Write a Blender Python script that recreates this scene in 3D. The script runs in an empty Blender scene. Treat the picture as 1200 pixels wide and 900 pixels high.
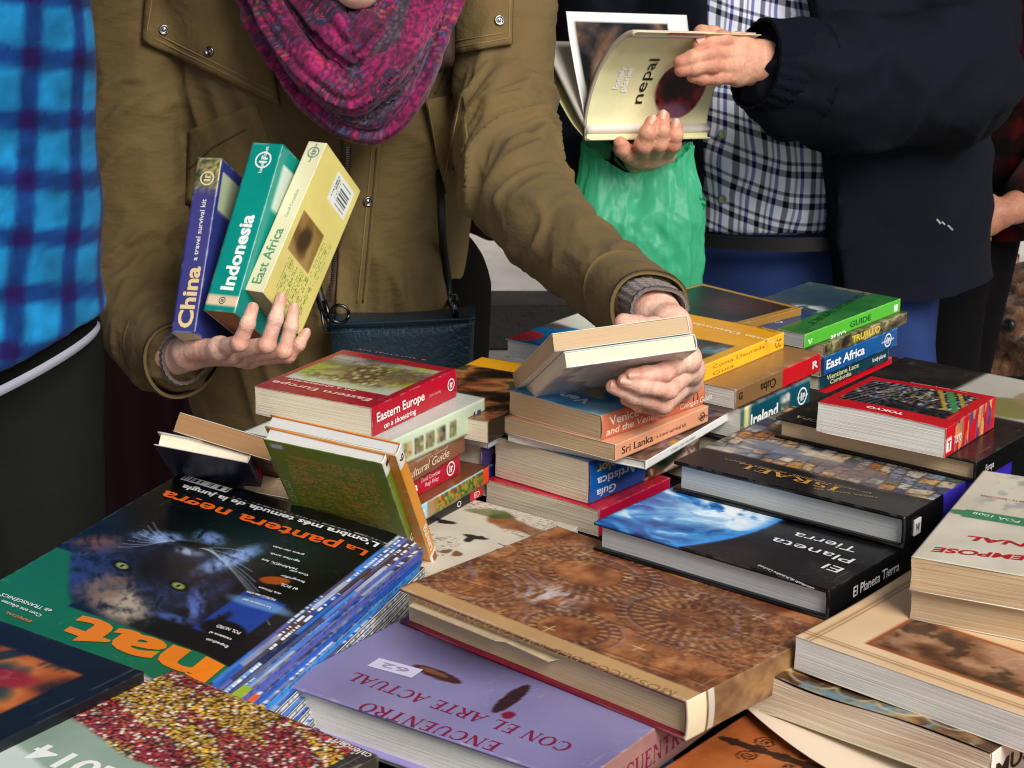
import bpy, bmesh, math, random
import numpy as np
from mathutils import Vector, Matrix
from mathutils.bvhtree import BVHTree
random.seed(7); RNG = np.random.default_rng(7)
S = bpy.context.scene
COL = S.collection
FP, PITCH, CH, TT = 2300.0, math.radians(17.0), 1.48, 0.80     # focal length in photo pixels, pitch, camera height, table height
CAM = Vector((0, 0, CH))
def ray(px, py):
    x = (px-600)/FP; y = (450-py)/FP
    return Vector((x, math.cos(PITCH)+y*math.sin(PITCH), -math.sin(PITCH)+y*math.cos(PITCH)))
def at(px, py, Y):                       # the point of that sight line at distance Y along the ground
    d = ray(px, py); return CAM + d*(Y/d.y)
def onz(px, py, z):                      # the point of that sight line at height z above the table top
    d = ray(px, py); return CAM + d*((TT+z-CH)/d.z)
def lin(c):
    c = np.asarray(c, float)
    return np.where(c <= .04045, c/12.92, ((np.maximum(c, 0)+.055)/1.055)**2.4)
def rgb(r, g, b): return np.array((r, g, b), float)/255
def lin4(r, g, b): return (*[float(v) for v in lin(rgb(r, g, b))], 1)
# ---------------------------------------------------------------- noise
def _h(ix, iy, iz, seed):
    n = (ix.astype(np.int64)*374761393 + iy.astype(np.int64)*668265263 + iz.astype(np.int64)*2147483647 + seed*1274126177) & 0xffffffff
    n = ((n ^ (n >> 13))*1274126177) & 0xffffffff
    n = (n ^ (n >> 16))
    return (n & 0xffff)/65535.0
def vnoise(x, y, z=None, seed=0):
    x = np.asarray(x, float); y = np.asarray(y, float)
    z = np.zeros_like(x) if z is None else np.asarray(z, float)
    x0, y0, z0 = np.floor(x), np.floor(y), np.floor(z)
    fx, fy, fz = x-x0, y-y0, z-z0
    fx, fy, fz = [f*f*(3-2*f) for f in (fx, fy, fz)]
    out = 0
    for dx in (0, 1):
        for dy in (0, 1):
            for dz in (0, 1):
                w = (fx if dx else 1-fx)*(fy if dy else 1-fy)*(fz if dz else 1-fz)
                out = out + w*_h(x0+dx, y0+dy, z0+dz, seed)
    return out
def fbm(x, y, z=None, o=4, seed=0, g=.5):
    s = 0; a = 1; t = 0; f = 1
    for i in range(o):
        s = s + a*vnoise(np.asarray(x)*f, np.asarray(y)*f, None if z is None else np.asarray(z)*f, seed+i*17); t += a; a *= g; f *= 2.03
    return s/t
def cells(x, y, seed=0):                 # distance to the nearest feature point, and its random number
    x0, y0 = np.floor(x), np.floor(y); best = np.full(x.shape, 9.); idv = np.zeros(x.shape); z = np.zeros_like(x0)
    for dx in (-1, 0, 1):
        for dy in (-1, 0, 1):
            cx, cy = x0+dx, y0+dy
            d = np.hypot(cx+_h(cx, cy, z, seed)-x, cy+_h(cx, cy, z, seed+5)-y)
            m = d < best; best = np.where(m, d, best); idv = np.where(m, _h(cx, cy, z, seed+11), idv)
    return best, idv
def sst(a, b, x): t = np.clip((x-a)/(b-a), 0, 1); return t*t*(3-2*t)
def mix(base, col, m):
    m = np.clip(np.asarray(m, float), 0, 1)
    if m.ndim == 0: m = np.full(base.shape[0], float(m))
    return base*(1-m[:, None]) + np.asarray(col)*m[:, None]
def ramp(v, stops):
    v = np.clip(v, 0, 1); p = [q for q, _ in stops]; c = np.array([k for _, k in stops])
    return np.stack([np.interp(v, p, c[:, i]) for i in range(3)], 1)
def box(x, y, x0, x1, y0, y1, s=.0008):
    return sst(x0-s, x0+s, x)*(1-sst(x1-s, x1+s, x))*sst(y0-s, y0+s, y)*(1-sst(y1-s, y1+s, y))
def ell(x, y, cx, cy, rx, ry, rot=0, s=.06):
    c, n = math.cos(rot), math.sin(rot); dx, dy = x-cx, y-cy
    r = np.hypot((dx*c+dy*n)/rx, (-dx*n+dy*c)/ry); return 1-sst(1-s, 1+s, r)
def full(x, c): return np.tile(np.asarray(c, float), (len(x), 1))
def words(x, y, lh, cw=.0012, fill=.55, seed=0):     # greeked small print: rows of dark word-like dashes
    row = np.floor(y/lh); fy = y/lh-row
    n = vnoise(x/cw, row*7.3, seed=seed); w = vnoise(x/(cw*3.3), row*3.1, seed=seed+3)
    return ((fy > .25) & (fy < .75) & (w > .28))*sst(.35, .55, n)*fill*1.6
# ---------------------------------------------------------------- objects
def tag(o, label=None, cat=None, group=None, kind=None):
    for k, v in (('label', label), ('category', cat), ('group', group), ('kind', kind)):
        if v: o[k] = v
    return o
def empty(name, loc, M=None):
    o = bpy.data.objects.new(name, None); COL.objects.link(o); o.empty_display_size = .05
    if M is not None: o.matrix_world = M
    else: o.location = loc
    return o
def mesh(name, V, Fc, mat=None, parent=None, smooth=False, col=None, attrs=None, world=False, mats=None, fmat=None):
    me = bpy.data.meshes.new(name)
    V = np.asarray(V, float)
    if isinstance(Fc, np.ndarray) and Fc.ndim == 2:
        n, k = Fc.shape
        me.vertices.add(len(V)); me.vertices.foreach_set('co', V.astype(np.float32).ravel())
        me.loops.add(n*k); me.loops.foreach_set('vertex_index', Fc.astype(np.int32).ravel())
        me.polygons.add(n); me.polygons.foreach_set('loop_start', np.arange(0, n*k, k, dtype=np.int32))
        me.polygons.foreach_set('loop_total', np.full(n, k, dtype=np.int32))
        me.update(calc_edges=True); me.validate()
    else:
        me.from_pydata([tuple(v) for v in V], [], [tuple(int(i) for i in f) for f in Fc]); me.update()
    if col is not None:
        a = me.color_attributes.new('Col', 'FLOAT_COLOR', 'POINT')
        c = np.ones((len(V), 4), np.float32); c[:, :3] = lin(np.clip(col, 0, 1)); a.data.foreach_set('color', c.ravel())
    for k, v in (attrs or {}).items():
        a = me.attributes.new(k, 'FLOAT_VECTOR', 'POINT'); a.data.foreach_set('vector', np.asarray(v, np.float32).ravel())
    for m in (mats or ([mat] if mat else [])): me.materials.append(m)
    if fmat is not None: me.polygons.foreach_set('material_index', np.asarray(fmat, np.int32))
    if smooth: me.polygons.foreach_set('use_smooth', np.ones(len(me.polygons), bool))
    o = bpy.data.objects.new(name, me); COL.objects.link(o)
    if parent is not None:
        o.parent = parent
        if world: o.matrix_parent_inverse = parent.matrix_basis.inverted() if parent.parent is None else Matrix()
    return o
class MB:                                # gathers simple shapes into one mesh
    def __init__(s): s.V = []; s.F = []
    def add(s, V, F):
        n = len(s.V); s.V += [tuple(v) for v in V]; s.F += [tuple(i+n for i in f) for f in F]; return s
    def box(s, c, d, M=None, bev=0):
        bm = bmesh.new(); bmesh.ops.create_cube(bm, size=1)
        for v in bm.verts: v.co = Vector((v.co.x*d[0], v.co.y*d[1], v.co.z*d[2]))
        if bev: bmesh.ops.bevel(bm, geom=bm.edges[:], offset=bev, segments=2, affect='EDGES')
        for v in bm.verts: v.co = (M @ v.co if M else v.co) + Vector(c)
        bm.verts.index_update(); s.add([v.co[:] for v in bm.verts], [[v.index for v in f.verts] for f in bm.faces]); bm.free(); return s
    def tube(s, pts, r, n=8, caps=True):
        pts = [Vector(p) for p in pts]; V = []; F = []; prev = None
        rr = r if hasattr(r, '__len__') else [r]*len(pts)
        for i, p in enumerate(pts):
            t = (pts[min(i+1, len(pts)-1)]-pts[max(i-1, 0)]).normalized()
            u = (prev - t*prev.dot(t)) if prev is not None else t.orthogonal()
            u.normalize(); prev = u; w = t.cross(u)
            for k in range(n):
                a = 2*math.pi*k/n; V.append(p+(u*math.cos(a)+w*math.sin(a))*rr[i])
        for i in range(len(pts)-1):
            for k in range(n): F.append((i*n+k, i*n+(k+1) % n, (i+1)*n+(k+1) % n, (i+1)*n+k))
        if caps: F += [tuple(range(n))[::-1], tuple((len(pts)-1)*n+k for k in range(n))]
        return s.add(V, F)
    def disc(s, c, nrm, r, h, n=16, prof=((1, 0), (1, .7), (.85, 1), (0.0, 1))):
        nrm = Vector(nrm).normalized(); u = nrm.orthogonal().normalized(); w = nrm.cross(u); c = Vector(c); V = []; F = []
        for (q, z) in prof[:-1]:
            for k in range(n):
                a = 2*math.pi*k/n; V.append(c+(u*math.cos(a)+w*math.sin(a))*r*q+nrm*h*z)
        m = len(prof)-1
        for i in range(m-1):
            for k in range(n): F.append((i*n+k, i*n+(k+1) % n, (i+1)*n+(k+1) % n, (i+1)*n+k))
        V.append(c+nrm*h*prof[-1][1]); t = len(V)-1
        for k in range(n): F.append(((m-1)*n+k, (m-1)*n+(k+1) % n, t))
        return s.add(V, F)
    def build(s, name, mat, parent=None, smooth=False, world=False, col=None):
        return mesh(name, s.V, s.F, mat, parent, smooth, world=world, col=col)
def bvh(o):
    me = o.data; return BVHTree.FromPolygons([v.co[:] for v in me.vertices], [p.vertices[:] for p in me.polygons])
# ---------------------------------------------------------------- materials
def mat(name, base=(.8, .8, .8), rough=.5, spec=.5, coat=0, sheen=0, sss=0, attr=None, noise=None, bump=None, trans=0, metal=0, ssr=(1, .35, .2), build=None):
    m = bpy.data.materials.new(name); m.use_nodes = True; nt = m.node_tree; N = nt.nodes; Lk = nt.links
    p = N['Principled BSDF']
    p.inputs['Base Color'].default_value = (*base[:3], 1); p.inputs['Roughness'].default_value = rough
    p.inputs['Specular IOR Level'].default_value = spec; p.inputs['Coat Weight'].default_value = coat; p.inputs['Coat Roughness'].default_value = .12
    p.inputs['Sheen Weight'].default_value = sheen; p.inputs['Sheen Roughness'].default_value = .5; p.inputs['Metallic'].default_value = metal
    if sss: p.inputs['Subsurface Weight'].default_value = sss; p.inputs['Subsurface Radius'].default_value = ssr; p.inputs['Subsurface Scale'].default_value = .006
    if trans: p.inputs['Transmission Weight'].default_value = trans
    src = None
    if attr:
        a = N.new('ShaderNodeAttribute'); a.attribute_name = attr; src = a.outputs['Color']
    tc = N.new('ShaderNodeTexCoord').outputs['Object']
    if noise:                            # (scale, strength, (sx,sy,sz), detail): mottles the colour
        mp = N.new('ShaderNodeMapping'); mp.inputs['Scale'].default_value = noise[2]; Lk.new(tc, mp.inputs[0])
        n = N.new('ShaderNodeTexNoise'); n.inputs['Scale'].default_value = noise[0]; n.inputs['Detail'].default_value = noise[3]; Lk.new(mp.outputs[0], n.inputs['Vector'])
        r = N.new('ShaderNodeMapRange'); r.inputs[1].default_value = .25; r.inputs[2].default_value = .75
        r.inputs[3].default_value = 1-noise[1]; r.inputs[4].default_value = 1+noise[1]; Lk.new(n.outputs['Fac'], r.inputs[0])
        x = N.new('ShaderNodeVectorMath'); x.operation = 'SCALE'; Lk.new(r.outputs[0], x.inputs['Scale'])
        if src: Lk.new(src, x.inputs[0])
        else: x.inputs[0].default_value = base[:3]
        src = x.outputs[0]
        rr = N.new('ShaderNodeMapRange'); rr.inputs[3].default_value = rough*.85; rr.inputs[4].default_value = min(1, rough*1.2); Lk.new(n.outputs['Fac'], rr.inputs[0]); Lk.new(rr.outputs[0], p.inputs['Roughness'])
    if src: Lk.new(src, p.inputs['Base Color'])
    prev = None
    for b in (bump or []):               # (scale, strength, (sx,sy,sz), distance)
        mp = N.new('ShaderNodeMapping'); mp.inputs['Scale'].default_value = b[2]; Lk.new(tc, mp.inputs[0])
        n = N.new('ShaderNodeTexNoise'); n.inputs['Scale'].default_value = b[0]; n.inputs['Detail'].default_value = 3; Lk.new(mp.outputs[0], n.inputs['Vector'])
        k = N.new('ShaderNodeBump'); k.inputs['Strength'].default_value = b[1]; k.inputs['Distance'].default_value = b[3]; Lk.new(n.outputs['Fac'], k.inputs['Height'])
        if prev: Lk.new(prev, k.inputs['Normal'])
        prev = k.outputs[0]
    if prev: Lk.new(prev, p.inputs['Normal'])
    if build: build(nt, p)
    return m
M = {}
U1 = (1, 1, 1)
M['gloss'] = mat('glossy_cover', rough=.26, spec=.32, coat=.06, attr='Col', noise=(14, .09, U1, 5), bump=[(9, .10, U1, .01), (60, .03, U1, .003)])
M['satin'] = mat('satin_cover', rough=.38, spec=.45, attr='Col', noise=(18, .09, U1, 6), bump=[(12, .12, U1, .01), (90, .05, U1, .003)])
M['matte'] = mat('matte_cover', rough=.6, spec=.35, attr='Col', noise=(22, .10, U1, 6), bump=[(14, .15, U1, .01), (160, .08, U1, .003)])
def pages(name, c): return mat(name, base=lin4(*c), rough=.8, spec=.2, noise=(1, .10, (9, 9, 1700), 3), bump=[(1, .22, (8, 8, 1500), .003)])
M['pw'] = pages('white_pages', (226, 222, 214)); M['pc'] = pages('cream_pages', (222, 208, 184)); M['pt'] = pages('tan_pages', (196, 168, 132)); M['pb'] = pages('brown_pages', (150, 112, 76))
M['pg'] = pages('grey_pages', (190, 190, 188))
def flat(name, r, g, b, rough=.5, **k):
    if name not in M: M[name] = mat(name, base=lin4(r, g, b), rough=rough, **k)
    return M[name]
# ---------------------------------------------------------------- lettering
def text_tris(body, bold=0.0, shear=0.0):
    cu = bpy.data.curves.new('t', 'FONT'); cu.body = body; cu.size = 1; cu.offset = bold; cu.shear = shear; cu.resolution_u = 3; cu.fill_mode = 'FRONT'
    o = bpy.data.objects.new('t', cu); COL.objects.link(o); dg = bpy.context.evaluated_depsgraph_get()
    me = bpy.data.meshes.new_from_object(o.evaluated_get(dg)); V = np.array([v.co[:2] for v in me.vertices]); F = [tuple(p.vertices) for p in me.polygons]
    bpy.data.objects.remove(o); bpy.data.curves.remove(cu); bpy.data.meshes.remove(me)
    return V, F
# a small roman capital face with serifs (the sans face above has none): thick stems, thin arms
def roman(body, thick=.17, thin=.075):
    V = []; F = []; x = 0.0
    def q(*p):
        n = len(V); V.extend(p); F.append(tuple(range(n, n+len(p))))
    def bar(x0, y0, x1, y1): q((x0, y0), (x1, y0), (x1, y1), (x0, y1))
    def stem(cx, w=thick, y0=0, y1=1, s0=True, s1=True):
        bar(cx-w/2, y0, cx+w/2, y1)
        if s0: bar(cx-w/2-.09, y0, cx+w/2+.09, y0+.045)
        if s1: bar(cx-w/2-.09, y1-.045, cx+w/2+.09, y1)
    def diag(x0, y0, x1, y1, w): q((x0-w/2, y0), (x0+w/2, y0), (x1+w/2, y1), (x1-w/2, y1))
    def arc(cx, cy, rx, ry, a0, a1, w0, w1):
        n = 14
        for i in range(n):
            b = [math.radians(a0+(a1-a0)*(i+k)/n) for k in (0, 1)]
            def pt(a, inner):
                wx = w0 if inner else 0; wy = w1 if inner else 0
                return (cx+(rx-wx)*math.cos(a), cy+(ry-wy)*math.sin(a))
            q(pt(b[0], 0), pt(b[1], 0), pt(b[1], 1), pt(b[0], 1))
    for ch in body:
        if ch == ' ': x += .42; continue
        if ch == 'E' or ch == 'L' or ch == 'F':
            stem(x+.2); w = .68
            if ch != 'F': bar(x+.2, 0, x+w, thin); q((x+w-.05, 0), (x+w, 0), (x+w+.03, .26), (x+w-.01, .26))
            if ch != 'L': bar(x+.2, 1-thin, x+w-.04, 1); bar(x+.2, .5, x+.5, .5+thin); bar(x+w-.07, .78, x+w-.04, 1); bar(x+.47, .4, x+.5, .68)
            x += w+.13
        elif ch == 'N':
            stem(x+.16, thin, s0=True); stem(x+.78, thin, s0=False); diag(x+.78, 0, x+.2, 1, thick*1.15); x += 1.0
        elif ch in 'CGO':
            arc(x+.46, .5, .44, .52, 0 if ch == 'O' else 48, 360 if ch == 'O' else 312, thick*1.05, thin)
            if ch != 'O': bar(x+.74, .70, x+.78, .98); bar(x+.76, .1, x+.79, .3)
            if ch == 'G': stem(x+.76, thick*.9, 0.05, .42, False, True)
            x += .98 if ch == 'O' else .9
        elif ch == 'U':
            bar(x+.12, .33, x+.12+thick, 1); bar(x+.04, .955, x+.38, 1); bar(x+.72, .33, x+.72+thin, 1); bar(x+.62, .955, x+.88, 1)
            arc(x+.455, .34, .335, .36, 180, 360, thick*.8, thin); x += .95
        elif ch == 'T':
            stem(x+.42, s1=False); bar(x+.06, 1-thin, x+.78, 1); bar(x+.06, .76, x+.1, 1); bar(x+.74, .76, x+.78, 1); x += .86
        elif ch == 'R' or ch == 'P' or ch == 'D':
            stem(x+.2); h = .5 if ch != 'D' else 1.0
            arc(x+.4, 1-h/2, .32 if ch != 'D' else .42, h/2, -90, 90, thick*.95, thin); bar(x+.2, 1-thin, x+.4, 1); bar(x+.2, 1-h, x+.4, 1-h+thin)
            if ch == 'R': diag(x+.78, 0, x+.42, .5, thick*1.1); bar(x+.66, 0, x+.92, .045)
            x += .86
        elif ch == 'A' or ch == 'V':
            y0, y1 = (0, 1) if ch == 'A' else (1, 0)
            diag(x+.12, y0, x+.44, y1, thin); diag(x+.76, y0, x+.44, y1, thick*1.1)
            if ch == 'A': bar(x+.24, .32, x+.62, .32+thin)
            bar(x, abs(y0-.0225)-.0225, x+.25, abs(y0-.0225)+.0225); bar(x+.62, abs(y0-.0225)-.0225, x+.92, abs(y0-.0225)+.0225); x += .9
        elif ch == 'M':
            stem(x+.16, thin); stem(x+.92, thick); diag(x+.53, 0, x+.18, 1, thick); diag(x+.53, 0, x+.88, 1, thin); x += 1.16
        elif ch == 'I': stem(x+.2); x += .42
        elif ch == 'S':
            arc(x+.36, .74, .26, .28, 30, 270, thick*.85, thin); arc(x+.36, .27, .28, .29, -150, 90, thick*.85, thin); x += .74
        else: x += .5
    V = np.array(V, float)
    # subdivide nothing: the pieces lie flat; tiny height steps keep overlapping pieces off one plane
    return V, F
# ================================================================ books
def frame(o, X, Y):
    X = Vector(X).normalized(); Y = Vector(Y); Y = (Y-X*X.dot(Y)).normalized(); Z = X.cross(Y)
    m = Matrix((( X.x, Y.x, Z.x, o[0]), (X.y, Y.y, Z.y, o[1]), (X.z, Y.z, Z.z, o[2]), (0, 0, 0, 1))); return m
def view(x, up, away):                   # a direction given as right / up / away of the camera
    return Vector((x, up*math.sin(PITCH)+away*math.cos(PITCH), up*math.cos(PITCH)-away*math.sin(PITCH)))
class Book:
    """local axes: X from the head of the cover to its foot, Y from the spine to the fore-edge, Z from back cover to front"""
    def __init__(s, name, label, cat, W, L, t, Mx, group='books laid out on the market table', warp=None):
        s.W, s.L, s.t, s.M, s.warp = W, L, t, Mx, warp; s.sh = 0.0
        s.root = empty(name, None, Mx); tag(s.root, label, cat, group); s.Mi = Mx.inverted()
    def wz(s, a, b, z):
        if s.warp is None: return z
        return z + s.warp(np.asarray(a)/s.L, np.asarray(b)/s.W, np.asarray(z)/s.t)
    def px(s, px, py, z=None):           # (s,t) of the front-cover point that a photo pixel shows
        z = s.t if z is None else z
        o = s.Mi @ CAM; d = (s.Mi.to_3x3() @ ray(px, py)); k = (z-o.z)/d.z; p = o+d*k
        return (p.y, s.L-(p.x-s.sh*p.y))
    def cover(s, base, art=None, spine=None, back=None, th=.0007, hard=False, res=.0016, bulge=0, mt='gloss', over=0, backres=None, inner=(225, 220, 205), slack=0):
        W, L, t = s.W, s.L, s.t
        na = max(8, int(L/res)); nb = max(4, int(W/res)) if art is not None else 14
        nbk = max(4, int(W/res)) if back is not None else 10
        nz = max(6, int(t/res*1.0))
        bk = np.linspace(W, 0, nbk+1); fr = np.linspace(0, W, nb+1); zs = np.linspace(0, t, nz+1); e = .0002
        pb, pz, reg = [], [], []
        for b in bk: pb.append(b); pz.append(0); reg.append(2)
        for z in zs:
            q = 1-(2*z/t-1)**2; pb.append(-bulge*q-e); pz.append(z); reg.append(1)
        for b in fr: pb.append(b); pz.append(t); reg.append(0)
        pb, pz, reg = map(np.array, (pb, pz, reg)); n = len(pb)
        A = np.linspace(0, L, na+1)
        aa, bb = np.meshgrid(A, pb, indexing='ij'); zz = np.tile(pz, (na+1, 1)); rg = np.tile(reg, (na+1, 1))
        # inner skin
        ib = np.where(reg == 1, pb+th, np.where(pb <= th, th, pb)); iz = np.where(reg == 0, t-th, np.where(reg == 2, th, np.clip(pz, th, t-th)))
        bi = np.tile(ib, (na+1, 1)); zi = np.tile(iz, (na+1, 1))
        V = np.concatenate([np.stack([aa, bb, s.wz(aa, bb, zz)], -1).reshape(-1, 3), np.stack([aa, bi, s.wz(aa, bi, zi)], -1).reshape(-1, 3)])
        N = (na+1)*n; idx = np.arange(N).reshape(na+1, n)
        q = np.stack([idx[:-1, :-1], idx[1:, :-1], idx[1:, 1:], idx[:-1, 1:]], -1).reshape(-1, 4)
        qi = np.stack([idx[:-1, :-1], idx[:-1, 1:], idx[1:, 1:], idx[1:, :-1]], -1).reshape(-1, 4)+N
        c0 = np.stack([idx[0, :-1], idx[0, 1:], idx[0, 1:]+N, idx[0, :-1]+N], -1); c1 = np.stack([idx[-1, 1:], idx[-1, :-1], idx[-1, :-1]+N, idx[-1, 1:]+N], -1)
        e0 = np.stack([idx[1:, 0], idx[:-1, 0], idx[:-1, 0]+N, idx[1:, 0]+N], -1); e1 = np.stack([idx[:-1, -1], idx[1:, -1], idx[1:, -1]+N, idx[:-1, -1]+N], -1)
        F = np.concatenate([q, qi, c0, c1, e0, e1])[:, ::-1]
        if th >= .0022 and inner == (225, 220, 205): inner = base
        base = rgb(*base); col = full(np.zeros(2*N), base)
        r = rg.ravel(); fa, fb, fz = aa.ravel(), bb.ravel(), zz.ravel()
        def put(region, fn, u, v):
            m = np.where(r == region)[0]; col[m] = fn(u[m], v[m])
        if art is not None: put(0, art, fb, L-fa)
        if spine is not None: put(1, spine, fa, fz)
        if back is not None: put(2, back, fb, L-fa)
        col[N:] = rgb(*inner)
        # scuffed, paler edges
        ed = np.zeros(2*N); ed[:N] = np.exp(-np.minimum(fa, L-fa)/.0009)*.5 + np.where(r != 1, np.exp(-np.abs(fb)/.001)*.45+np.exp(-np.abs(W-fb)/.0009)*.45, np.exp(-np.minimum(fz, t-fz)/.0008)*.4)
        ed[:N] *= sst(.42, .68, fbm(fa*140, fb*140+fz*90, o=3, seed=int(W*1e4) % 97))
        sc_ = np.zeros(2*N); fx, fy = fa[:N] if False else fa, fb
        sc_[:N] = np.where(r == 0, np.exp(-((fb-.007-.0012*fbm(fa*40, fa*0, o=2))/.0006)**2)*.30*sst(.35, .6, fbm(fa*60, fb*0, o=2, seed=5)) + sst(.975, .995, 1-np.abs(vnoise(fa*55+fb*22, fb*75-fa*15, seed=int(W*1e5) % 89)*2-1))*.20*sst(.5, .7, fbm(fa*30, fb*30, o=2, seed=8)), 0)
        col = mix(col, (.80, .78, .74), np.clip(sc_, 0, .4))
        col = mix(col, (.78, .75, .70), np.clip(ed, 0, .7)*(.45 if base.mean() < .15 else 1))
        s.cov = mesh('cover', V, F, M[mt], s.root, smooth=False, col=col); return s
    def block(s, m='pc', hard=False, inset=None, th=.0009, jag=.0004, z0=None, z1=None, spine_gap=.001, fan=0):
        ins = inset if inset is not None else (.0032 if hard else .0003)
        za = (th if z0 is None else z0); zb = (s.t-th if z1 is None else z1)
        nz = int(max(6, (zb-za)/.0011)); n1 = 22
        # closed wall round the block, then lids
        b0, b1, a0, a1 = spine_gap, s.W-ins, ins, s.L-ins
        ring = [(a0, b0+(b1-b0)*i/n1) for i in range(n1)]+[(a0+(a1-a0)*i/n1, b1) for i in range(n1)]+[(a1, b1-(b1-b0)*i/n1) for i in range(n1)]+[(a1-(a1-a0)*i/n1, b0) for i in range(n1)]
        ring = np.array(ring); k = len(ring); Z = np.linspace(za, zb, nz+1)
        nx = np.zeros((k, 2)); nx[:n1, 0] = -1; nx[n1:2*n1, 1] = 1; nx[2*n1:3*n1, 0] = 1; nx[3*n1:, 1] = 0
        V = []
        for i, z in enumerate(Z):
            o = (RNG.random()-.6)*jag*.35 + jag*.5*np.sin(ring.sum(1)*60+i*.22)
            p = ring + nx*np.broadcast_to(o, (k,))[:, None] + nx*fan*((z-za)/(zb-za)-.5)
            V.append(np.stack([p[:, 0], p[:, 1], s.wz(p[:, 0], p[:, 1], np.full(k, z))], 1))
        V = np.concatenate(V); I = np.arange((nz+1)*k).reshape(nz+1, k)
        F = [tuple(x) for x in np.stack([I[:-1], np.roll(I[:-1], -1, 1), np.roll(I[1:], -1, 1), I[1:]], -1).reshape(-1, 4)[:, ::-1]]
        F += [tuple(I[0])]
        mm = 24; A_, B_ = np.meshgrid(np.linspace(a0, a1, mm+1), np.linspace(b0, b1, mm+1), indexing='ij'); zl = np.full(A_.shape, zb-.0001)
        n0 = len(V); V = np.concatenate([V, np.stack([A_, B_, s.wz(A_, B_, zl)], -1).reshape(-1, 3)]); J = np.arange((mm+1)**2).reshape(mm+1, mm+1)+n0
        F += [tuple(x) for x in np.stack([J[:-1, :-1], J[1:, :-1], J[1:, 1:], J[:-1, 1:]], -1).reshape(-1, 4)]
        s.pb = mesh('page_block', V, F, M[m], s.root); return s
    lf = property(lambda s: .0007 if s.warp else .0003)
    def slip(s):                         # the leaves of a slipping magazine are no longer square to its spine
        for o in [c for c in s.root.children]+[d for c in s.root.children for d in c.children]:
            for v in o.data.vertices: v.co.x += s.sh*v.co.y
    def _letters(s, name, V, F, fn, color, parent, rough=.4, extra=0):
        h = np.zeros(len(V))
        for i, f in enumerate(F): h[list(f)] = (i % 9)*1.2e-5
        P = fn(V[:, 0], V[:, 1], h+extra)
        key = 'ink_%d_%d_%d' % color
        o = mesh(name, P, F, flat(key, *color, rough=rough), parent); return o
    def text(s, body, p0, p1, h, color, bold=0.012, shear=0, serif=False, name='title_lettering', lift=None, face='front', px=True, thick=.17):
        """lettering on a face, from baseline start p0 to baseline end p1 (photo pixels, or metres when px is False), capitals h metres high"""
        lift = s.lf if lift is None else lift
        if serif: V, F = roman(body, thick); cap = 1.0
        else: V, F = text_tris(body, bold, shear); cap = .72
        if not len(V): return s
        if px and face == 'front': p0, p1 = s.px(*p0), s.px(*p1)
        p0, p1 = np.array(p0), np.array(p1); d = p1-p0; ln = np.hypot(*d); e1 = d/ln; e2 = np.array((-e1[1], e1[0]))
        x0, x1 = V[:, 0].min(), V[:, 0].max()
        U = (V[:, 0]-x0)/(x1-x0)*ln; Vv = V[:, 1]/cap*h
        def fn(_, __, hh):
            q = p0[None]+e1[None]*U[:, None]+e2[None]*Vv[:, None]
            if face == 'front': a, b, z = s.L-q[:, 1], q[:, 0], np.full(len(q), s.t); return np.stack([a, b, s.wz(a, b, z)+lift+hh], 1)
            if face == 'back': a, b = s.L-q[:, 1], q[:, 0]; return np.stack([a, b, s.wz(a, b, np.zeros(len(q)))-lift-hh], 1)
            a, z = q[:, 0], q[:, 1]; bul = getattr(s, 'bul', 0)*(1-(2*z/s.t-1)**2)
            return np.stack([a, -bul-lift-hh-.0002, s.wz(a, np.zeros(len(q)), z)], 1)
        s._letters(name, V, F, fn, color, s.cov); return s
    def spine(s, body, a0, a1, z, h, color, **k):
        k.setdefault('name', 'spine_lettering'); return s.text(body, (a0, z), (a1, z), h, color, face='spine', px=False, **k)
def flatbook(name, label, cat, Lp, Fp, Rp, ztop, t, W=None, L=None, rot=None, z_off=0, **k):
    """a book lying flat: photo pixels of the left, front and right corners of its upper face"""
    f, l, r = [p if isinstance(p, Vector) else onz(*p, ztop) for p in (Fp, Lp, Rp)]
    u, v = l-f, r-f
    ta = math.atan2(v.y, v.x); tb = math.atan2(u.y, u.x)-math.pi/2
    wa = k.pop('wa', .5); th = (ta*wa+tb*(1-wa)) if rot is None else math.radians(rot)
    W = W or u.length; L = L or v.length
    if 'tilt' in k:
        R = Matrix.Rotation(th, 4, 'Z') @ k.pop('tilt')
    else: R = Matrix.Rotation(th, 4, 'Z')
    Mx = Matrix.Translation(Vector((f.x, f.y, TT+ztop-t))) @ R
    b = Book(name, label, cat, W, L, t, Mx, **k)
    print('BOOK %-60s W %.3f L %.3f ta %.0f tb %.0f  x %.2f y %.2f' % (label[:60], W, L, math.degrees(ta), math.degrees(tb), f.x, f.y))
    return b
def sag(c=.002, lift=0, roll=0):         # a paperback that has been read: cover lifts at the fore-edge, pages slump
    return lambda a, b, z: c*np.sin(b*2.6+a*1.3)*z + lift*b**2*(.4+.6*z) + roll*(a-.5)*b
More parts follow.
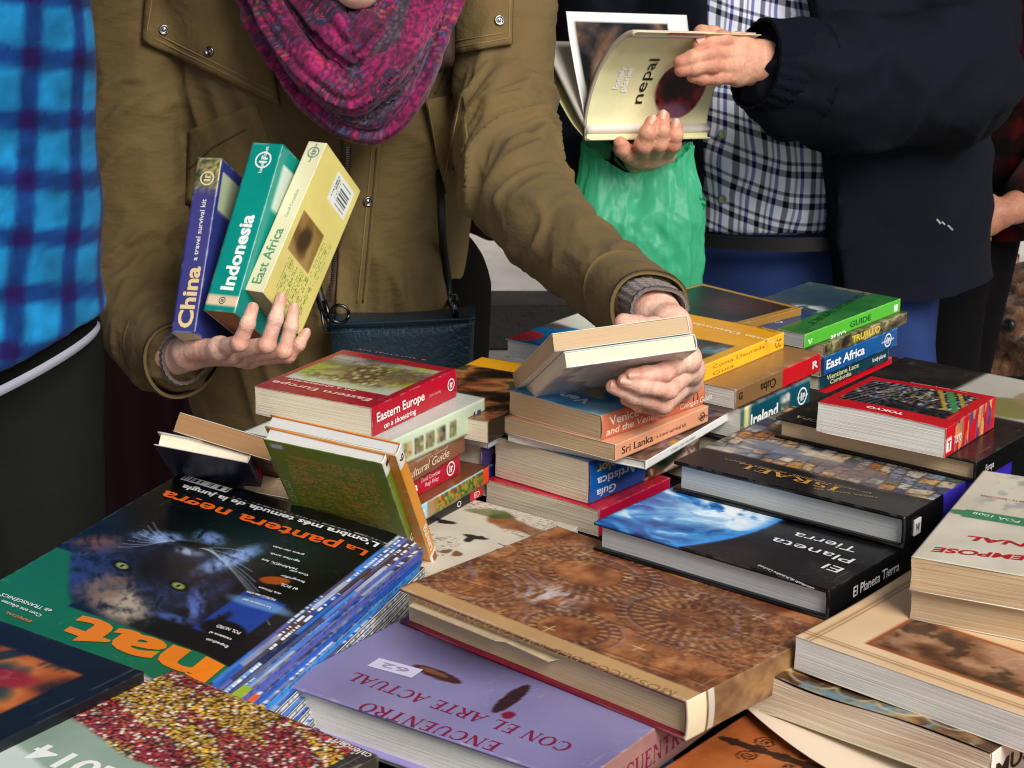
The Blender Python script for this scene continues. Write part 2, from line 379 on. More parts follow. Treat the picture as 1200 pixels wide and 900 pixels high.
# ---- near middle: violet art book, mosaic book, earth book, holy land book
blue_base = flatbook('book', 'blue-backed book at the very bottom, under the violet art book', 'book', (330, 850), (679, 958), (800, 880), .012, .012, group='books laid out on the market table')
blue_base.cover((40, 92, 150), th=.001).block('pw')
b = flatbook('book', 'large violet hardback art book with crimson capitals, under the mosaics book', 'book', (339, 805), (679, 917), (772, 851), .047, .035, L=.30, W=.262)
ENC = b
def art(x, y):
    W, L = b.W, b.L
    c = ramp(fbm(x*9, y*7, o=3, seed=3)*.7+y/L*.25, [(0, rgb(90, 84, 136)), (.5, rgb(130, 124, 168)), (1, rgb(160, 154, 192))])
    bx, by = b.px(512, 790); c = mix(c, rgb(62, 30, 32), ell(x, y, bx, by, .024, .0065, -.1)); c = mix(c, rgb(150, 96, 60), ell(x, y, bx+.004, by-.0015, .014, .003, -.1)*.7)
    q0 = b.px(602, 800); q1 = b.px(596, 838); m = (q0[0]+q1[0])/2, (q0[1]+q1[1])/2
    c = mix(c, rgb(48, 26, 34), ell(x, y, m[0], m[1], .0065, .026, .1)); c = mix(c, rgb(120, 20, 50), ell(x, y, q1[0], q1[1], .005, .006))
    c = mix(c, rgb(34, 30, 50), ell(x, y, W*.62, L*.42, .09, .07, .4, .5)*.8); c = mix(c, rgb(208, 190, 170), ell(x, y, W*.3, L*.3, .05, .05, .2, .3))
    return c
b.bul = .002
def lilac_spine(a, z): return mix(full(a, rgb(170, 122, 110)), rgb(120, 92, 96), fbm(a*40, z*90, o=3)*.8)
b.cover((150, 140, 200), art, lilac_spine, th=.0026, mt='gloss', bulge=.002).block('pw', hard=True, inset=.006)
b.text('ENCUENTRO', (590, 872), (430, 823), .0135, (128, 22, 62), serif=True)
b.text('CON EL ARTE ACTUAL', (674, 873), (418, 788), .0135, (128, 22, 62), serif=True, name='subtitle_lettering')
b.spine('ENCUENTRO', .03, .14, .010, .014, (128, 22, 62), serif=True)
def sticker(b, p, w, h, txt=None, rot=0, colr=(206, 200, 226)):
    c = np.array(b.px(*p)); V = []; n = 10
    ang = math.radians(rot); e1 = np.array((math.cos(ang), math.sin(ang))); e2 = np.array((-e1[1], e1[0]))
    for (i, j) in ((-1, -1), (1, -1), (1, 1), (-1, 1)):
        q = c+e1*i*w/2+e2*j*h/2; V.append((b.L-q[1], q[0], float(b.wz(b.L-q[1], q[0], b.t))+.0004))
    o = mesh('price_sticker', V, [(0, 1, 2, 3)], flat('sticker_%d' % colr[0], *colr, rough=.5), b.cov)
    if txt:
        q0 = c-e1*w*.3-e2*h*.2; q1 = c+e1*w*.3-e2*h*.2
        b.text(txt, tuple(q0), tuple(q1), h*.45, (150, 140, 170), px=False, name='pencilled_price', lift=.0006)
sticker(b, (463, 783), .040, .016, '62', 4)

b = flatbook('book', 'large brown hardback about mosaics with torn dust jacket, on the violet art book', 'book', (456, 693), (805, 821), (994, 732), .078, .031)
MOS = b
def art(x, y):
    W, L = b.W, b.L
    n = fbm(x*60, y*60, o=5, seed=4); c = ramp(n, [(.2, rgb(86, 42, 22)), (.5, rgb(142, 84, 48)), (.8, rgb(182, 120, 74))])
    c = mix(c, rgb(92, 48, 30), sst(.5, .7, fbm(x*14, y*14, o=3, seed=8))*.6)
    tan = rgb(206, 178, 132); dk = rgb(70, 44, 36); vi = rgb(132, 118, 150)
    wob = (fbm(x*26, y*26, o=3, seed=2)-.5)*.006
    for k, (cx, cy, r) in enumerate([][:0] or [(.31, .15, .05)][:1] if True else [(.07, .10, .05), (.16, .115, .06), (.27, .10, .055), (.12, .05, .045), (.24, .05, .05), (.31, .15, .05), (.04, .17, .04)]):
        d = np.hypot((x-cx)*.8, (y-cy)*1.25)+wob
        for j in range(5):
            c = mix(c, dk if j % 2 else tan, np.exp(-((d-r+j*.0065)/.0008)**2)*.42*sst(.35, .6, fbm(x*30, y*30, seed=40+k)))
        c = mix(c, vi, np.exp(-((d-r*.95)/.0028)**2)*(np.abs(x-cx) < r)*.7)
    ink = rgb(58, 34, 28); lt = rgb(198, 164, 116)
    for (px_, py_, rx, ry) in ((862, 642, .040, .013), (908, 688, .040, .016), (800, 672, .030, .008)):
        q = b.px(px_, py_); m = ell(x+wob*.5, y+wob*.5, q[0], q[1], rx, ry, -.12, .10); c = mix(c, rgb(182, 138, 84)*1.0, m*.75); rr = np.hypot((x-q[0])/rx, (y-q[1])/ry)
        for k in (1.08, 1.22): c = mix(c, ink, np.exp(-((rr-k)/.035)**2)*.65)
    for (cx, cy, r0, r1, n) in ((.20, .06, .036, .074, 3), (.085, .075, .030, .070, 3), (.25, .135, .028, .060, 3), (.14, .15, .03, .05, 2)):
        rr = np.hypot(x-cx, (y-cy)*1.35)+wob*.4; an = np.arctan2((y-cy)*1.35, x-cx)
        for j in range(n):
            rj = r0+(r1-r0)*j/n; w_ = (r1-r0)/n*.42; on = (np.abs(rr-rj) < w_)*sst(.36, .5, fbm(x*18, y*18, seed=70+j))
            cell = (an*rj/.0085) % 1; c = mix(c, ink, on*((cell < .16) | (cell > .62))*.45); c = mix(c, lt, on*(cell > .2)*(cell < .55)*.35)
            c = mix(c, ink, np.exp(-((np.abs(rr-rj)-w_)/.00065)**2)*.6); c = mix(c, rgb(146, 132, 158), np.exp(-((rr-rj-w_*1.8)/.0016)**2)*.5*sst(.4, .6, fbm(x*14, y*14, seed=80+j)))
    for k in range(4):
        yy = y-(.018+.045*k)-.10*x+wob*.6; c = mix(c, ink, np.exp(-(yy/.0007)**2)*.6); c = mix(c, lt, np.exp(-((yy-.003)/.0006)**2)*.5*sst(.4, .55, vnoise(x*70, y*0, seed=k)))
        on = (yy > .004)*(yy < .0105)*sst(.42, .52, vnoise(x*15, y*0+k, seed=90)); cl_ = (x/.0092) % 1; c = mix(c, ink, on*((cl_ < .14) | (np.abs(yy-.0072) > .0026))*.55); c = mix(c, rgb(92, 52, 44), on*(cl_ > .45)*.4)
    d, i = cells(x*330, y*330, 3); c = mix(c, ramp(i, [(0, rgb(60, 34, 26)), (.6, rgb(158, 108, 70)), (1, rgb(214, 196, 160))]), .30*sst(.3, .6, fbm(x*20, y*20, seed=5)))
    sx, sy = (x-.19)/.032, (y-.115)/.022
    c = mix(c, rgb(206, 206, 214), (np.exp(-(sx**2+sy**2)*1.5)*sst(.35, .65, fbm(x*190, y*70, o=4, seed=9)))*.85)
    for (tx, ty) in [(.05, .035), (.11, .04), (.17, .045), (.23, .03), (.29, .06), (.08, .14), (.15, .16)]:
        c = mix(c, rgb(220, 200, 160), (np.maximum(box(x, y, tx-.006, tx+.006, ty-.0007, ty+.0007), box(x, y, tx-.0006, tx+.0006, ty-.007, ty+.007)))*.8)
    c = mix(c, rgb(186, 148, 100), sst(L-.0165, L-.0150, y)*sst(W*.03, W*.05, W-x+.01)); return c
b.bul = .0015
def sp(a, z): 
    c = ramp(fbm(a*60, z*90, o=4), [(.2, rgb(92, 62, 38)), (.8, rgb(164, 124, 80))]); c = mix(c, rgb(222, 206, 172), (a < .020)*1.); return mix(c, rgb(196, 190, 178), (np.abs(a-.0265) < .0035)*.9)
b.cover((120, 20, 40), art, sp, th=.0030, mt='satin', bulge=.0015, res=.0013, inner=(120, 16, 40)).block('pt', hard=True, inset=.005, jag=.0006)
b.text('MOSAICOS DEL SALVADOR MARCO', tuple(b.px(795, 812)), (.268, b.px(470, 695)[1]), .0072, (150, 112, 62), px=False, serif=True, thick=.12)
# torn flap of the jacket, hanging over the fore side and lying under the boards
def flap(bk, name, pts, z, col, m='satin', th=.0006, parent=None, wav=.001):
    V = []; F = []
    for (a, bb) in pts:
        V.append((a, bb, z+wav*math.sin(bb*90+a*200)))
    for (a, bb) in pts:
        V.append((a, bb, z-th+wav*math.sin(bb*90+a*200)))
    n = len(pts); F = [tuple(range(n)), tuple(range(n, 2*n))[::-1]]+[(i, (i+1) % n, n+(i+1) % n, n+i) for i in range(n)]
    return mesh(name, V, F, None, parent or bk.root, col=full(np.zeros(len(V)), rgb(*col)), mats=[M[m]])
W = b.W
flap(b, 'torn_jacket_flap', [(-.012, W*.93), (-.009, W*.70), (-.013, W*.66), (-.010, W*.52), (-.004, W*.50), (-.011, W*.46), (-.009, W*.2), (.004, W*.08), (.03, W*.08), (.03, W*.95)], -.0012, (205, 182, 146), parent=b.cov)
flap(b, 'torn_jacket_flap', [(-.004, W*.95), (-.0055, W*.62), (-.002, W*.60), (-.0035, W*.44), (.02, W*.4), (.02, W*.97)], .0215, (208, 186, 150), parent=b.cov, wav=.0006)

b = flatbook('book', 'black hardback about the earth with a blue swirling planet, on the mosaics book', 'book', (688, 615), (971, 692), (1085, 633), .103, .0245, L=.235, W=.222)
PLA = b
def art(x, y):
    W, L = b.W, b.L; c = ramp(fbm(x*30, y*30, o=4), [(0, rgb(8, 8, 10)), (1, rgb(30, 30, 36))])
    cx, cy = b.px(722, 560); e1 = np.array(b.px(905, 615)); R = np.hypot(e1[0]-cx, e1[1]-cy)
    r = np.hypot(x-cx, y-cy)/R
    w = fbm(x*24, y*24, o=3, seed=7); n = fbm(x*28+w*3, y*70+w*4, o=5, seed=12)
    e = ramp(n, [(.2, rgb(6, 36, 96)), (.45, rgb(18, 96, 176)), (.6, rgb(60, 150, 216)), (.72, rgb(200, 228, 246))])
    e = mix(e, rgb(240, 246, 252), sst(.36, .56, fbm(x*44+3*w, y*44, o=5, seed=31, g=.6))*np.exp(-((x-b.px(862, 596)[0])**2+(y-b.px(862, 596)[1])**2)/.0022))
    qx, qy = b.px(858, 598); e = mix(e, rgb(246, 250, 254), sst(.40, .54, fbm(x*80+3*w, y*60-2*w, o=5, seed=51, g=.65))*np.exp(-((x-qx)**2+(y-qy)**2)/.0011))
    e = mix(e, rgb(60, 150, 230), sst(.93, .995, r)*.8)
    c = np.where((r < 1)[:, None], e, c); return mix(c, rgb(40, 120, 210), np.exp(-((r-1)/.012)**2)*.6)
b.cover((12, 12, 14), art, th=.0026, bulge=.0008, mt='gloss').block('pg', hard=True, inset=.005)
b.bul = .0008
wt = (232, 232, 232)
b.text('El', (990, 667), (971, 661), .0115, wt, bold=.0); b.text('Planeta', (1003, 656), (908, 630), .0115, wt, bold=0)
b.text('Tierra', (1008, 643), (934, 624), .0115, wt, bold=0); b.text('coordinado de Jacqueline Coulomb', (955, 690), (890, 662), .0035, wt, bold=0, name='author_lettering')
b.spine('El Planeta Tierra', .035, .105, .008, .0085, wt); b.spine('BSC', .125, .142, .008, .007, (150, 150, 150))

b = flatbook('book', 'large hardback with a painted old city and gold title, on the earth book', 'book', (788, 541), (1060, 606), (1188, 531), .131, .027)
ISR = b
def art(x, y):
    W, L = b.W, b.L
    w = fbm(x*20, y*20, o=3, seed=4); gx = x*78+w*1.6+.5*y*20; r_ = np.floor(gx); gy = y*(46+30*_h(r_, r_*0, r_*0, 3))+_h(r_, r_*0, r_*0, 5)*9+w; q_ = np.floor(gy); i = _h(r_, q_, r_*0, 8); d = np.maximum(np.abs(gx-r_-.5), np.abs(gy-q_-.5))
    c = ramp(i, [(0, rgb(58, 66, 92)), (.25, rgb(122, 128, 146)), (.45, rgb(176, 166, 146)), (.62, rgb(186, 140, 84)), (.75, rgb(150, 96, 54)), (.88, rgb(206, 198, 184)), (1, rgb(72, 86, 70))])
    c = c*(.75+.5*fbm(x*260, y*200, o=3, seed=21))[:, None]; c = mix(c, rgb(44, 42, 48), sst(.36, .5, d)*.7); c = mix(c, rgb(52, 44, 40), (vnoise(x*520, y*400, seed=4) > .72)*.6)
    c = mix(c, rgb(206, 196, 178), sst(.52, .66, fbm(x*16, y*26, o=4, seed=11))*.75)
    c = mix(c, rgb(88, 98, 120), sst(.6, .7, fbm(x*12, y*40, o=4, seed=15))*.7)
    c = mix(c, rgb(70, 74, 52), ((y < L*.25)*sst(.45, .6, fbm(x*30, y*30, seed=2)))*.7)
    c = mix(c, rgb(178, 112, 60), np.exp(-((x-.09)**2+(y-L*.74)**2)/.0012)*.35)
    return mix(c, rgb(14, 13, 14), sst(L*.75, L*.76+.01*vnoise(x*40, y*0), y))
def sp(a, z): return mix(full(a, rgb(12, 12, 14)), rgb(58, 44, 178), sst(.066, .067, a)*.95)
b.cover((12, 12, 13), art, sp, th=.0028, mt='gloss', bulge=.001, res=.0014).block('pg', hard=True, inset=.005)
gd = (190, 140, 62)
b.text('ISRAEL', (986, 572), (868, 543), .0100, gd, serif=True); b.text('TIERRA SANTA EN', (1030, 583), (955, 572), .003, (160, 130, 80), bold=0, name='subtitle_lettering'); b.text('EN VERSOS Y IMAGENES · HERMOSA Y SANTA', (1022, 578), (850, 537), .0032, (150, 126, 84), bold=0, name='subtitle_lettering')
mb = MB(); mb.box((.020, -.0016, .0135), (.011, .0012, .013)); mb.build('emblem', flat('ink_white', 226, 226, 226), b.cov)
b.spine('W', .0165, .0235, .010, .007, (12, 12, 12), lift=.0022)

b = flatbook('book', 'flat black hardback lying under the red city guide, olive shape on its cover', 'book', (902, 488), (1144, 541), (1240, 487), .150, .0185, L=.24, W=.190)
def art(x, y):
    W, L = b.W, b.L; c = ramp(fbm(x*50, y*50, o=4), [(0, rgb(14, 13, 12)), (1, rgb(52, 46, 40))])
    c = mix(c, rgb(196, 192, 180), box(x, y, .0, W*.55, 0, L*.50, .004)*.9)
    c = mix(c, rgb(126, 122, 72), ell(x, y, W*.18, L*.36, .05, .03, .2, .15)); c = mix(c, rgb(150, 126, 96), ell(x, y, W*.12, L*.2, .03, .03, .3)*.8)
    d, i = cells(x*160, y*160, 6); return mix(c, rgb(90, 76, 52), (i > .7)*sst(.5, .7, fbm(x*20, y*20, seed=2))*.7*(y > L*.5))
b.cover((14, 14, 14), art, th=.0022, mt='gloss').block('pt', hard=True, inset=.004)
b.text('EUROPA', tuple(b.px(985, 500)), tuple(b.px(935, 487)), .006, (190, 178, 130), px=False, serif=True); b.spine('Europa', .018, .034, .005, .006, (200, 200, 200))

b = flatbook('book', 'bright red softcover city guide with a crowded street map picture, topmost on the right', 'book', (958, 472), (1109, 502), (1167, 467), .1765, .026, warp=sag(.0015))
TOK = b
def art(x, y):
    W, L = b.W, b.L; red = rgb(196, 18, 30); c = mix(full(x, red), rgb(150, 12, 24), fbm(x*30, y*30, o=3)*.35)
    w = fbm(x*40, y*40, o=2, seed=5); d, i = cells(x*420, y*300+w*3, 9)
    p = ramp(i, [(0, rgb(10, 12, 16)), (.45, rgb(36, 38, 46)), (.6, rgb(120, 70, 40)), (.72, rgb(36, 84, 64)), (.82, rgb(190, 190, 196)), (.92, rgb(40, 60, 120)), (1, rgb(190, 150, 60))])
    p = mix(p, rgb(12, 14, 18), sst(.4, .55, fbm(x*60, y*40, o=3, seed=2))*.75)
    dl = np.abs((x-W*.25)+.55*(y-L*.25)); p = mix(p, rgb(60, 140, 80), (dl < .0035)*(y < L*.62)*.9); p = mix(p, rgb(186, 160, 60), (np.abs(dl-.009) < .002)*(y < L*.6)*.8)
    p = mix(p, rgb(130, 130, 140), ((np.abs((x-W*.8)-.3*(y-L*.6)) % .006 < .0015)*(x > W*.62))*.6)
    m = box(x, y, W*.09, W*.93, L*.10, L*.80); return c*(1-m[:, None])+p*m[:, None]
def sp(a, z): 
    c = full(a, rgb(200, 20, 32)); d, i = cells(a*260, z*70, 4); c = mix(c, ramp(i, [(0, rgb(220, 120, 40)), (.4, rgb(120, 30, 80)), (.7, rgb(240, 200, 90)), (1, rgb(60, 60, 120))]), (a > b.L*.18)*(a < b.L*.92)*(i > .35)*.85)
    return mix(c, rgb(240, 236, 232), box(a, z, .002, .012, .004, .016))
b.cover((200, 20, 32), art, sp, mt='gloss', res=.0011).block('pw', jag=.0006)
b.text('TOKYO', (1060, 487), (1017, 478.5), .0052, (240, 240, 236), bold=.03); b.text('TIME OUT GUIDE', (1135, 463), (1068, 449), .0026, (230, 150, 140), bold=0, name='subtitle_lettering')
b.spine('TOKYO', .016, .03, .008, .007, (250, 240, 235)); b.spine('T', .004, .010, .006, .008, (200, 20, 32), lift=.0005)

# ---- near right: comics, painter's catalogue, museum book, orange album
ang = math.degrees(math.atan2(*(onz(1059, 682, .09)-onz(932, 745, .09)).yx))
def cornerbook(name, label, cat, Lp, fr, bk, ztop, t, W, L, **k):
    """a book whose front corner lies outside the frame: left corner, a further point on the front edge, one on the left edge"""
    l = onz(*Lp, ztop); u = (onz(*fr, ztop)-l); v = (onz(*bk, ztop)-l)
    tb = math.atan2(-u.y, -u.x)-math.pi/2; ta = math.atan2(v.y, v.x); th = tb*.6+ta*.4
    bdir = Vector((-math.sin(th), math.cos(th), 0)); f = l - bdir*W
    print('CORNER', label[:40], round(math.degrees(ta)), round(math.degrees(tb)), 'L', round(v.length, 3), f)
    return Book(name, label, cat, W, L, t, Matrix.Translation(Vector((f.x, f.y, TT+ztop-t))) @ Matrix.Rotation(th, 4, 'Z'), **k)
b = cornerbook('book', 'rust orange hardback with a dark curled ornament, lowest at the near right edge', 'book', (770, 905), (1000, 975), (962, 812), .022, .022, .26, .27)
ORA = b
def art(x, y):
    c = ramp(fbm(x*24, y*24, o=5, seed=3), [(.1, rgb(120, 60, 26)), (.5, rgb(170, 92, 44)), (.9, rgb(196, 120, 66))])
    dk = rgb(44, 28, 22)
    p, q = np.array(b.px(850, 866)), np.array(b.px(965, 903)); d = (q-p)/np.hypot(*(q-p)); n = np.array((-d[1], d[0]))
    u = (x-p[0])*d[0]+(y-p[1])*d[1]; v = (x-p[0])*n[0]+(y-p[1])*n[1]
    c = mix(c, dk, (np.abs(v) < .0045+.001*np.sin(u*300))*(u > .006)*(u < .14)*.95); c = mix(c, dk, ell(u, v, .004, 0, .010, .004))
    for sgn in (-1, 1):
        for (cu, cv, r) in ((.026, .0125, .0085), (.058, .010, .005)):
            rr = np.hypot(u-cu, (v-sgn*cv)); a = np.arctan2(v-sgn*cv, u-cu)
            c = mix(c, dk, (np.abs((rr/r*2.2+sgn*a/6.28) % 1-.5) < .24)*(rr < r)*.95)
    return c
b.cover((160, 84, 40), art, th=.0025, mt='satin').block('pc', hard=True)
b.text('STATERS', tuple(b.px(984, 893)), tuple(b.px(893, 872)), .0055, (150, 100, 60), px=False, serif=True)
b = flatbook('book', 'thick museum softcover with a painted cover, curling pages, under the cream catalogue', 'book', (880, 790), (1163, 882), (1225, 843), .0625, .031, L=.25, W=.215, warp=lambda a, bb, z: .010*np.clip(bb-.35, 0, 1)**2*(z-.25)+.002*np.sin(bb*7)*z-.004*np.clip(bb-.8, 0, 1)*5*(1-z))
def art(x, y):
    W, L = b.W, b.L; n = fbm(x*40, y*55, o=5, seed=6); c = ramp(n, [(.2, rgb(70, 44, 30)), (.4, rgb(136, 98, 56)), (.55, rgb(176, 146, 96)), (.68, rgb(96, 120, 128)), (.85, rgb(214, 198, 158))])
    w = fbm(x*18, y*18, o=3, seed=8); c = mix(c, rgb(60, 36, 24), sst(.55, .68, fbm(x*30+w*2, y*22, o=4, seed=14))*.8)
    for k in range(5):
        rr = np.hypot((x-W*(.2+.17*k))*1.0, (y-L*.93)*1.6); c = mix(c, rgb(222, 206, 160), np.exp(-((rr-.016-.003*(k % 2))/.0016)**2)*.7)
    return mix(c, rgb(104, 140, 150), sst(L-.016, L-.004, y)*sst(.42, .6, fbm(x*60, y*10, seed=3))*.9)
b.cover((196, 180, 150), art, lambda a, z: full(a, rgb(236, 230, 216)), mt='gloss', inner=(200, 188, 160)).block('pc', jag=.0016, fan=.004)
b.spine('MUSEO', .006, .09, .008, .013, (40, 34, 30))
V = []; nA, nB = 10, 30
leaf_m = flat('loose_leaf_paper', 226, 208, 184, rough=.7)
for i in range(nA+1):
    for j in range(nB+1):
        u, v = i/nA, j/nB
        p = b.M @ Vector((-.018+.13*u+.03*(1-v)*(1-v)-.02*np.sin(v*3), b.W*(1.02-v*.9), 0)); z = .0255+.004*math.sin(v*5)*(1-u)+.005*(1-v)**2*(1-u)-.0015
        V.append((p.x, p.y, TT+z))
V = np.array(V); I = np.arange((nA+1)*(nB+1)).reshape(nA+1, nB+1); q = np.stack([I[:-1, :-1], I[1:, :-1], I[1:, 1:], I[:-1, 1:]], -1).reshape(-1, 4); n = len(V)
o = mesh('loose_page', np.concatenate([V, V-np.array((0, 0, .0005))]), np.concatenate([q, q[:, ::-1]+n]), leaf_m, smooth=True)
tag(o, 'curled blank page sticking out under the thick museum softcover', 'page')
b = cornerbook('book', 'cream softcover painter catalogue with a framed brown landscape, on the museum softcover', 'book', (932, 745), (1200, 838), (1059, 682), .0905, .0265, .235, .205, warp=lambda a, bb, z: .012*np.clip((bb-.55)/.45, 0, 1)**2*z*a*a)
GRE = b
def art(x, y):
    W, L = b.W, b.L; c = ramp(fbm(x*16, y*16, o=4, seed=3), [(0, rgb(214, 176, 132)), (1, rgb(236, 206, 168))])
    for k in (.0075, .0095, .013): c = mix(c, rgb(140, 96, 62), np.exp(-(np.minimum(np.minimum(np.abs(x-W+k), np.abs(y-L+k)), np.abs(y-k))/.0005)**2)*.7)
    P = [np.array(b.px(*p)) for p in ((1022, 754), (1190, 800), (1077, 727))]; x1 = P[0][0]; y1 = P[0][1]; x0 = .02; y0 = P[2][1]
    m = box(x, y, x0-.004, x1+.004, y0-.004, y1+.004); c = mix(c, rgb(150, 78, 40), m)
    n = fbm(x*34, y*50, o=5, seed=9); p = ramp(n, [(.2, rgb(38, 24, 18)), (.45, rgb(104, 66, 42)), (.6, rgb(150, 108, 78)), (.8, rgb(188, 150, 118))]); p = mix(p, rgb(180, 132, 104), ell(x, y, x0+.05, y0+.02, .05, .016, -.1, .3)*.8); p = mix(p, rgb(40, 26, 20), sst(.55, .65, fbm(x*60, y*60, seed=18))*.7)
    m = box(x, y, x0, x1, y0, y1)[:, None]; return c*(1-m)+p*m
b.cover((222, 190, 150), art, mt='gloss').block('pw', jag=.0005)
b.text('TOLEDO DE', (1182, 738), (1092, 716), .0052, (80, 56, 44), serif=True); b.text('EL GRECO', (1192, 722), (1100, 704), .0062, (80, 56, 44), serif=True, name='author_lettering')
b2 = cornerbook('book', 'worn cream paperback, lower of the pair in clear plastic on the cream catalogue', 'book', (1068, 688), (1200, 714), (1128, 606), .1165, .0255, .15, .21)
b2.cover((214, 200, 176), None, mt='gloss').block('pt', jag=.0009)
b = cornerbook('book', 'worn paperback in clear plastic with handwritten red title, topmost at the right edge', 'book', (1068, 652), (1200, 676), (1128, 571), .1435, .0265, .15, .21)
def art(x, y):
    W, L = b.W, b.L; c = ramp(fbm(x*24, y*24, o=4, seed=3), [(0, rgb(186, 178, 160)), (1, rgb(222, 214, 196))])
    c = mix(c, rgb(130, 136, 138), sst(.5, .62, fbm(x*90, y*60, o=4, seed=4))*box(x, y, W*.3, W*.9, L*.02, L*.45, .01)*.55)
    g0, g1 = b.px(1172, 611), b.px(1131, 598); cy = (g0[1]+g1[1])/2
    return mix(c, rgb(62, 128, 88), box(x, y, g0[0]-.06, g1[0], cy-.009, cy+.009)+ell(x, y, g1[0], cy, .012, .006))
b.cover((206, 198, 180), art, mt='gloss').block('pt', jag=.0010)
b.text('EMPOSE', (1203, 652), (1092, 641), .0095, (176, 26, 34), bold=.03, shear=.2); b.text('NAL', (1206, 637), (1134, 628), .0090, (176, 26, 34), bold=.03, shear=.2)
b.text('POA 1009', (1196, 611), (1142, 600), .0055, (200, 226, 206), bold=.01, name='note_lettering'); b.text('ELS ARTS · EDICIONS', (1215, 590), (1150, 580), .0035, (170, 60, 60), bold=0, name='note_lettering')
def spun(name, label, cat, c0, Y, th, ph, ro, W, L, t, **k):
    Mx = Matrix.Translation(at(*c0, Y)) @ Matrix.Rotation(math.radians(th), 4, 'Z') @ Matrix.Rotation(math.radians(ph), 4, 'Y') @ Matrix.Rotation(math.radians(ro), 4, 'X')
    return Book(name, label, cat, W, L, t, Mx, **k)
def footbook(name, label, cat, Rp, ztop, t, W, L, rot, **k):
    """photo pixel of the right-hand corner (foot of the spine) of the upper face"""
    r = onz(*Rp, ztop); th = math.radians(rot); f = r-Vector((math.cos(th), math.sin(th), 0))*L
    return Book(name, label, cat, W, L, t, Matrix.Translation(Vector((f.x, f.y, TT+ztop-t))) @ Matrix.Rotation(th, 4, 'Z'), **k)
def plain(c, s=.12, f=40): c = rgb(*c); return lambda x, y: full(x, c)*(1-s/2+s*fbm(x*f, y*f, o=3))[:, None]
def photo(seed, cols, fx=30, fy=40):
    cols = [rgb(*c) for c in cols]; n = len(cols)
    def fn(x, y):
        w = fbm(x*fx*.6, y*fy*.6, o=2, seed=seed+40); v = sst(.25, .75, fbm(x*fx+2*w, y*fy+w, o=5, seed=seed)); return ramp(v, [(i/(n-1), c) for i, c in enumerate(cols)])
    return fn
def logo(b, a, z, r, col=(236, 236, 236), txt=None):
    """round publisher emblem on a spine: ring with a bar across"""
    V = []; F = []
    for (r0, r1) in ((r*.80, r),):
        n = 28
        for i in range(n):
            t = 2*math.pi*i/n; V += [(a+math.cos(t)*r0, z+math.sin(t)*r0), (a+math.cos(t)*r1, z+math.sin(t)*r1)]
        for i in range(n): j = (i+1) % n; F.append((2*i, 2*i+1, 2*j+1, 2*j))
    for (x0, y0, x1, y1) in ((-.35, -.5, -.12, .45), (.05, -.5, .28, .2), (.05, .1, .5, .3)):
        n = len(V); V += [(a+x0*r, z+y0*r), (a+x1*r, z+y0*r), (a+x1*r, z+y1*r), (a+x0*r, z+y1*r)]; F.append((n, n+1, n+2, n+3))
    bul = getattr(b, 'bul', 0); P = [(x, -bul*(1-(2*y/b.t-1)**2)-.0006, y) for x, y in V]
    mesh('emblem', P, F, flat('ink_%d_%d_%d' % col, *col, rough=.4), b.cov)
def strips(x, y, sd):                    # printed bands that run along a magazine's spine side
    bd = np.floor(x/.0042); sg = np.floor(y/.055+bd*.37); z = np.zeros_like(bd); i = _h(bd, sg, z, sd)
    c = ramp(i, [(0, rgb(30, 70, 160)), (.2, rgb(70, 130, 210)), (.4, rgb(96, 92, 160)), (.55, rgb(76, 56, 50)), (.7, rgb(50, 96, 180)), (.85, rgb(190, 200, 216)), (1, rgb(28, 40, 80))])
    c = c*(.8+.4*fbm(x*300, y*60, o=3, seed=sd))[:, None]; c = mix(c, rgb(230, 232, 236), words(y, x, .0042, .0015, .8, sd)*(_h(bd, sg, z, sd+4) > .55)); return mix(c, rgb(20, 26, 44), (((x/.0042) % 1) < .10)*.7)
# ---- the panther magazine and the pile under it (all spines towards the right)
G2 = 'old magazines in one slipping pile'
f0, l0, r0 = onz(224, 796, .0725), onz(0, 686, .0725), onz(463, 630, .0725)
_l, _lb, _r = onz(-52, 709, .0725), onz(216, 554, .0725), onz(489, 631, .0725)
bendf = lambda k: (lambda a, bb, z: -.010*k*np.clip(1-bb/.20, 0, 1)**2*(1-.55*a)+.0010*np.sin(a*6+bb*3)*bb+.004*np.clip(bb-.7, 0, 1)**2)
b = flatbook('magazine', 'black panther magazine lying face up, topmost of the slipping magazine pile', 'magazine', _l, _l+_r-_lb, _r, .0725, .0055, group=G2, wa=.5, warp=bendf(1))
NAT = b; _f = _l+_r-_lb; _x = (_r-_f).normalized(); _th = math.atan2(_x.y, _x.x); b.M = Matrix.Translation(Vector((_f.x, _f.y, TT+.067))) @ Matrix.Rotation(_th, 4, 'Z'); b.root.matrix_world = b.M; b.Mi = b.M.inverted(); b.L = (_r-_f).length; _u = b.Mi @ Vector((_l.x, _l.y, TT+.067)); b.W = _u.y; b.sh = _u.x/_u.y; print('NAT', b.W, b.L, b.sh); th0 = math.atan2(b.M[1][0], b.M[0][0])
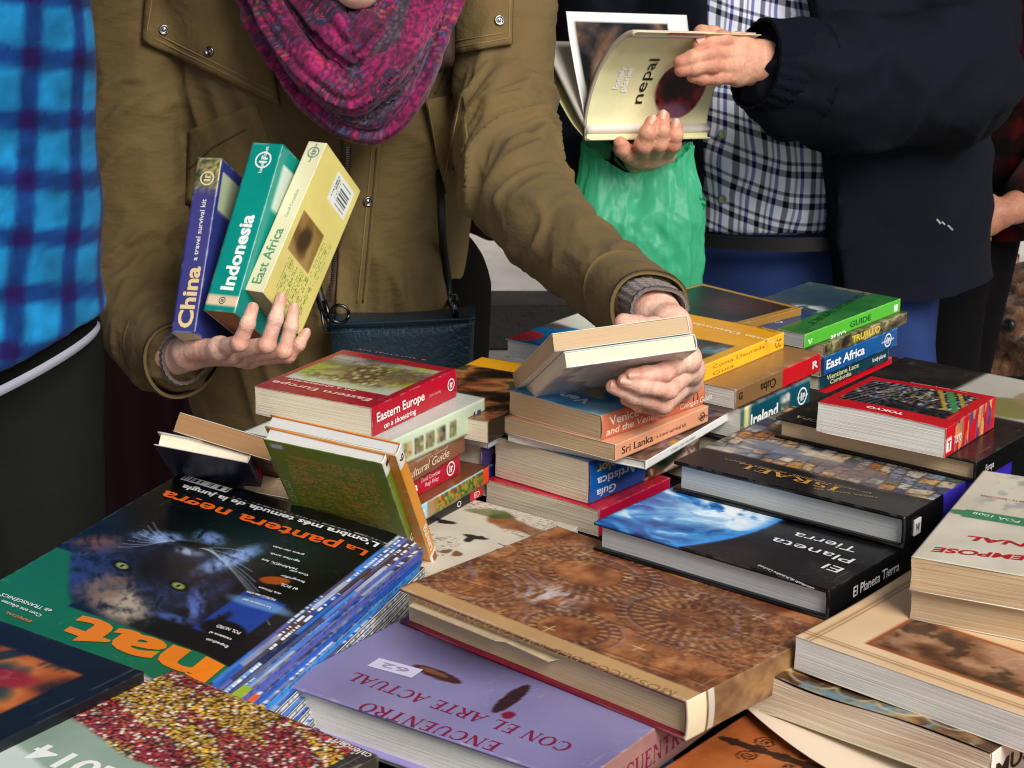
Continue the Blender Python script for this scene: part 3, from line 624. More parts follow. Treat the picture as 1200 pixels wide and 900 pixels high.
def art(x, y):
    W, L = b.W, b.L; P = lambda *p: np.array(b.px(*p))
    c = ramp(fbm(x*22, y*22, o=4, seed=3), [(.2, rgb(4, 5, 8)), (.7, rgb(10, 16, 20)), (1, rgb(18, 30, 36))])
    hx, hy = P(175, 672); ex = P(143, 662); ey = P(209, 686); nose = P(238, 640); fw = P(130, 715)
    gx, gy = P(300, 640); c = mix(c, rgb(16, 44, 44), ell(x, y, gx, gy, .07, .05, .3, .6)*.7)
    fur = fbm(x*160+2*fbm(x*40, y*40, seed=9), y*90, o=4, seed=5)*.5+fbm(x*120, y*120, o=3, seed=6)*.5
    st_ = fbm((x+y)*170+2*fbm(x*50, y*50, seed=8), (x-y)*60, o=4, seed=15); fu = lambda k: np.clip((fur*.6+st_*.6-.32)*k, 0, 1)
    c = mix(c, rgb(52, 60, 132), ell(x, y, *P(75, 668), .040, .05, .4, .6)*fu(2.2)); c = mix(c, rgb(150, 84, 46), ell(x, y, *P(118, 637), .022, .015, .5, .6)*fu(2.4))
    c = mix(c, rgb(44, 56, 104), ell(x, y, hx, hy, .086, .066, .1, .35)*fu(1.8)); c = mix(c, rgb(7, 8, 14), ell(x, y, *P(196, 662), .040, .030, 0, .6)*.75)
    c = mix(c, rgb(176, 158, 138), ell(x, y, *P(140, 706), .040, .021, -.55, .5)*fu(2.6)); c = mix(c, rgb(120, 92, 76), ell(x, y, *P(122, 688), .020, .030, 0, .6)*fu(2.0))
    c = mix(c, rgb(128, 162, 220), ell(x, y, *P(270, 655), .012, .036, -.25, .55)*fu(2.8)); c = mix(c, rgb(120, 150, 206), ell(x, y, *P(192, 630), .028, .011, .35, .6)*fu(2.4)); c = mix(c, rgb(110, 140, 200), ell(x, y, *P(246, 630), .016, .010, -.2, .6)*fu(2.4))
    c = mix(c, rgb(84, 110, 190), ell(x, y, *P(230, 708), .007, .030, .6, .6)*fu(2.4)); c = mix(c, rgb(70, 92, 160), ell(x, y, *P(205, 725), .02, .006, .1, .6)*fu(2.2))
    c = mix(c, rgb(150, 164, 190), ell(x, y, *P(221, 646), .0125, .0065, .1, .6)*fu(2.4)); c = mix(c, rgb(5, 5, 9), ell(x, y, *P(226, 638), .017, .0055, .2, .3)); c = mix(c, rgb(5, 5, 8), ell(x, y, *P(236, 626), .002, .010, .3, .4)*.8)
    for e in (ex, ey):
        c = mix(c, rgb(4, 4, 6), ell(x, y, *e, .0125, .0075, -.35, .2)); c = mix(c, rgb(126, 136, 72), ell(x, y, *e, .0075, .0046, -.35, .15)); c = mix(c, rgb(176, 182, 120), ell(x, y, *e, .004, .002, -.35, .3)*.6); c = mix(c, rgb(5, 5, 5), ell(x, y, *e, .0017, .0026, 0, .2))
    for k in range(16):                                     # whiskers
        s = P(*((232+k, 642) if k % 2 else (205-k, 634))); d = P(*((285+k*2, 640+k*6) if k % 2 else (180-k*3, 612+k*2)))
        u = d-s; ln = np.hypot(*u); u = u/ln; tt = (x-s[0])*u[0]+(y-s[1])*u[1]; vv = -(x-s[0])*u[1]+(y-s[1])*u[0]-.004*np.sin(tt/ln*3)
        c = mix(c, rgb(190, 204, 214), np.exp(-(vv/.00055)**2)*(tt > 0)*(tt < ln)*.55)
    g = P(62, 700); gl = sst(0, .012, (y-P(60, 695)[1])+(x-P(95, 715)[0])*.9-.01*np.sin(x*40)); yb = P(150, 735)[1]
    gm = np.maximum(sst(yb-.002, yb+.002, y), gl*(y > yb-.08)*(x > P(95, 700)[0])); c = mix(c, rgb(22, 104, 70), gm)
    o = box(x, y, *(P(62, 748)[0]+np.array((-.030, 0))), 0, 0) if False else None
    lb = P(245, 765); c = mix(c, rgb(150, 176, 40), (x < .012)*(y > yb)*1.)
    bx0, by0 = P(318, 716); bx1, by1 = P(240, 738); c = mix(c, rgb(28, 62, 150), box(x, y, min(bx0, bx1)-.004, max(bx0, bx1)+.01, min(by0, by1)-.018, max(by0, by1)+.004, .002)*sst(.2, .5, fbm(x*60, y*40, seed=4))); c = mix(c, rgb(120, 170, 220), ell(x, y, *P(305, 708), .03, .008, .1, .4)*.7)
    c = mix(c, rgb(5, 6, 8), ell(x, y, *P(262, 738), .022, .014, 0, .2)); c = mix(c, rgb(180, 80, 20), ell(x, y, *P(322, 680), .014, .0075, .4, .2)*.9)
    q0, q1 = P(218, 556), P(268, 578); bm = box(x, y, q1[0]+.002, q0[0]-.003, q0[1]+.0035, q0[1]+.0145, .0004); c = mix(c, rgb(232, 232, 232), bm); c = mix(c, rgb(20, 20, 20), bm*(vnoise(x*900, y*0) > .55)*((y-q0[1]) < .0125)*((y-q0[1]) > .005))
    for p in ((330, 602), (300, 612)): c = mix(c, rgb(200, 200, 200), np.exp(-((y-P(*p)[1])/.0003)**2)*.6*(x < W*.82))
    c = mix(c, rgb(150, 158, 160), words(x, y-P(330, 602)[1]+.0022, .0044, .001)*(np.abs(y-P(330, 602)[1]+.004) < .0035)*(x < W*.72))
    c = mix(c, strips(x, y, 3), sst(.0205, .0195, x))
    return c
b.cover((90, 90, 160), art, mt='gloss', res=.0011, th=.0003).block('pw', th=.0004)
OR = (226, 122, 22); wt = (232, 232, 232)
yb = b.px(258, 778)[1]
b.text('nat', tuple(b.px(262, 778)), (b.px(58, 748)[0], b.px(262, 778)[1]+.004), min(.046, b.L-yb-.004), OR, px=False, bold=.035, name='masthead_lettering')
b.text('La', (432, 645), (407, 638), .0110, (220, 92, 30), bold=.02); b.text('pantera negra', (400, 637), (195, 577), .0180, (226, 96, 28), bold=.02, name='headline_lettering')
b.text("L'ombra més temuda de la jungla", (445, 636), (216, 570), .0088, wt, bold=.025, name='subtitle_lettering')
for (s_, p, q, h) in (('HARNEX, los', (349, 667), (308, 655), .0040), ('aguiles amb', (352, 658), (318, 648), .0034), ('grans del món', (357, 650), (321, 640), .0034), ('el SOL', (350, 690), (330, 684), .0046), ('fotografiar', (358, 682), (330, 674), .0034), ('Guia per', (362, 674), (340, 668), .0034), ('La volcaria del', (318, 712), (286, 702), .0034),
                      ('NURLD des cims', (324, 703), (290, 693), .0040), ('dels Pirineus', (330, 696), (304, 688), .0034), ('Expedició', (268, 757), (243, 749), .0038), ('catalana al', (272, 749), (247, 741), .0036), ('POL NORD', (283, 741), (256, 733), .0048), ('Com ens afecten', (50, 722), (4, 704), .0046), ('els TRANSGÈNICS', (62, 716), (4, 696), .0052), ('ESPECIAL', (38, 729), (8, 718), .0034)):
    b.text(s_, p, q, h, wt if 'ESP' not in s_ else (230, 120, 30), bold=.01, name='cover_line')
b.slip()
mag = [  # label, band colours at the head, cover seed, spine
 ('magazine with a violet blue and brown edge, second from the top of the pile', [(150, 176, 40)], [(30, 50, 120), (120, 104, 180), (70, 50, 40), (60, 110, 200), (200, 200, 210)], (84, 96, 176)),
 ('magazine with a blue edge and orange masthead, third in the slipping pile', [(226, 96, 24)], [(20, 50, 140), (40, 110, 210), (20, 30, 60), (130, 180, 230)], (40, 90, 190)),
 ('magazine with a sky blue spine and yellow masthead, fourth in the pile', [(240, 176, 30)], [(30, 80, 180), (90, 170, 230), (220, 230, 240)], (60, 140, 220)),
 ('magazine with a white spine ruled in black, fifth in the slipping pile', [(236, 226, 200)], [(230, 230, 226), (60, 60, 60)], (232, 232, 228)),
 ('magazine with a grey and white spine, sixth in the slipping pile', [(220, 220, 216)], [(200, 206, 210), (90, 120, 60)], (222, 222, 216)),
 ('magazine with a pale spine over a black one, seventh in the pile', [(216, 210, 190)], [(40, 40, 44), (160, 60, 50)], (226, 222, 214)),
 ('magazine with a black and white spine, eighth in the slipping pile', [(190, 200, 60)], [(30, 30, 34), (90, 90, 90)], (210, 210, 206)),
 ('magazine with a lime green masthead and blue cover, ninth in the pile', [(150, 180, 50)], [(30, 90, 190), (40, 140, 90)], (60, 120, 190)),
 ('magazine with a dark green cover, at the bottom of the slipping pile', [(40, 110, 60)], [(20, 70, 50), (40, 100, 180)], (46, 104, 70))]
zt = .0672; ex = Vector((math.sin(th0), -math.cos(th0), 0)); ax = Vector((math.cos(th0), math.sin(th0), 0))
sh = [.006, .0115, .017, .023, .0285, .034, .039, .045, .051]; tk = [.0065, .0065, .006, .0075, .0075, .0075, .0075, .0075, .0075]
for i, (lb, band, cols, spc) in enumerate(mag):
    t = tk[i]; o = NAT.M.translation+ex*sh[i]+ax*(.002*math.sin(i*2.1)+.0015*i); o.z = TT+zt-t
    rt = th0+math.radians(i*1.05)
    m = Book('magazine', lb, 'magazine', NAT.W*(.985+.01*math.sin(i)), NAT.L*(.985+.012*math.cos(i*2)), t, Matrix.Translation(o) @ Matrix.Rotation(rt, 4, 'Z'), group=G2, warp=bendf(zt/.0725*.55))
    ph = photo(20+i, cols, 220, 60); bc = rgb(*band[0])
    def art(x, y, m=m, ph=ph, bc=bc, i_=11+i): return mix(mix(ph(x, y), strips(x, y, i_), sst(.026, .024, x)), bc, sst(m.L-.045, m.L-.043, y))
    def sp(a, z, spc=rgb(*spc), m=m, i=i): 
        c = full(a, spc); c = mix(c, rgb(26, 26, 30), ((z/m.t*(2 if 3 <= i <= 7 else 1)) % 1 > .64)*(i >= 3)*.95)
        return mix(c, rgb(60, 60, 70), words(a, z-.001, m.t, .002, seed=i)*.5)
    m.cover(spc, art, sp, th=.0003, mt='gloss', res=.0024).block('pw', th=.0004); m.sh = NAT.sh; m.slip(); zt -= t+.0002
for s_, q0, q1, h in (('AN', .030, .060, .012), ):
    pass
# ---- near left corner: dark picture book over the flower calendar
R_ = onz(168, 787, .0930); q = onz(0, 868, .0930); th = math.atan2((R_-q).y, (R_-q).x)
b = Book('book', 'thin dark picture book with an orange interior scene, at the near left corner', 'book', .24, .30, .008, Matrix.Translation(R_-Vector((math.cos(th), math.sin(th), 0))*.30-Vector((0, 0, .008))) @ Matrix.Rotation(th, 4, 'Z'))
def art(x, y):
    W, L = b.W, b.L; c = ramp(fbm(x*20, y*20, o=3), [(0, rgb(8, 14, 26)), (1, rgb(16, 26, 42))]); m = box(x, y, .030, W-.022, .028, L-.03, .002)
    n = fbm(x*14, y*18, o=4, seed=22); p = ramp(n, [(.25, rgb(14, 26, 36)), (.42, rgb(64, 34, 20)), (.55, rgb(150, 72, 28)), (.7, rgb(196, 110, 46)), (.85, rgb(30, 52, 62))])
    p = mix(p, rgb(140, 34, 40), ell(x, y, .075, .065, .03, .014, .3, .3)); p = mix(p, rgb(20, 34, 44), sst(.012, .004, np.abs(x-.11-.5*(y-.06)))*.9); p = mix(p, rgb(20, 30, 40), sst(.52, .6, fbm(x*40, y*14, seed=2))*.7)
    return c*(1-m[:, None])+p*m[:, None]
b.cover((10, 14, 22), art, mt='satin', th=.0008, inner=(20, 20, 24)).block('pc')
p0, p1 = onz(203, 785, .0845), onz(443, 885, .0845); u = p0-p1; th = math.atan2(u.y, u.x)-math.pi/2
b = Book('calendar', 'wall calendar with a carpet of red and yellow flowers and white figures', 'calendar', u.length, .29, .010, Matrix.Translation(p1-Vector((math.cos(th), math.sin(th), 0))*.29-Vector((0, 0, .010))) @ Matrix.Rotation(th, 4, 'Z'))
CAL = b
def art(x, y):
    W, L = b.W, b.L
    d, i = cells(x*340+1.2*fbm(x*60, y*60, o=2), y*340, 5); c = ramp(i, [(0, rgb(118, 20, 48)), (.3, rgb(150, 40, 56)), (.42, rgb(196, 150, 30)), (.62, rgb(222, 190, 60)), (.72, rgb(96, 60, 30)), (.82, rgb(210, 200, 190)), (.92, rgb(110, 84, 110)), (1, rgb(50, 60, 26))])
    band = fbm(x*22+y*30, y*48, o=4, seed=9); c = mix(c, ramp(i, [(0, rgb(140, 16, 50)), (.6, rgb(170, 60, 60)), (1, rgb(120, 40, 70))]), sst(.5, .58, band)*.85); c = mix(c, ramp(i, [(0, rgb(230, 200, 70)), (1, rgb(190, 150, 30))]), sst(.5, .42, band)*.6)
    c = mix(c, rgb(236, 226, 206), (_h(np.floor(i*977), np.floor(i*331), np.zeros_like(i), 2) > .84)*.85); c = c*(.7+.6*fbm(x*90, y*90, o=3, seed=77))[:, None]; c = mix(c, rgb(44, 30, 20), sst(.38, .62, d)*.85); c = mix(c, rgb(236, 220, 200), sst(.2, .1, d)*.35)
    e = (y-b.px(90, 838)[1])-(x-b.px(90, 838)[0])*.0; q = np.array(b.px(80, 845)); q2 = np.array(b.px(200, 898)); n = q2-q; s_ = ((x-q[0])*n[1]-(y-q[1])*n[0])/np.hypot(*n)
    sg = np.sign((b.px(75, 885)[0]-q[0])*n[1]-(b.px(75, 885)[1]-q[1])*n[0]); wv = .006*np.sin(x*40)+.006*fbm(x*60, y*60, seed=3)
    c = mix(c, ramp(fbm(x*20, y*20, seed=4), [(0, rgb(126, 150, 136)), (1, rgb(160, 178, 160))]), sst(-.002, .004, s_*sg+wv-.004)); c = mix(c, rgb(206, 216, 212), sst(.05, .056, s_*sg+wv)*.9)
    return mix(c, rgb(40, 44, 46), (x < .014)*.9)
b.cover((60, 54, 48), art, mt='gloss', res=.0011, th=.0006).block('pc')
b.text('2014', (150, 906), (52, 872), .021, (236, 238, 236), bold=.02, name='year_lettering'); b.text('calendari', tuple(b.px(437, 885)), tuple(b.px(395, 866)), .007, (214, 214, 206), px=False, bold=.01, name='subtitle_lettering')

# ---- leaning row: navy, brown, olive green, orange guide
G3 = 'guides leaning against each other'
b = spun('book', 'navy guide with pink spine lettering and pale pages, lowest of the leaning row', 'book', (290, 543), 1.62, 86.2, 38, 10, .086, .185, .0135, group=G3)
b.cover((20, 22, 56), None, mt='satin', th=.0012, back=plain((18, 20, 50)), bulge=.001).block('pc', hard=True, inset=.003); b.bul = .001
b.spine('LONDRES', .03, .075, .003, .0075, (206, 30, 104), bold=.02)
b = spun('book', 'brown paged paperback lying behind the navy guide in the leaning row', 'book', (316, 540), 1.62, 87.8, 35, 16.5, .091, .185, .0185, group=G3)
b.cover((84, 52, 34), None, mt='matte').block('pb', jag=.0007)
b = spun('book', 'olive green guide with a printed blurb on its back, leaning to the left', 'book', (447, 543), 1.52, 78.9, 50.2, 8.8, .1065, .185, .0125, group=G3)
def bk(x, y):
    W, L = b.W, b.L; c = full(x, rgb(112, 134, 44))*(.86+.2*fbm(x*14, y*14, o=3, seed=2))[:, None]
    m = box(x, y, W*.10, W*.88, L*.06, L*.90); oc = ramp(vnoise(x*30, np.floor(y/.0036)*5.1), [(0, rgb(170, 150, 60)), (.5, rgb(196, 120, 50)), (1, rgb(176, 160, 90))])
    k = np.clip(words(x, y, .0036, .0011, .75), 0, 1)*m; c = c*(1-k[:, None])+oc*k[:, None]
    return mix(c, rgb(190, 200, 220), box(x, y, W-.016, W-.005, L-.012, L-.005)*.9)
def sp(a, z): return mix(mix(full(a, rgb(112, 134, 40)), rgb(232, 228, 216), (a < .022)*1.-0), rgb(232, 230, 222), (a > .166)*1.)
b.cover((96, 116, 34), None, sp, bk, th=.001, mt='satin', backres=1, bulge=.0008, inner=(230, 230, 224)).block('pg', hard=True, inset=.002); b.bul = .0008
b.spine('1', .006, .012, .004, .006, (60, 60, 70)); b.spine('GUIES', .128, .160, .003, .0062, (236, 234, 220), bold=.02); b.text('GUIES', (.098, .120), (.098, .082), .0062, (176, 170, 110), face='back', px=False, bold=0)
mb = MB(); mb.box((.176, -.0014, .006), (.006, .0006, .005)); mb.build('emblem', flat('ink_blue', 40, 110, 180), b.cov)
b = spun('book', 'orange guide with a white tipped spine, leaning to the left beside the olive guide', 'book', (463, 534), 1.522, 78.0, 50.8, 9.4, .1185, .187, .0128, group=G3)
def sp(a, z): return mix(mix(full(a, rgb(226, 148, 44)), rgb(236, 230, 220), (a < .024)*1.), rgb(238, 234, 226), (a > .170)*1.)
b.cover((218, 134, 40), None, sp, th=.001, mt='satin', bulge=.0008, inner=(200, 110, 30)).block('pg', hard=True, inset=.002); b.bul = .0008
b.spine('9', .009, .0165, .003, .0072, (50, 50, 60)); b.spine('Balears', .125, .165, .003, .0068, (244, 236, 220), bold=.02)
mb = MB(); mb.box((.179, -.0014, .0065), (.010, .0006, .006)); mb.build('emblem', flat('ink_russet', 150, 80, 50), b.cov)

# ---- red guide stack
b = flatbook('book', 'thick red shoestring travel guide with a village painting, topmost of the left stack', 'book', (299, 452), (435, 478), (533, 432), .140, .028)
EE = b; er = math.degrees(math.atan2(b.M[1][0], b.M[0][0]))
def art(x, y):
    W, L = b.W, b.L; c = full(x, rgb(150, 14, 34)); m = box(x, y, W*.06, W*.95, L*.10, L*.73)
    n = fbm(x*46, y*46, o=4, seed=5); p = ramp(y/L+.15*(n-.5), [(.08, rgb(70, 70, 64)), (.2, rgb(180, 176, 168)), (.3, rgb(92, 86, 58)), (.42, rgb(110, 96, 60)), (.52, rgb(150, 150, 84)), (.62, rgb(176, 182, 150)), (.8, rgb(190, 200, 196))])
    d, i = cells(x*170, y*110, 4); h = sst(.35, .5, fbm(x*30, y*22, o=3, seed=9))*box(x, y, W*.15, W*.9, L*.2, L*.62, .01)
    p = mix(p, ramp(i, [(0, rgb(96, 64, 40)), (.4, rgb(160, 124, 84)), (.7, rgb(112, 120, 40)), (1, rgb(200, 190, 150))]), h*.85); p = mix(p, rgb(150, 170, 40), sst(.55, .65, fbm(x*24, y*30, o=3, seed=19))*.7); p = mix(p, rgb(60, 46, 34), sst(.3, .5, d)*h*.6)
    p = mix(p, rgb(72, 64, 44), ((y/.003) % 1 > .6)*box(x, y, 0, W, L*.14, L*.3)*.5)
    return c*(1-m[:, None])+p*m[:, None]
def sp(a, z): return full(a, rgb(176, 16, 42))
b.cover((160, 16, 38), art, sp, mt='gloss', res=.0011, bulge=.0006).block('pc', jag=.0006); b.bul = .0006
wt = (240, 232, 228)
b.text('Eastern Europe', (437, 468), (322, 446), .0085, (226, 190, 180), bold=.02); b.text('on a shoestring', (418, 458), (340, 444), .0052, (226, 190, 180), bold=.02, name='subtitle_lettering')
b.text('a survival kit', (500, 422), (420, 409), .003, (190, 110, 110), bold=0, name='subtitle_lettering')
Ls = b.L; b.spine('Eastern Europe', Ls*.05, Ls*.60, .0125, .0088, wt, bold=.02); b.spine('on a shoestring', Ls*.13, Ls*.50, .0030, .0058, wt, bold=.015); b.spine('David Stanley', Ls*.66, Ls*.80, .0125, .003, (226, 160, 160), bold=0); logo(b, Ls*.925, .015, .0062)
b = footbook('book', 'pale green guide with five small photos along its spine, under the red shoestring guide', 'book', (568, 466), .1118, .029, .13, .205, er-2)
def sp(a, z):
    c = full(a, rgb(198, 214, 186))*(.94+.1*fbm(a*50, z*50))[:, None]
    for k in range(5):
        a0 = .068+.0185*k; ph = photo(30+k, [(40, 36, 56), (150, 130, 100), (90, 110, 60), (200, 170, 130)], 90, 110)(a+k, z); m = box(a, z, a0, a0+.0145, .006, .0195, .0003); c = c*(1-m[:, None])+ph*m[:, None]
    return c
b.cover((196, 206, 190), plain((196, 204, 196)), sp, mt='gloss', res=.003, bulge=.0006).block('pc'); b.bul = .0006
b.spine('15', .184, .197, .008, .012, (30, 80, 140), bold=.03); b.spine('GUIDES', .176, .1795, .003, .004, (150, 170, 170), bold=0)
b = footbook('book', 'brown cultural guide paperback, third from the top of the left stack', 'book', (545, 508), .0825, .018, .125, .19, er+3)
b.cover((124, 84, 58), None, lambda a, z: full(a, rgb(126, 82, 56))*(.85+.3*fbm(a*60, z*60, o=3))[:, None], mt='satin').block('pt'); b.spine('Cultural Guide', .075, .158, .0052, .0082, (226, 206, 180), bold=.005, shear=.25); b.spine('the essential', .118, .155, .0142, .0026, (210, 180, 150), bold=0)
b = footbook('book', 'red regional travel guide, fourth from the top of the left stack', 'book', (539, 531), .0642, .021, .125, .185, er-1)
b.cover((170, 22, 48), None, lambda a, z: full(a, rgb(178, 22, 48)), mt='gloss').block('pc'); b.spine('Tunisia', .062, .112, .006, .009, wt, bold=.02); b.spine('David Crowther', .118, .15, .0115, .0042, (236, 190, 196), bold=.01); b.spine('Hugh Finlay', .124, .147, .0055, .0042, (236, 190, 196), bold=.01); logo(b, .168, .0105, .0072)
b = footbook('book', 'paperback with a garden and pale blue sky on its spine, in the left stack', 'book', (573, 546), .0430, .0168, .125, .20, er+1)
def sp(a, z):
    c = full(a, rgb(150, 206, 226)); d, i = cells(a*330, z*330, 3); c = mix(c, ramp(i, [(0, rgb(40, 70, 30)), (.4, rgb(90, 120, 40)), (.7, rgb(160, 150, 40)), (.9, rgb(190, 60, 50)), (1, rgb(30, 40, 26))]), sst(.095, .10, a)*(z < .015)); c = mix(c, rgb(160, 110, 60), box(a, z, .086, .104, 0, .0168)*.8)
    c = mix(c, rgb(222, 232, 236), box(a, z, .055, .08, .005, .011)*words(a, z, .004)*2); return mix(c, rgb(224, 76, 36), sst(.187, .188, a))
b.cover((220, 80, 40), plain((120, 70, 44)), sp, mt='gloss', res=.0022).block('pc')
b = footbook('book', 'black paperback with a small red label, lowest of the left stack', 'book', (566, 567), .0260, .0118, .125, .195, er-1)
b.cover((22, 22, 24), None, lambda a, z: mix(full(a, rgb(24, 24, 26)), rgb(190, 30, 50), (a > .172)*1.), mt='satin').block('pc'); b.spine('O', .148, .155, .002, .006, (220, 220, 216)); b.spine('ED', .178, .188, .002, .006, (240, 200, 200))
# ---- illustrated white nature book, flat on the cloth
b = flatbook('book', 'white softcover field guide with drawn animals, flat on the cloth below the left stack', 'book', (470, 585), (560, 690), (677, 617), .0140, .012, L=.22, W=.215, rot=er-5)
r_ = onz(677, 617, .014); th = math.radians(er-6); f_ = r_-Vector((math.cos(th), math.sin(th), 0))*.22; b.M = Matrix.Translation(Vector((f_.x, f_.y, TT+.002))) @ Matrix.Rotation(th, 4, 'Z'); b.Mi = b.M.inverted(); b.root.matrix_world = b.M
def art(x, y):
    W, L = b.W, b.L; P = b.px; c = ramp(fbm(x*20, y*20, o=3), [(0, rgb(196, 188, 170)), (1, rgb(222, 214, 198))])
    n = fbm(x*60, y*60, o=4, seed=7); x0_, y0_ = x, y; x = x+.012*(fbm(x*55, y*55, o=3, seed=41)-.5); y = y+.012*(fbm(x*55, y*55, o=3, seed=43)-.5)
    for (p, rx, ry, rot, cc) in (((595, 612), .030, .013, -.3, (140, 84, 44)), ((622, 622), .018, .009, -.2, (116, 60, 30)), ((573, 600), .022, .010, .2, (88, 104, 56)), ((585, 605), .012, .006, .3, (70, 84, 44)), ((640, 630), .012, .004, .1, (110, 100, 60))):
        c = mix(c, rgb(*cc), ell(x, y, *P(*p), rx, ry, rot, .25)*(.35+1.2*n))
    for (p, rx, ry) in (((522, 611), .011, .0045), ((556, 629), .013, .005), ((548, 632), .005, .007), ((600, 640), .014, .0012), ((585, 645), .001, .006)): c = mix(c, rgb(40, 36, 34), ell(x, y, *P(*p), rx, ry, .2, .2))
    for p in ((524, 645), (537, 649)): c = mix(c, rgb(120, 84, 56), ell(x, y, *P(*p), .005, .0045, 0, .2))
    k = words(x, y, .0042, .0012, .4)*sst(.44, .5, vnoise(x*26, y*26, seed=8)); c = mix(c, rgb(110, 100, 90), k)
    return mix(c, rgb(190, 90, 40), box(x, y, W*.42, W, L*.86, L)*.9)
b.cover((214, 206, 190), art, mt='satin', res=.0012).block('pw')
# ---- behind: dark painting book, purple guide, small white and blue books
b = flatbook('book', 'book with a dark brown painting and a yellow band, behind the pale green guide', 'book', (500, 470), (572, 494), (640, 450), .1, .022, W=.12, L=.185, rot=er)
def art(x, y):
    W, L = b.W, b.L; c = photo(8, [(24, 18, 14), (70, 44, 28), (130, 72, 40), (170, 110, 70), (50, 60, 40)], 40, 40)(x, y); return mix(c, rgb(226, 160, 30), sst(.034, .030, y))
b.cover((40, 30, 24), art, mt='gloss').block('pc', jag=.0006); b.text('ATLAS', (.05, .014), (.02, .014), .008, (246, 226, 160), px=False, bold=.02)
b = flatbook('book', 'small purple guide with pale yellow lettering between the middle stacks', 'book', (520, 508), (563, 522), (600, 498), .062, .0235, W=.11, L=.12, rot=er)
b.cover((70, 56, 116), plain((90, 80, 110)), lambda a, z: full(a, rgb(74, 60, 122)), mt='satin', bulge=.001).block('pc', hard=True); b.bul = .001
for (s_, z, w0, w1) in (('spain', .0155, .022, .048), ('history', .0095, .020, .052), ('guide', .0035, .026, .048)): b.spine(s_, w0, w1, z, .0048, (206, 190, 110), bold=.01)
b.spine('O', .066, .074, .008, .009, (206, 190, 110), bold=.02)
b = flatbook('book', 'slim white booklet on top of the small purple guide', 'booklet', (535, 498), (572, 511), (604, 490), .0755, .0128, W=.10, L=.085, rot=er)
b.cover((150, 150, 160), plain((110, 112, 120)), lambda a, z: full(a, rgb(214, 222, 240)), mt='gloss').block('pw')
b = flatbook('book', 'dark blue book under the small purple guide', 'book', (520, 530), (570, 548), (612, 520), .038, .03, W=.115, L=.13, rot=er)
b.cover((22, 30, 96), None, lambda a, z: full(a, rgb(26, 34, 110)), mt='gloss').block('pc', hard=True)

# ---- Venice stack
b = flatbook('book', 'red Israel travel guide, lowest of the stack in the middle', 'book', (568, 562), (702, 598), (787, 560), .027, .0268)
ISG = b
b.cover((190, 20, 40), plain((196, 22, 44)), lambda a, z: full(a, rgb(186, 20, 60)), mt='gloss').block('pc', jag=.0006)
b.text('ISRAEL', (682, 580), (616, 562), .0090, (236, 220, 216), serif=True)
b = flatbook('book', 'thick artistic guide with a blue spine, second from the bottom of the middle stack', 'book', (600, 514), (690, 541), (800, 494), .0702, .043, L=.175, W=.118)
def sp(a, z):
    c = full(a, rgb(18, 92, 178)); c = mix(c, rgb(10, 40, 110), (np.abs(z-.02) > .0185)*.7); m = sst(.085, .088, a); ph = photo(50, [(20, 30, 26), (60, 90, 60), (130, 60, 40), (220, 220, 210)], 60, 90)(a, z); return c*(1-m[:, None])+ph*m[:, None]
b.cover((24, 92, 176), plain((90, 160, 200)), sp, mt='gloss', bulge=.002, inner=(150, 20, 40)).block('pc', jag=.0007); b.bul = .002
for (s_, z, a1, cc) in (('Guía', .012, .040, (220, 226, 236)), ('Artística', .024, .072, (220, 226, 236)), ('color', .036, .048, (226, 200, 60))): b.spine(s_, a1, .010, z, .0085, cc, bold=.02)
b = flatbook('book', 'flat picture book with a white spine and light blue edge, under the salmon guide', 'book', (599, 505), (757, 540), (848, 479), .0795, .0088)
b.cover((120, 180, 210), photo(12, [(40, 30, 26), (110, 80, 60), (150, 110, 120), (60, 60, 90), (190, 150, 60)], 40, 30), lambda a, z: full(a, rgb(236, 236, 234)), mt='gloss', th=.0014, res=.003).block('pw', hard=True, inset=.001); b.spine('Guías con encanto', .05, .10, .003, .0035, (150, 150, 150), bold=0)
b = flatbook('book', 'salmon spined travel survival kit, between the white spine book and the Venice guide', 'book', (597, 485), (721, 521), (819, 473), .0965, .0165)
b.cover((226, 160, 120), None, lambda a, z: full(a, rgb(228, 160, 122)), mt='satin').block('pt', jag=.0005); b.spine('Sri Lanka', .010, .060, .0045, .0075, (60, 44, 40), bold=.01); b.spine('- a travel survival kit', .062, .115, .0055, .004, (110, 74, 60), bold=0); b.spine('Tony Wheeler', .135, .158, .006, .003, (110, 74, 60), bold=0); logo(b, b.L*.93, .008, .0045, (60, 44, 40))
b = flatbook('book', 'thick guide to Venice with a blue cover and terracotta spine, topmost of the middle stack', 'book', (597, 457), (704, 487), (824, 446), .1210, .0243)
VEN = b
def art(x, y):
    W, L = b.W, b.L; c = ramp(fbm(x*40, y*30, o=4, seed=3), [(.2, rgb(40, 106, 160)), (.6, rgb(74, 146, 190)), (.9, rgb(150, 196, 214))]); return mix(c, rgb(220, 180, 130), sst(.5, .62, fbm(x*40, y*36, o=3, seed=8))*(x < W*.6)*(y < L*.75)*.8)
b.cover((214, 120, 84), art, lambda a, z: full(a, rgb(216, 122, 86))*(.92+.14*fbm(a*50, z*60))[:, None], mt='satin', bulge=.0022).block('pt', jag=.0006); b.bul = .0022
b.text('Venice', (696, 470), (637, 454), .0135, (226, 232, 236), bold=.03); b.text('and the Veneto', (690, 455), (650, 441), .0065, (226, 232, 236), bold=.01, name='subtitle_lettering')
b.spine('Venice', .010, .052, .0128, .0082, (246, 226, 210), bold=.02); b.spine('and the Veneto', .006, .088, .0035, .0072, (246, 226, 210), bold=.02); b.spine('Cadogan Guide', .115, .165, .0035, .006, (246, 226, 210), bold=.01); b.spine('( )', b.L*.88, b.L*.93, .007, .010, (60, 34, 30), bold=.01)
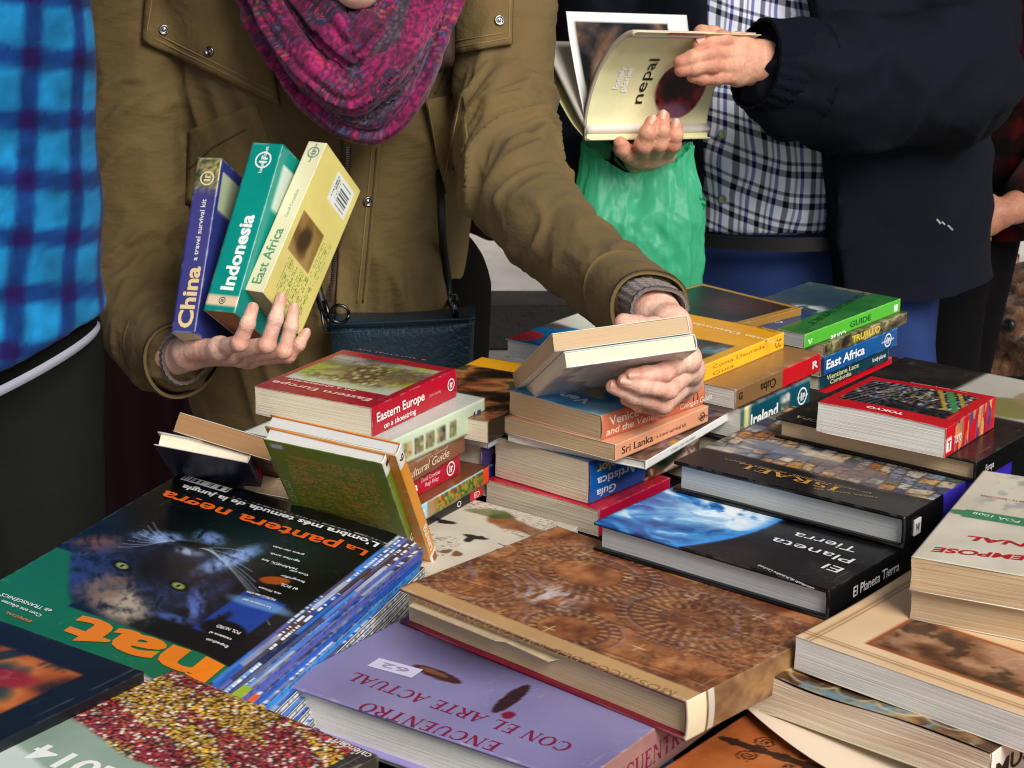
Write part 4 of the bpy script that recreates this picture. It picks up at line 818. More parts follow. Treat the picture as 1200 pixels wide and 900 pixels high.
# ---- Costa, Cuba and Ireland stack on two plain books
RT = 52
b = flatbook('book', 'black hardback under the Ireland guide, resting on the cloth', 'book', (800, 490), (872, 520), (945, 470), .0546, .0546, W=.14, L=.2, rot=RT)
b.cover((16, 16, 18), None, mt='satin', th=.0025).block('pc', hard=True)
b = flatbook('book', 'teal Ireland travel guide with a cream stripe, below the Cuba guide', 'book', (806, 457), (869, 479), (943, 441), .0872, .0322, W=.130, rot=RT)
IRL = b
def sp(a, z):
    c = full(a, rgb(14, 76, 92)); c = mix(c, rgb(226, 210, 150), box(a, z, .006, .016, 0, .04)); c = mix(c, rgb(60, 120, 90), box(a, z, .0, .005, 0, .04)); m = box(a, z, b.L*.56, b.L*.70, .006, .026); ph = photo(60, [(120, 130, 130), (220, 220, 214), (80, 90, 80)], 90, 90)(a, z); return c*(1-m[:, None])+ph*m[:, None]
b.cover((16, 80, 96), plain((60, 30, 34)), sp, mt='gloss', res=.004).block('pw'); b.spine('Ireland', b.L*.13, b.L*.52, .009, .0125, (240, 240, 236), bold=.03); logo(b, b.L*.88, .016, .0095); b.spine('lonely planet', b.L*.80, b.L*.965, .0145, .0032, (240, 240, 236))
b = flatbook('book', 'Cuba guide with a half brown half red spine, between the Costa and Ireland guides', 'book', (803, 437), (862, 457), (921, 407), .1074, .0200, W=.122, rot=RT)
b.cover((150, 110, 70), None, lambda a, z: mix(full(a, rgb(132, 98, 62)), rgb(196, 24, 34), sst(b.L*.54, b.L*.545, a)), mt='gloss').block('pw'); b.spine('Cuba', b.L*.46, b.L*.28, .0145, .0095, (40, 30, 26), bold=.02); b.spine('G', .006, .013, .008, .0075, (40, 30, 26), bold=.03); b.spine('R', b.L*.90, b.L*.97, .006, .008, (240, 220, 220), bold=.03)
b = flatbook('book', 'yellow coastal guide showing a rocky shore, on top of the Cuba guide', 'book', (778, 404), (852, 429), (919, 389), .1255, .0180, rot=RT, W=.125, L=.19)
COS = b
r_ = onz(919, 389, .1255); th = math.radians(RT); f_ = r_-Vector((math.cos(th), math.sin(th), 0))*b.L; b.M = Matrix.Translation(Vector((f_.x, f_.y, TT+.1075))) @ Matrix.Rotation(th, 4, 'Z'); b.Mi = b.M.inverted(); b.root.matrix_world = b.M
def art(x, y):
    W, L = b.W, b.L; c = photo(5, [(24, 40, 44), (90, 70, 50), (60, 120, 130), (130, 140, 140), (70, 66, 60)], 30, 34)(x, y); c = mix(c, rgb(60, 150, 160), sst(L*.72, L*.9, y)*.8)
    return mix(c, rgb(232, 164, 20), np.maximum(sst(L*.42, L*.40, y), (x < .012)*.9))
b.cover((236, 176, 40), art, lambda a, z: mix(full(a, rgb(240, 186, 40)), rgb(90, 70, 60), (a < .035)*sst(.4, .6, fbm(a*80, z*80))), mt='gloss').block('pw', jag=.0005)
b.text('Costa Daurada', tuple(b.px(915, 401)), tuple(b.px(813, 378)), .0085, (248, 232, 190), px=False, bold=.015); b.text('Guia visual', tuple(b.px(910, 389)), tuple(b.px(858, 376)), .0045, (120, 84, 20), px=False, bold=0, name='subtitle_lettering')
b.spine('CC', .172, .184, .004, .009, (160, 100, 10), bold=.02); b.spine('Costa Daurada', .05, .15, .010, .004, (180, 120, 20), bold=0); b.spine('Guia', .05, .09, .003, .004, (180, 120, 20), bold=0)
# ---- Corsica stack
CR = 50
b = flatbook('book', 'dark brown book, lowest of the rear right stack', 'book', (850, 440), (955, 465), (1024, 425), .0228, .0228, W=.13, L=.2, rot=CR); b.cover((40, 34, 34), None, mt='satin').block('pc')
b = flatbook('book', 'red guide at the foot of the rear right stack', 'book', (860, 430), (956, 456), (1029, 415), .0430, .0200, W=.125, rot=CR); b.cover((190, 20, 34), None, lambda a, z: full(a, rgb(196, 18, 34)), mt='gloss').block('pc')
b = flatbook('book', 'dark teal guide to Laos, under the blue Africa guide', 'book', (860, 425), (960, 441), (1027, 404), .0590, .0158, W=.125, rot=CR); b.cover((20, 56, 66), None, lambda a, z: full(a, rgb(18, 58, 70)), mt='gloss').block('pc'); b.spine('Vientiane Laos', b.L*.1, b.L*.55, .0075, .006, (214, 206, 150), bold=.01); b.spine('Cambodia', b.L*.15, b.L*.45, .0015, .005, (214, 206, 150), bold=.01); b.spine('lonely planet', b.L*.75, b.L*.95, .006, .005, (230, 230, 226))
b = flatbook('book', 'blue travel guide to east Africa, third from the top of the rear right stack', 'book', (860, 400), (962, 420), (1031, 380), .0808, .0216, W=.125, rot=CR)
b.cover((20, 84, 140), None, lambda a, z: mix(full(a, rgb(18, 84, 146)), rgb(70, 20, 30), (a < .008)*.8), mt='gloss').block('pt'); b.spine('East Africa', b.L*.07, b.L*.56, .0065, .0105, (240, 240, 236), bold=.025); logo(b, b.L*.87, .011, .008); b.spine('lonely planet', b.L*.79, b.L*.95, .0095, .003, (240, 240, 236))
b = flatbook('book', 'camouflage brown guide with yellow spine title, second from the top of the rear right stack', 'book', (858, 385), (966, 404), (1036, 361), .0948, .0138, W=.128, rot=CR)
b.cover((90, 76, 50), None, lambda a, z: photo(70, [(40, 34, 26), (110, 92, 60), (70, 76, 50), (170, 150, 110)], 90, 120)(a, z), mt='gloss').block('pt'); b.spine('TRUJILLO', b.L*.32, b.L*.66, .0035, .0075, (226, 196, 50), bold=.03)
b = flatbook('book', 'green spined tourist guide to Corsica with a sea bay cover, topmost at the rear right', 'book', (846, 366), (943, 392), (1026, 345), .1110, .0160)
COR = b
def art(x, y):
    W, L = b.W, b.L; g = sst(W*.30, W*.29, x)
    c = ramp(y/L+.12*(fbm(x*20, y*20, o=3, seed=4)-.5), [(0, rgb(60, 84, 84)), (.3, rgb(44, 66, 84)), (.5, rgb(60, 76, 84)), (.62, rgb(40, 66, 100)), (1, rgb(26, 60, 128))])
    c = mix(c, rgb(200, 206, 200), sst(.52, .66, fbm(x*60, y*70, o=4, seed=6))*ell(x, y, W*.50, L*.55, .026, .018, .4, .5)); c = mix(c, rgb(120, 110, 96), sst(.5, .6, fbm(x*40, y*40, seed=8))*(y < L*.12)*.8)
    return mix(c, ramp(fbm(x*30, y*30, seed=3), [(0, rgb(26, 84, 44)), (1, rgb(60, 130, 60))]), g)
b.cover((70, 170, 50), art, lambda a, z: full(a, rgb(84, 186, 52)), mt='gloss').block('pg'); b.text('Corse', (919, 378), (898, 372), .0085, (236, 236, 226), bold=0); b.text('GUIDE VERT', (1008, 343), (944, 380), .0085, (20, 66, 34), bold=.02, name='subtitle_lettering')
b.spine('Corse', b.L*.42, b.L*.26, .003, .008, (240, 246, 236), bold=.02); b.spine('GUIDE', b.L*.46, b.L*.68, .004, .007, (24, 96, 40), bold=.02); b.spine('v', .006, .016, .003, .009, (226, 240, 220)); b.spine('1', b.L*.93, b.L*.97, .003, .008, (226, 240, 220))
# ---- rear edge: blue booklet with red disc, on a brown book; black album with a gold rim
b = cornerbook('book', 'brown book under the pale blue book at the rear edge of the table', 'book', (585, 436), (650, 452), (640, 410), .064, .064, .14, .15)
b.cover((62, 40, 30), photo(5, [(40, 26, 20), (110, 70, 40), (150, 100, 60)]), mt='satin', res=.003).block('pt')
b = cornerbook('book', 'white and blue book with a red disc on its cover, at the rear table edge', 'book', (592, 397), (660, 414), (646, 371), .0860, .0215, .14, .17)
def art(x, y):
    W, L = b.W, b.L; c = plain((220, 214, 206))(x, y); c = mix(c, rgb(24, 120, 180), sst(L*.5, L*.52, y)); c = mix(c, rgb(206, 60, 70), ell(x, y, *b.px(614, 393), .022, .022, 0, .05)); return mix(c, rgb(110, 70, 60), ell(x, y, *b.px(640, 380), .03, .012, 0, .4)*.8)
b.cover((30, 140, 190), art, mt='gloss').block('pg', hard=True, inset=.002)
b_ = onz(823, 332, .120); l_ = onz(785, 352, .120); r_ = onz(872, 355, .120); th = math.atan2((b_-l_).y, (b_-l_).x)*.5+(math.atan2((b_-r_).y, (b_-r_).x)-math.pi/2)*.5
Wk, Lk_ = .15, .13; f_ = b_-Vector((math.cos(th), math.sin(th), 0))*Lk_-Vector((-math.sin(th), math.cos(th), 0))*Wk
b = Book('book', 'black album with a gold border, lying behind the yellow coastal guide', 'book', Wk, Lk_, .009, Matrix.Translation(Vector((f_.x, f_.y, TT+.111))) @ Matrix.Rotation(th, 4, 'Z'))
def art(x, y):
    W, L = b.W, b.L; c = plain((18, 26, 26))(x, y); e = np.minimum(np.minimum(x, W-x), np.minimum(y, L-y)); c = mix(c, rgb(60, 40, 30), ell(x, y, W*.3, L*.3, .05, .04, 0, .5)); return mix(c, rgb(176, 130, 54), (e < .008)*(e > .0005)*1.)
b.cover((150, 110, 50), art, mt='gloss', th=.0015).block('pc', hard=True)
# ================================================================ soft shapes: distance fields turned into one smooth skin
def surfnet(F, org, h):
    s = F < 0; nx, ny, nz = F.shape
    c = np.zeros((nx-1, ny-1, nz-1), np.int8)
    for dx in (0, 1):
        for dy in (0, 1):
            for dz in (0, 1): c += s[dx:nx-1+dx, dy:ny-1+dy, dz:nz-1+dz]
    act = (c > 0) & (c < 8); idx = -np.ones(act.shape, np.int64); ijk = np.argwhere(act); n = len(ijk); idx[act] = np.arange(n)
    acc = np.zeros((n, 3)); cnt = np.zeros(n); i, j, k = ijk.T
    cor = [(a, b, d) for a in (0, 1) for b in (0, 1) for d in (0, 1)]
    for a in cor:
        for ax in range(3):
            if a[ax]: continue
            b = list(a); b[ax] = 1
            fa = F[i+a[0], j+a[1], k+a[2]]; fb = F[i+b[0], j+b[1], k+b[2]]; m = (fa < 0) != (fb < 0)
            t = np.where(m, fa/np.where(m, fa-fb, 1), 0); p = np.repeat(np.array([a], float), n, 0); p[:, ax] += t
            acc += p*m[:, None]; cnt += m
    V = (ijk+acc/cnt[:, None])*h+org
    Q = []
    for ax in range(3):
        o = [q for q in range(3) if q != ax]
        sl = [slice(1, -1)]*3; sl[ax] = slice(0, -1); sh = [slice(1, -1)]*3; sh[ax] = slice(1, None)
        A, B = s[tuple(sl)], s[tuple(sh)]; e = np.argwhere(A != B); 
        if not len(e): continue
        up = A[tuple(e.T)]; base = e+1; base[:, ax] -= 1
        def cell(d0, d1): q = base.copy(); q[:, o[0]] -= d0; q[:, o[1]] -= d1; return idx[tuple(q.T)]
        q = np.stack([cell(1, 1), cell(0, 1), cell(0, 0), cell(1, 0)], 1)
        flip = up if ax != 1 else ~up
        q[~flip] = q[~flip][:, ::-1]; Q.append(q)
    return V, np.concatenate(Q)
def smooth_mesh(V, F, it=2, lam=.5):
    E = np.concatenate([F[:, [0, 1]], F[:, [1, 2]], F[:, [2, 3]], F[:, [3, 0]]]); n = len(V)
    for k in range(it):
        s = np.zeros((n, 3)); c = np.bincount(E[:, 0], minlength=n)+np.bincount(E[:, 1], minlength=n)
        for d in range(3): s[:, d] = np.bincount(E[:, 0], V[E[:, 1], d], n)+np.bincount(E[:, 1], V[E[:, 0], d], n)
        V = V*(1-lam)+s/np.maximum(c, 1)[:, None]*lam
    return V
def normals(V, F):
    n = np.cross(V[F[:, 2]]-V[F[:, 0]], V[F[:, 3]]-V[F[:, 1]]); N = np.zeros_like(V)
    for k in range(4):
        for d in range(3): N[:, d] += np.bincount(F[:, k], n[:, d], len(V))
    return N/np.maximum(np.linalg.norm(N, axis=1), 1e-12)[:, None]
class Field:
    """smooth union of round cones; ky squeezes depth so that torsos are wider than deep"""
    def __init__(s, lo, hi, h):
        s.h = h; s.lo = np.array(lo, float)-4*h; n = np.ceil((np.array(hi)+4*h-s.lo)/h).astype(int)+1
        s.ax = [s.lo[i]+h*np.arange(n[i]) for i in range(3)]; s.F = np.full(n, .05, np.float32)
    @staticmethod
    def around(chains, h, pad=.02):
        P = np.array([tuple(p) for ch in chains for p, r in ch]); R = max(r for ch in chains for p, r in ch); return Field(P.min(0)-R-pad, P.max(0)+R+pad, h)
    def cone(s, p0, r0, p1, r1, k=.004, ky=1.0, F=None):
        F = s.F if F is None else F
        p0, p1 = np.array(p0, float), np.array(p1, float); m = k+4*s.h; R = max(r0, r1)+m; Rv = np.array((R, R/ky, R))
        sl = []
        for i in range(3):
            a = np.searchsorted(s.ax[i], min(p0[i], p1[i])-Rv[i]); b = np.searchsorted(s.ax[i], max(p0[i], p1[i])+Rv[i]); sl.append(slice(a, max(b, a)))
        if any(q.stop <= q.start for q in sl): return
        X, Y, Z = np.meshgrid(*[s.ax[i][sl[i]] for i in range(3)], indexing='ij', sparse=True)
        d = p1-p0; dy = d[1]*ky; L2 = d[0]**2+dy**2+d[2]**2+1e-12
        ax, ay, az = X-p0[0], (Y-p0[1])*ky, Z-p0[2]
        t = np.clip((ax*d[0]+ay*dy+az*d[2])/L2, 0, 1)
        D = np.sqrt((ax-t*d[0])**2+(ay-t*dy)**2+(az-t*d[2])**2)-(r0+(r1-r0)*t)
        if ky > 1: D = D/ky**.5
        A = F[tuple(sl)]
        if k > 0:
            hh = np.maximum(k-np.abs(A-D), 0)/k; F[tuple(sl)] = np.minimum(A, D)-hh*hh*k*.25
        else: F[tuple(sl)] = np.minimum(A, D)
    def chain(s, ch, k=.004, ky=1.0, F=None):
        for (p0, r0), (p1, r1) in zip(ch[:-1], ch[1:]): s.cone(p0, r0, p1, r1, k, ky, F)
    def blend(s, G, k):
        hh = np.maximum(k-np.abs(s.F-G), 0)/k; s.F = np.minimum(s.F, G)-hh*hh*k*.25
    def new(s): return np.full_like(s.F, .05)
    def net(s, it=2): V, F = surfnet(s.F, s.lo, s.h); return smooth_mesh(V, F, it), F
def ch(*pts): return [(at(p[0], p[1], p[2]), p[3]) for p in pts]
def build_hand(wrist, mcps, fingers, thumb, h=.0013, palm_k=.011, wrist_r=.024, rscale=1.0):
    """wrist: chain into the sleeve; mcps: knuckle points; fingers: joint chains; thumb: chain from the palm's side"""
    fingers = [[(p, r*(.93 if i else 1)) for i, (p, r) in enumerate(c)] for c in fingers]; ch_all = [wrist]+fingers+[thumb]; f = Field.around(ch_all, h)
    f.chain(wrist, .01)
    w = wrist[0][0]
    for i, (p, r) in enumerate(mcps):
        o = (mcps[i][0]-mcps[1][0])*.45; f.cone(tuple(Vector(w)+o), r*1.15, tuple(p), r, palm_k)
    for (p, r), (q, r2) in zip(mcps[:-1], mcps[1:]): f.cone(p, r*.9, q, r2*.9, palm_k)
    for c in fingers+[thumb]:
        G = f.new(); f.chain(c, .0028, F=G)
        for (p, r) in c[1:-1]: f.cone(p, r*1.055, p, r*1.055, .003, F=G)      # knuckle swellings
        # blend near the palm, stay separate from the neighbours
        base = c[0][0]; X, Y, Z = np.meshgrid(*f.ax, indexing='ij', sparse=True)
        near = np.clip(1-(np.sqrt((X-base[0])**2+(Y-base[1])**2+(Z-base[2])**2)-.010)/.02, 0, 1)
        k = .0010+.0075*near; hh = np.maximum(k-np.abs(f.F-G), 0)/k; f.F = (np.minimum(f.F, G)-hh*hh*k*.25).astype(np.float32)
    V, F = f.net(1); N = normals(V, F)
    for c in fingers+[thumb]:
        for q, ((p, r), (p2, _)) in enumerate(zip(c[1:], c[2:]+[c[-1]])):
            if q >= len(c)-2: break
            t = (Vector(p2)-Vector(c[q][0])).normalized(); d = V-np.array(tuple(p)); s = d@np.array(t); m = (np.linalg.norm(d, axis=1) < r*1.7)
            V = V-N*(m*.00042*np.exp(-(s/.0055)**2)*(.5+.5*np.cos(2*np.pi*s/.0036)))[:, None]
    return V, F
def join(parts):
    V = []; F = []; n = 0
    for v, f in parts: V.append(v); F.append(f+n); n += len(v)
    return np.concatenate(V), np.concatenate(F)
def tint_skin(V, warm, base=(222, 172, 146), red=(206, 126, 104)):
    c = full(V[:, 0], rgb(*base)); n = fbm(V[:, 0]*60, V[:, 1]*60, V[:, 2]*60, o=4); c = mix(c, rgb(*red), sst(.45, .72, n)*.36); c = c*(.90+.2*fbm(V[:, 0]*300, V[:, 1]*300, V[:, 2]*300, o=2, seed=4))[:, None]
    for p, r, a in warm: c = mix(c, rgb(*red), np.exp(-(((V-np.array(p))**2).sum(1))/(r*r))*a)
    return c
M['skin'] = mat('skin', rough=.5, spec=.3, sss=.06, attr='Col', bump=[(240, .35, U1, .002), (700, .3, U1, .001)])
M['nail'] = mat('fingernail', base=lin4(226, 172, 152), rough=.38, spec=.35)
def nail(parent, chainpts, nrm, w=.0052, l=.0062):
    """a curved nail on the last phalanx; nrm points out of the back of the finger"""
    (p0, r0), (p1, r1) = chainpts[-2], chainpts[-1]; t = (Vector(p1)-Vector(p0)).normalized(); n = Vector(nrm); n = (n-t*n.dot(t)).normalized(); s = t.cross(n)
    V = []; nu, nv = 6, 6
    for i in range(nu+1):
        for j in range(nv+1):
            u = i/nu*2-1; v = j/nv*2-1; a = u*1.0*(1 if v < .3 else math.sqrt(max(.12, 1-((v-.3)/.75)**2)))
            q = Vector(p1)+t*(v*l*.9-.0002)+(s*math.sin(a)*w+n*(math.cos(a)*r1*1.035))
            V.append(q); 
    I = np.arange((nu+1)*(nv+1)).reshape(nu+1, nv+1); q = np.stack([I[:-1, :-1], I[1:, :-1], I[1:, 1:], I[:-1, 1:]], -1).reshape(-1, 4)
    return mesh('fingernail', V, q, M['nail'], parent, smooth=True)
def folds(V, N, chainpts, amp, freq, seed=0, tw=.35, lo=None):
    """cloth creases running round a sleeve"""
    P = np.array([tuple(p) for p, r in chainpts]); best = np.full(len(V), 9.); u = np.zeros(len(V)); acc = 0; vv = np.zeros(len(V))
    for a, b in zip(P[:-1], P[1:]):
        d = b-a; L = np.linalg.norm(d); t = np.clip(((V-a)@d)/L**2, 0, 1); q = a+t[:, None]*d; dist = np.linalg.norm(V-q, axis=1)
        e = np.cross(d/L, (0, 0, 1)); e /= np.linalg.norm(e); e2 = np.cross(d/L, e); ang = np.arctan2((V-q)@e2, (V-q)@e)
        m = dist < best; best = np.where(m, dist, best); u = np.where(m, acc+t*L, u); vv = np.where(m, ang, vv); acc += L
    w = fbm(V[:, 0]*9, V[:, 1]*9, V[:, 2]*9, o=2, seed=seed+3)-.5
    x = u*freq+tw*np.sin(vv+seed)+w*3.2
    r = np.abs(vnoise(x, np.cos(vv)*.9+seed, np.sin(vv)*.9, seed=seed)*2-1); r = 1-r; r2 = 1-np.abs(vnoise(x*2.1, np.cos(vv)*1.3+seed, np.sin(vv)*1.3, seed=seed+9)*2-1)
    return amp*((r**2.2)*.8+.35*r2**2-.5), u, acc
# ================================================================ the woman choosing guides
def human(root, hips, neck, head, parts, skin, shoulder=None, legs=None, lean=0, h=.012, arms=(), name='body', extra=0):
    """the body under the clothes: legs, trunk, neck and head in one skin, joined to the arms and hands given in parts"""
    hips, neck, head = Vector(hips), Vector(neck), Vector(head)
    f = Field((min(hips.x, neck.x)-.36, min(hips.y, neck.y)-.42, 0), (max(hips.x, neck.x)+.36, max(hips.y, neck.y)+.30, head.z+.16), h)
    f.cone(hips, .115, hips.lerp(neck, .5), .105, .03, 1.5); f.cone(hips.lerp(neck, .5), .10, neck-Vector((0, -.03, .12)), .10, .03, 1.5)
    f.cone(neck-Vector((0, -.02, .05)), .050, head-Vector((0, -.01, .06)), .050, .02)
    for q in arms: f.chain(q, .02)
    for l in legs: f.chain(l, .02)
    f.cone(head+Vector((0, .02, .03)), .082, head+Vector((0, -.01, -.02)), .075, .02); f.cone(head+Vector((0, -.045, -.055)), .045, head+Vector((0, -.062, -.082)), .028, .02)
    V, F = f.net(2)
    g = Field(tuple(head-Vector((.11, .14, .14))), tuple(head+Vector((.11, .12, .13))), .005)     # face
    g.cone(head+Vector((0, .02, .03)), .082, head+Vector((0, -.01, -.02)), .075, .02); g.cone(head+Vector((0, -.045, -.055)), .045, head+Vector((0, -.062, -.082)), .028, .02)
    g.cone(head+Vector((0, -.088, .005)), .008, head+Vector((0, -.108, -.032)), .013, .012)
    g.cone(head+Vector((-.026, -.088, -.066)), .006, head+Vector((.026, -.088, -.066)), .006, .006)
    for sx in (-1, 1): g.cone(head+Vector((sx*.078, .01, .012)), .012, head+Vector((sx*.078, .008, -.03)), .010, .004); g.cone(head+Vector((sx*.034, -.078, .022)), .014, head+Vector((sx*.034, -.078, .022)), .014, .006)
    V2, F2 = g.net(1)
    V, F = join([(V, F), (V2, F2)]+list(parts))
    return mesh(name, V, F, M['skin'], root, smooth=True, col=skin(V), world=True)
def hair(root, head, col, r=.092, long=False, name='hair'):
    head = Vector(head); f = Field(tuple(head-Vector((.14, .14, .24))), tuple(head+Vector((.14, .18, .16))), .006)
    f.cone(head+Vector((0, .028, .045)), r, head+Vector((0, .045, -.01)), r*.93, .02)
    if long:
        for sx in (-1, 1): f.cone(head+Vector((sx*.075, .02, .02)), .03, head+Vector((sx*.085, .02, -.17)), .022, .02)
    V, F = f.net(1); N = normals(V, F); V = V+N*(.004*np.sin(V[:, 0]*420)*vnoise(V[:, 0]*60, V[:, 2]*12))[:, None]
    return mesh(name, V, F, flat('hair_%d_%d_%d' % col, *col, rough=.55), root, smooth=True, world=True)
def drape(px, py, tree, Y0=3.5):
    """the point where a sight line meets a garment, and the outward normal there"""
    d = ray(px, py).normalized(); h = tree.ray_cast(CAM, d)
    if h[0] is None: return at(px, py, Y0), -d
    n = h[1];  n = n if n.dot(d) < 0 else -n
    return h[0], n
def patch(name, corners, tree, mt, parent, off=.004, th=.003, n=14, smooth=True, bulge=.003, col=None, hem=True):
    """a sewn-on panel: a four-cornered piece that follows the garment, with its own thickness and a raised hem"""
    A, B, C, D = [np.array(c, float) for c in corners]; m = n
    T = np.zeros((n+1, m+1, 3)); U = np.zeros((n+1, m+1, 3))
    for i in range(n+1):
        for j in range(m+1):
            u, v = i/n, j/m; p = (A*(1-u)+B*u)*(1-v)+(D*(1-u)+C*u)*v; q, nn = drape(p[0], p[1], tree)
            e = min(u, 1-u, v, 1-v); T[i, j] = q; U[i, j] = nn
    for it in range(2):
        T[1:-1, 1:-1] = (T[:-2, 1:-1]+T[2:, 1:-1]+T[1:-1, :-2]+T[1:-1, 2:])/4
    # throw out spikes
    md = np.median(T[..., 1]); 
    u, v = np.meshgrid(np.linspace(0, 1, n+1), np.linspace(0, 1, m+1), indexing='ij'); e = np.minimum(np.minimum(u, 1-u), np.minimum(v, 1-v))
    U = U/np.linalg.norm(U, axis=2, keepdims=True); av = U.mean((0, 1)); av /= np.linalg.norm(av)
    top = T+av*(off+bulge*np.sin(np.pi*np.clip(e*2, 0, 1)*.5)+(.0012*(np.abs(e-.5/n*2) < .6/n) if hem else 0))[..., None]
    bot = top-av*th-av*.001
    N = (n+1)*(m+1); I = np.arange(N).reshape(n+1, m+1); q = np.stack([I[:-1, :-1], I[1:, :-1], I[1:, 1:], I[:-1, 1:]], -1).reshape(-1, 4)
    R = list(I[0, :])+list(I[1:, -1])+list(I[-1, -2::-1])+list(I[-2:0:-1, 0]); R = np.array(R); Rn = np.roll(R, -1)
    F = np.concatenate([q, q[:, ::-1]+N, np.stack([R, Rn, Rn+N, R+N], 1)])
    V = np.concatenate([top.reshape(-1, 3), bot.reshape(-1, 3)])
    return mesh(name, V, F, mt, parent, smooth=False, world=True)
def seam(name, pts, tree, mt, parent, r=.0012, off=.001, n=24):
    """a line of piping or stitching that follows a garment"""
    P = []
    for (a, b) in zip(pts[:-1], pts[1:]):
        for k in range(n):
            q, nn = drape(a[0]+(b[0]-a[0])*k/n, a[1]+(b[1]-a[1])*k/n, tree); P.append(q+nn*off)
    P = [(P[max(0, i-1)]+P[i]+P[min(len(P)-1, i+1)])/3 for i in range(len(P))]
    return MB().tube(P, r, 5).build(name, mt, parent, True, True)
def weave(sc=900, st=.35):
    return [(sc, st, (1, 1, 1), .0015), (40, .25, U1, .006)]
M['coat'] = mat('olive_cotton', base=lin4(107, 89, 57), rough=.9, spec=.15, sheen=.04, noise=(9, .13, U1, 7), bump=[(700, .35, U1, .0012), (30, .35, (1, 1, 2.2), .01)])
M['coat2'] = mat('olive_cotton_trim', base=lin4(111, 92, 58), rough=.9, spec=.15, sheen=.04, noise=(20, .16, U1, 7), bump=[(700, .35, U1, .0012), (60, .4, U1, .006)])
W0 = at(400, 400, 2.42)
wo = empty('person', (W0.x, W0.y, 0)); tag(wo, 'woman in an olive parka and magenta scarf holding several guide books', 'person')
# -- hands
dl = -.055
rw = ch((222, 413, 2.165, .021), (205, 416, 2.195, .023), (180, 424, 2.235, .025))
r_m = ch((258, 408, 2.105, .0115), (270, 412, 2.130, .0115), (282, 416, 2.152, .011), (292, 420, 2.172, .010))
rf = [ch((258, 408, 2.105, .0105), (281, 402, 2.066, .0096), (290, 380, 2.062, .0086), (296, 361, 2.068, .0073)),
      ch((270, 412, 2.130, .0105), (313, 404, 2.086, .0098), (323, 374, 2.088, .0087), (329, 350, 2.099, .0074)),
      ch((282, 416, 2.152, .0103), (333, 411, 2.110, .0095), (341, 383, 2.112, .0084), (344, 362, 2.122, .0071)),
      ch((292, 420, 2.172, .0095), (338, 417, 2.142, .0086), (350, 404, 2.138, .0076), (358, 391, 2.146, .0065))]
rt = ch((216, 408, 2.195, .013), (232, 396, 2.235, .011), (244, 376, 2.252, .0098), (252, 354, 2.258, .0085))
RH = build_hand(rw, r_m, rf, rt)
lw = ch((786, 382, 1.855+dl, .020), (766, 366, 1.885+dl, .022), (735, 345, 1.94+dl, .024))
l_m = ch((805, 420, 1.805+dl, .0115), (808, 433, 1.825+dl, .0115), (806, 446, 1.845+dl, .011), (800, 455, 1.868+dl, .010))
lf = [ch((805, 420, 1.805+dl, .0105), (779, 436, 1.768+dl, .0094), (757, 439, 1.760+dl, .0084), (740, 440, 1.757+dl, .0072)),
      ch((808, 433, 1.825+dl, .0105), (783, 456, 1.772+dl, .0096), (754, 452, 1.758+dl, .0085), (732, 446, 1.757+dl, .0073)),
      ch((806, 446, 1.845+dl, .0103), (777, 474, 1.785+dl, .0094), (745, 464, 1.768+dl, .0083), (718, 453, 1.764+dl, .0071)),
      ch((800, 455, 1.868+dl, .0095), (773, 479, 1.822+dl, .0086), (750, 474, 1.808+dl, .0076), (734, 468, 1.803+dl, .0066))]
lt = ch((790, 386, 1.850+dl, .0125), (766, 386, 1.815+dl, .0112), (746, 383, 1.800+dl, .0102), (731, 378, 1.792+dl, .0088))
LH = build_hand(lw, l_m, lf, lt)
warm = [(p, .011, .6) for f in rf+lf for (p, r) in f[1:2]]+[(f[-1][0], .009, .55) for f in rf+lf+[lt]]
neck = at(425, -30, 2.42); head = neck+Vector((.008, -.125, .088)); hips = Vector((W0.x, W0.y+.09, .84))
armR = [(tuple(at(178, -30, 2.48)), .042), (tuple(at(160, 290, 2.42)), .034), (tuple(at(172, 370, 2.36)), .032), (tuple(rw[-1][0]), .028)]
armL = [(tuple(at(585, -30, 2.46)), .042), (tuple(at(590, 110, 2.36)), .036), (tuple(at(596, 215, 2.22)), .034), (tuple(at(640, 280, 2.08)), .032), (tuple(lw[-1][0]), .028)]
legs = [[(tuple(hips+Vector((s*.085, 0, 0))), .085), (tuple(hips+Vector((s*.095, .0, -.42))), .058), (tuple(Vector((hips.x+s*.1, hips.y+.03, .09))), .042), (tuple(Vector((hips.x+s*.11, hips.y-.08, .04))), .035)] for s in (-1, 1)]
wb = human(wo, hips, neck, head, [RH, LH], lambda V: tint_skin(V, warm, (236, 190, 168), (218, 136, 116)), legs=legs, arms=[armR, armL])
toc = [CAM-Vector(f[-1][0]) for f in rf]
for f in rf: nail(wb, f, (CAM-Vector(f[-1][0])).normalized())
nail(wb, lf[0], Vector((-.1, -.9, .25)), .0048, .0056); nail(wb, lf[1], Vector((-.1, -.9, .1)), .005, .006); nail(wb, lf[2], Vector((-.1, -.8, .5)), .005, .006)
hair(wo, head, (58, 40, 30), long=True)
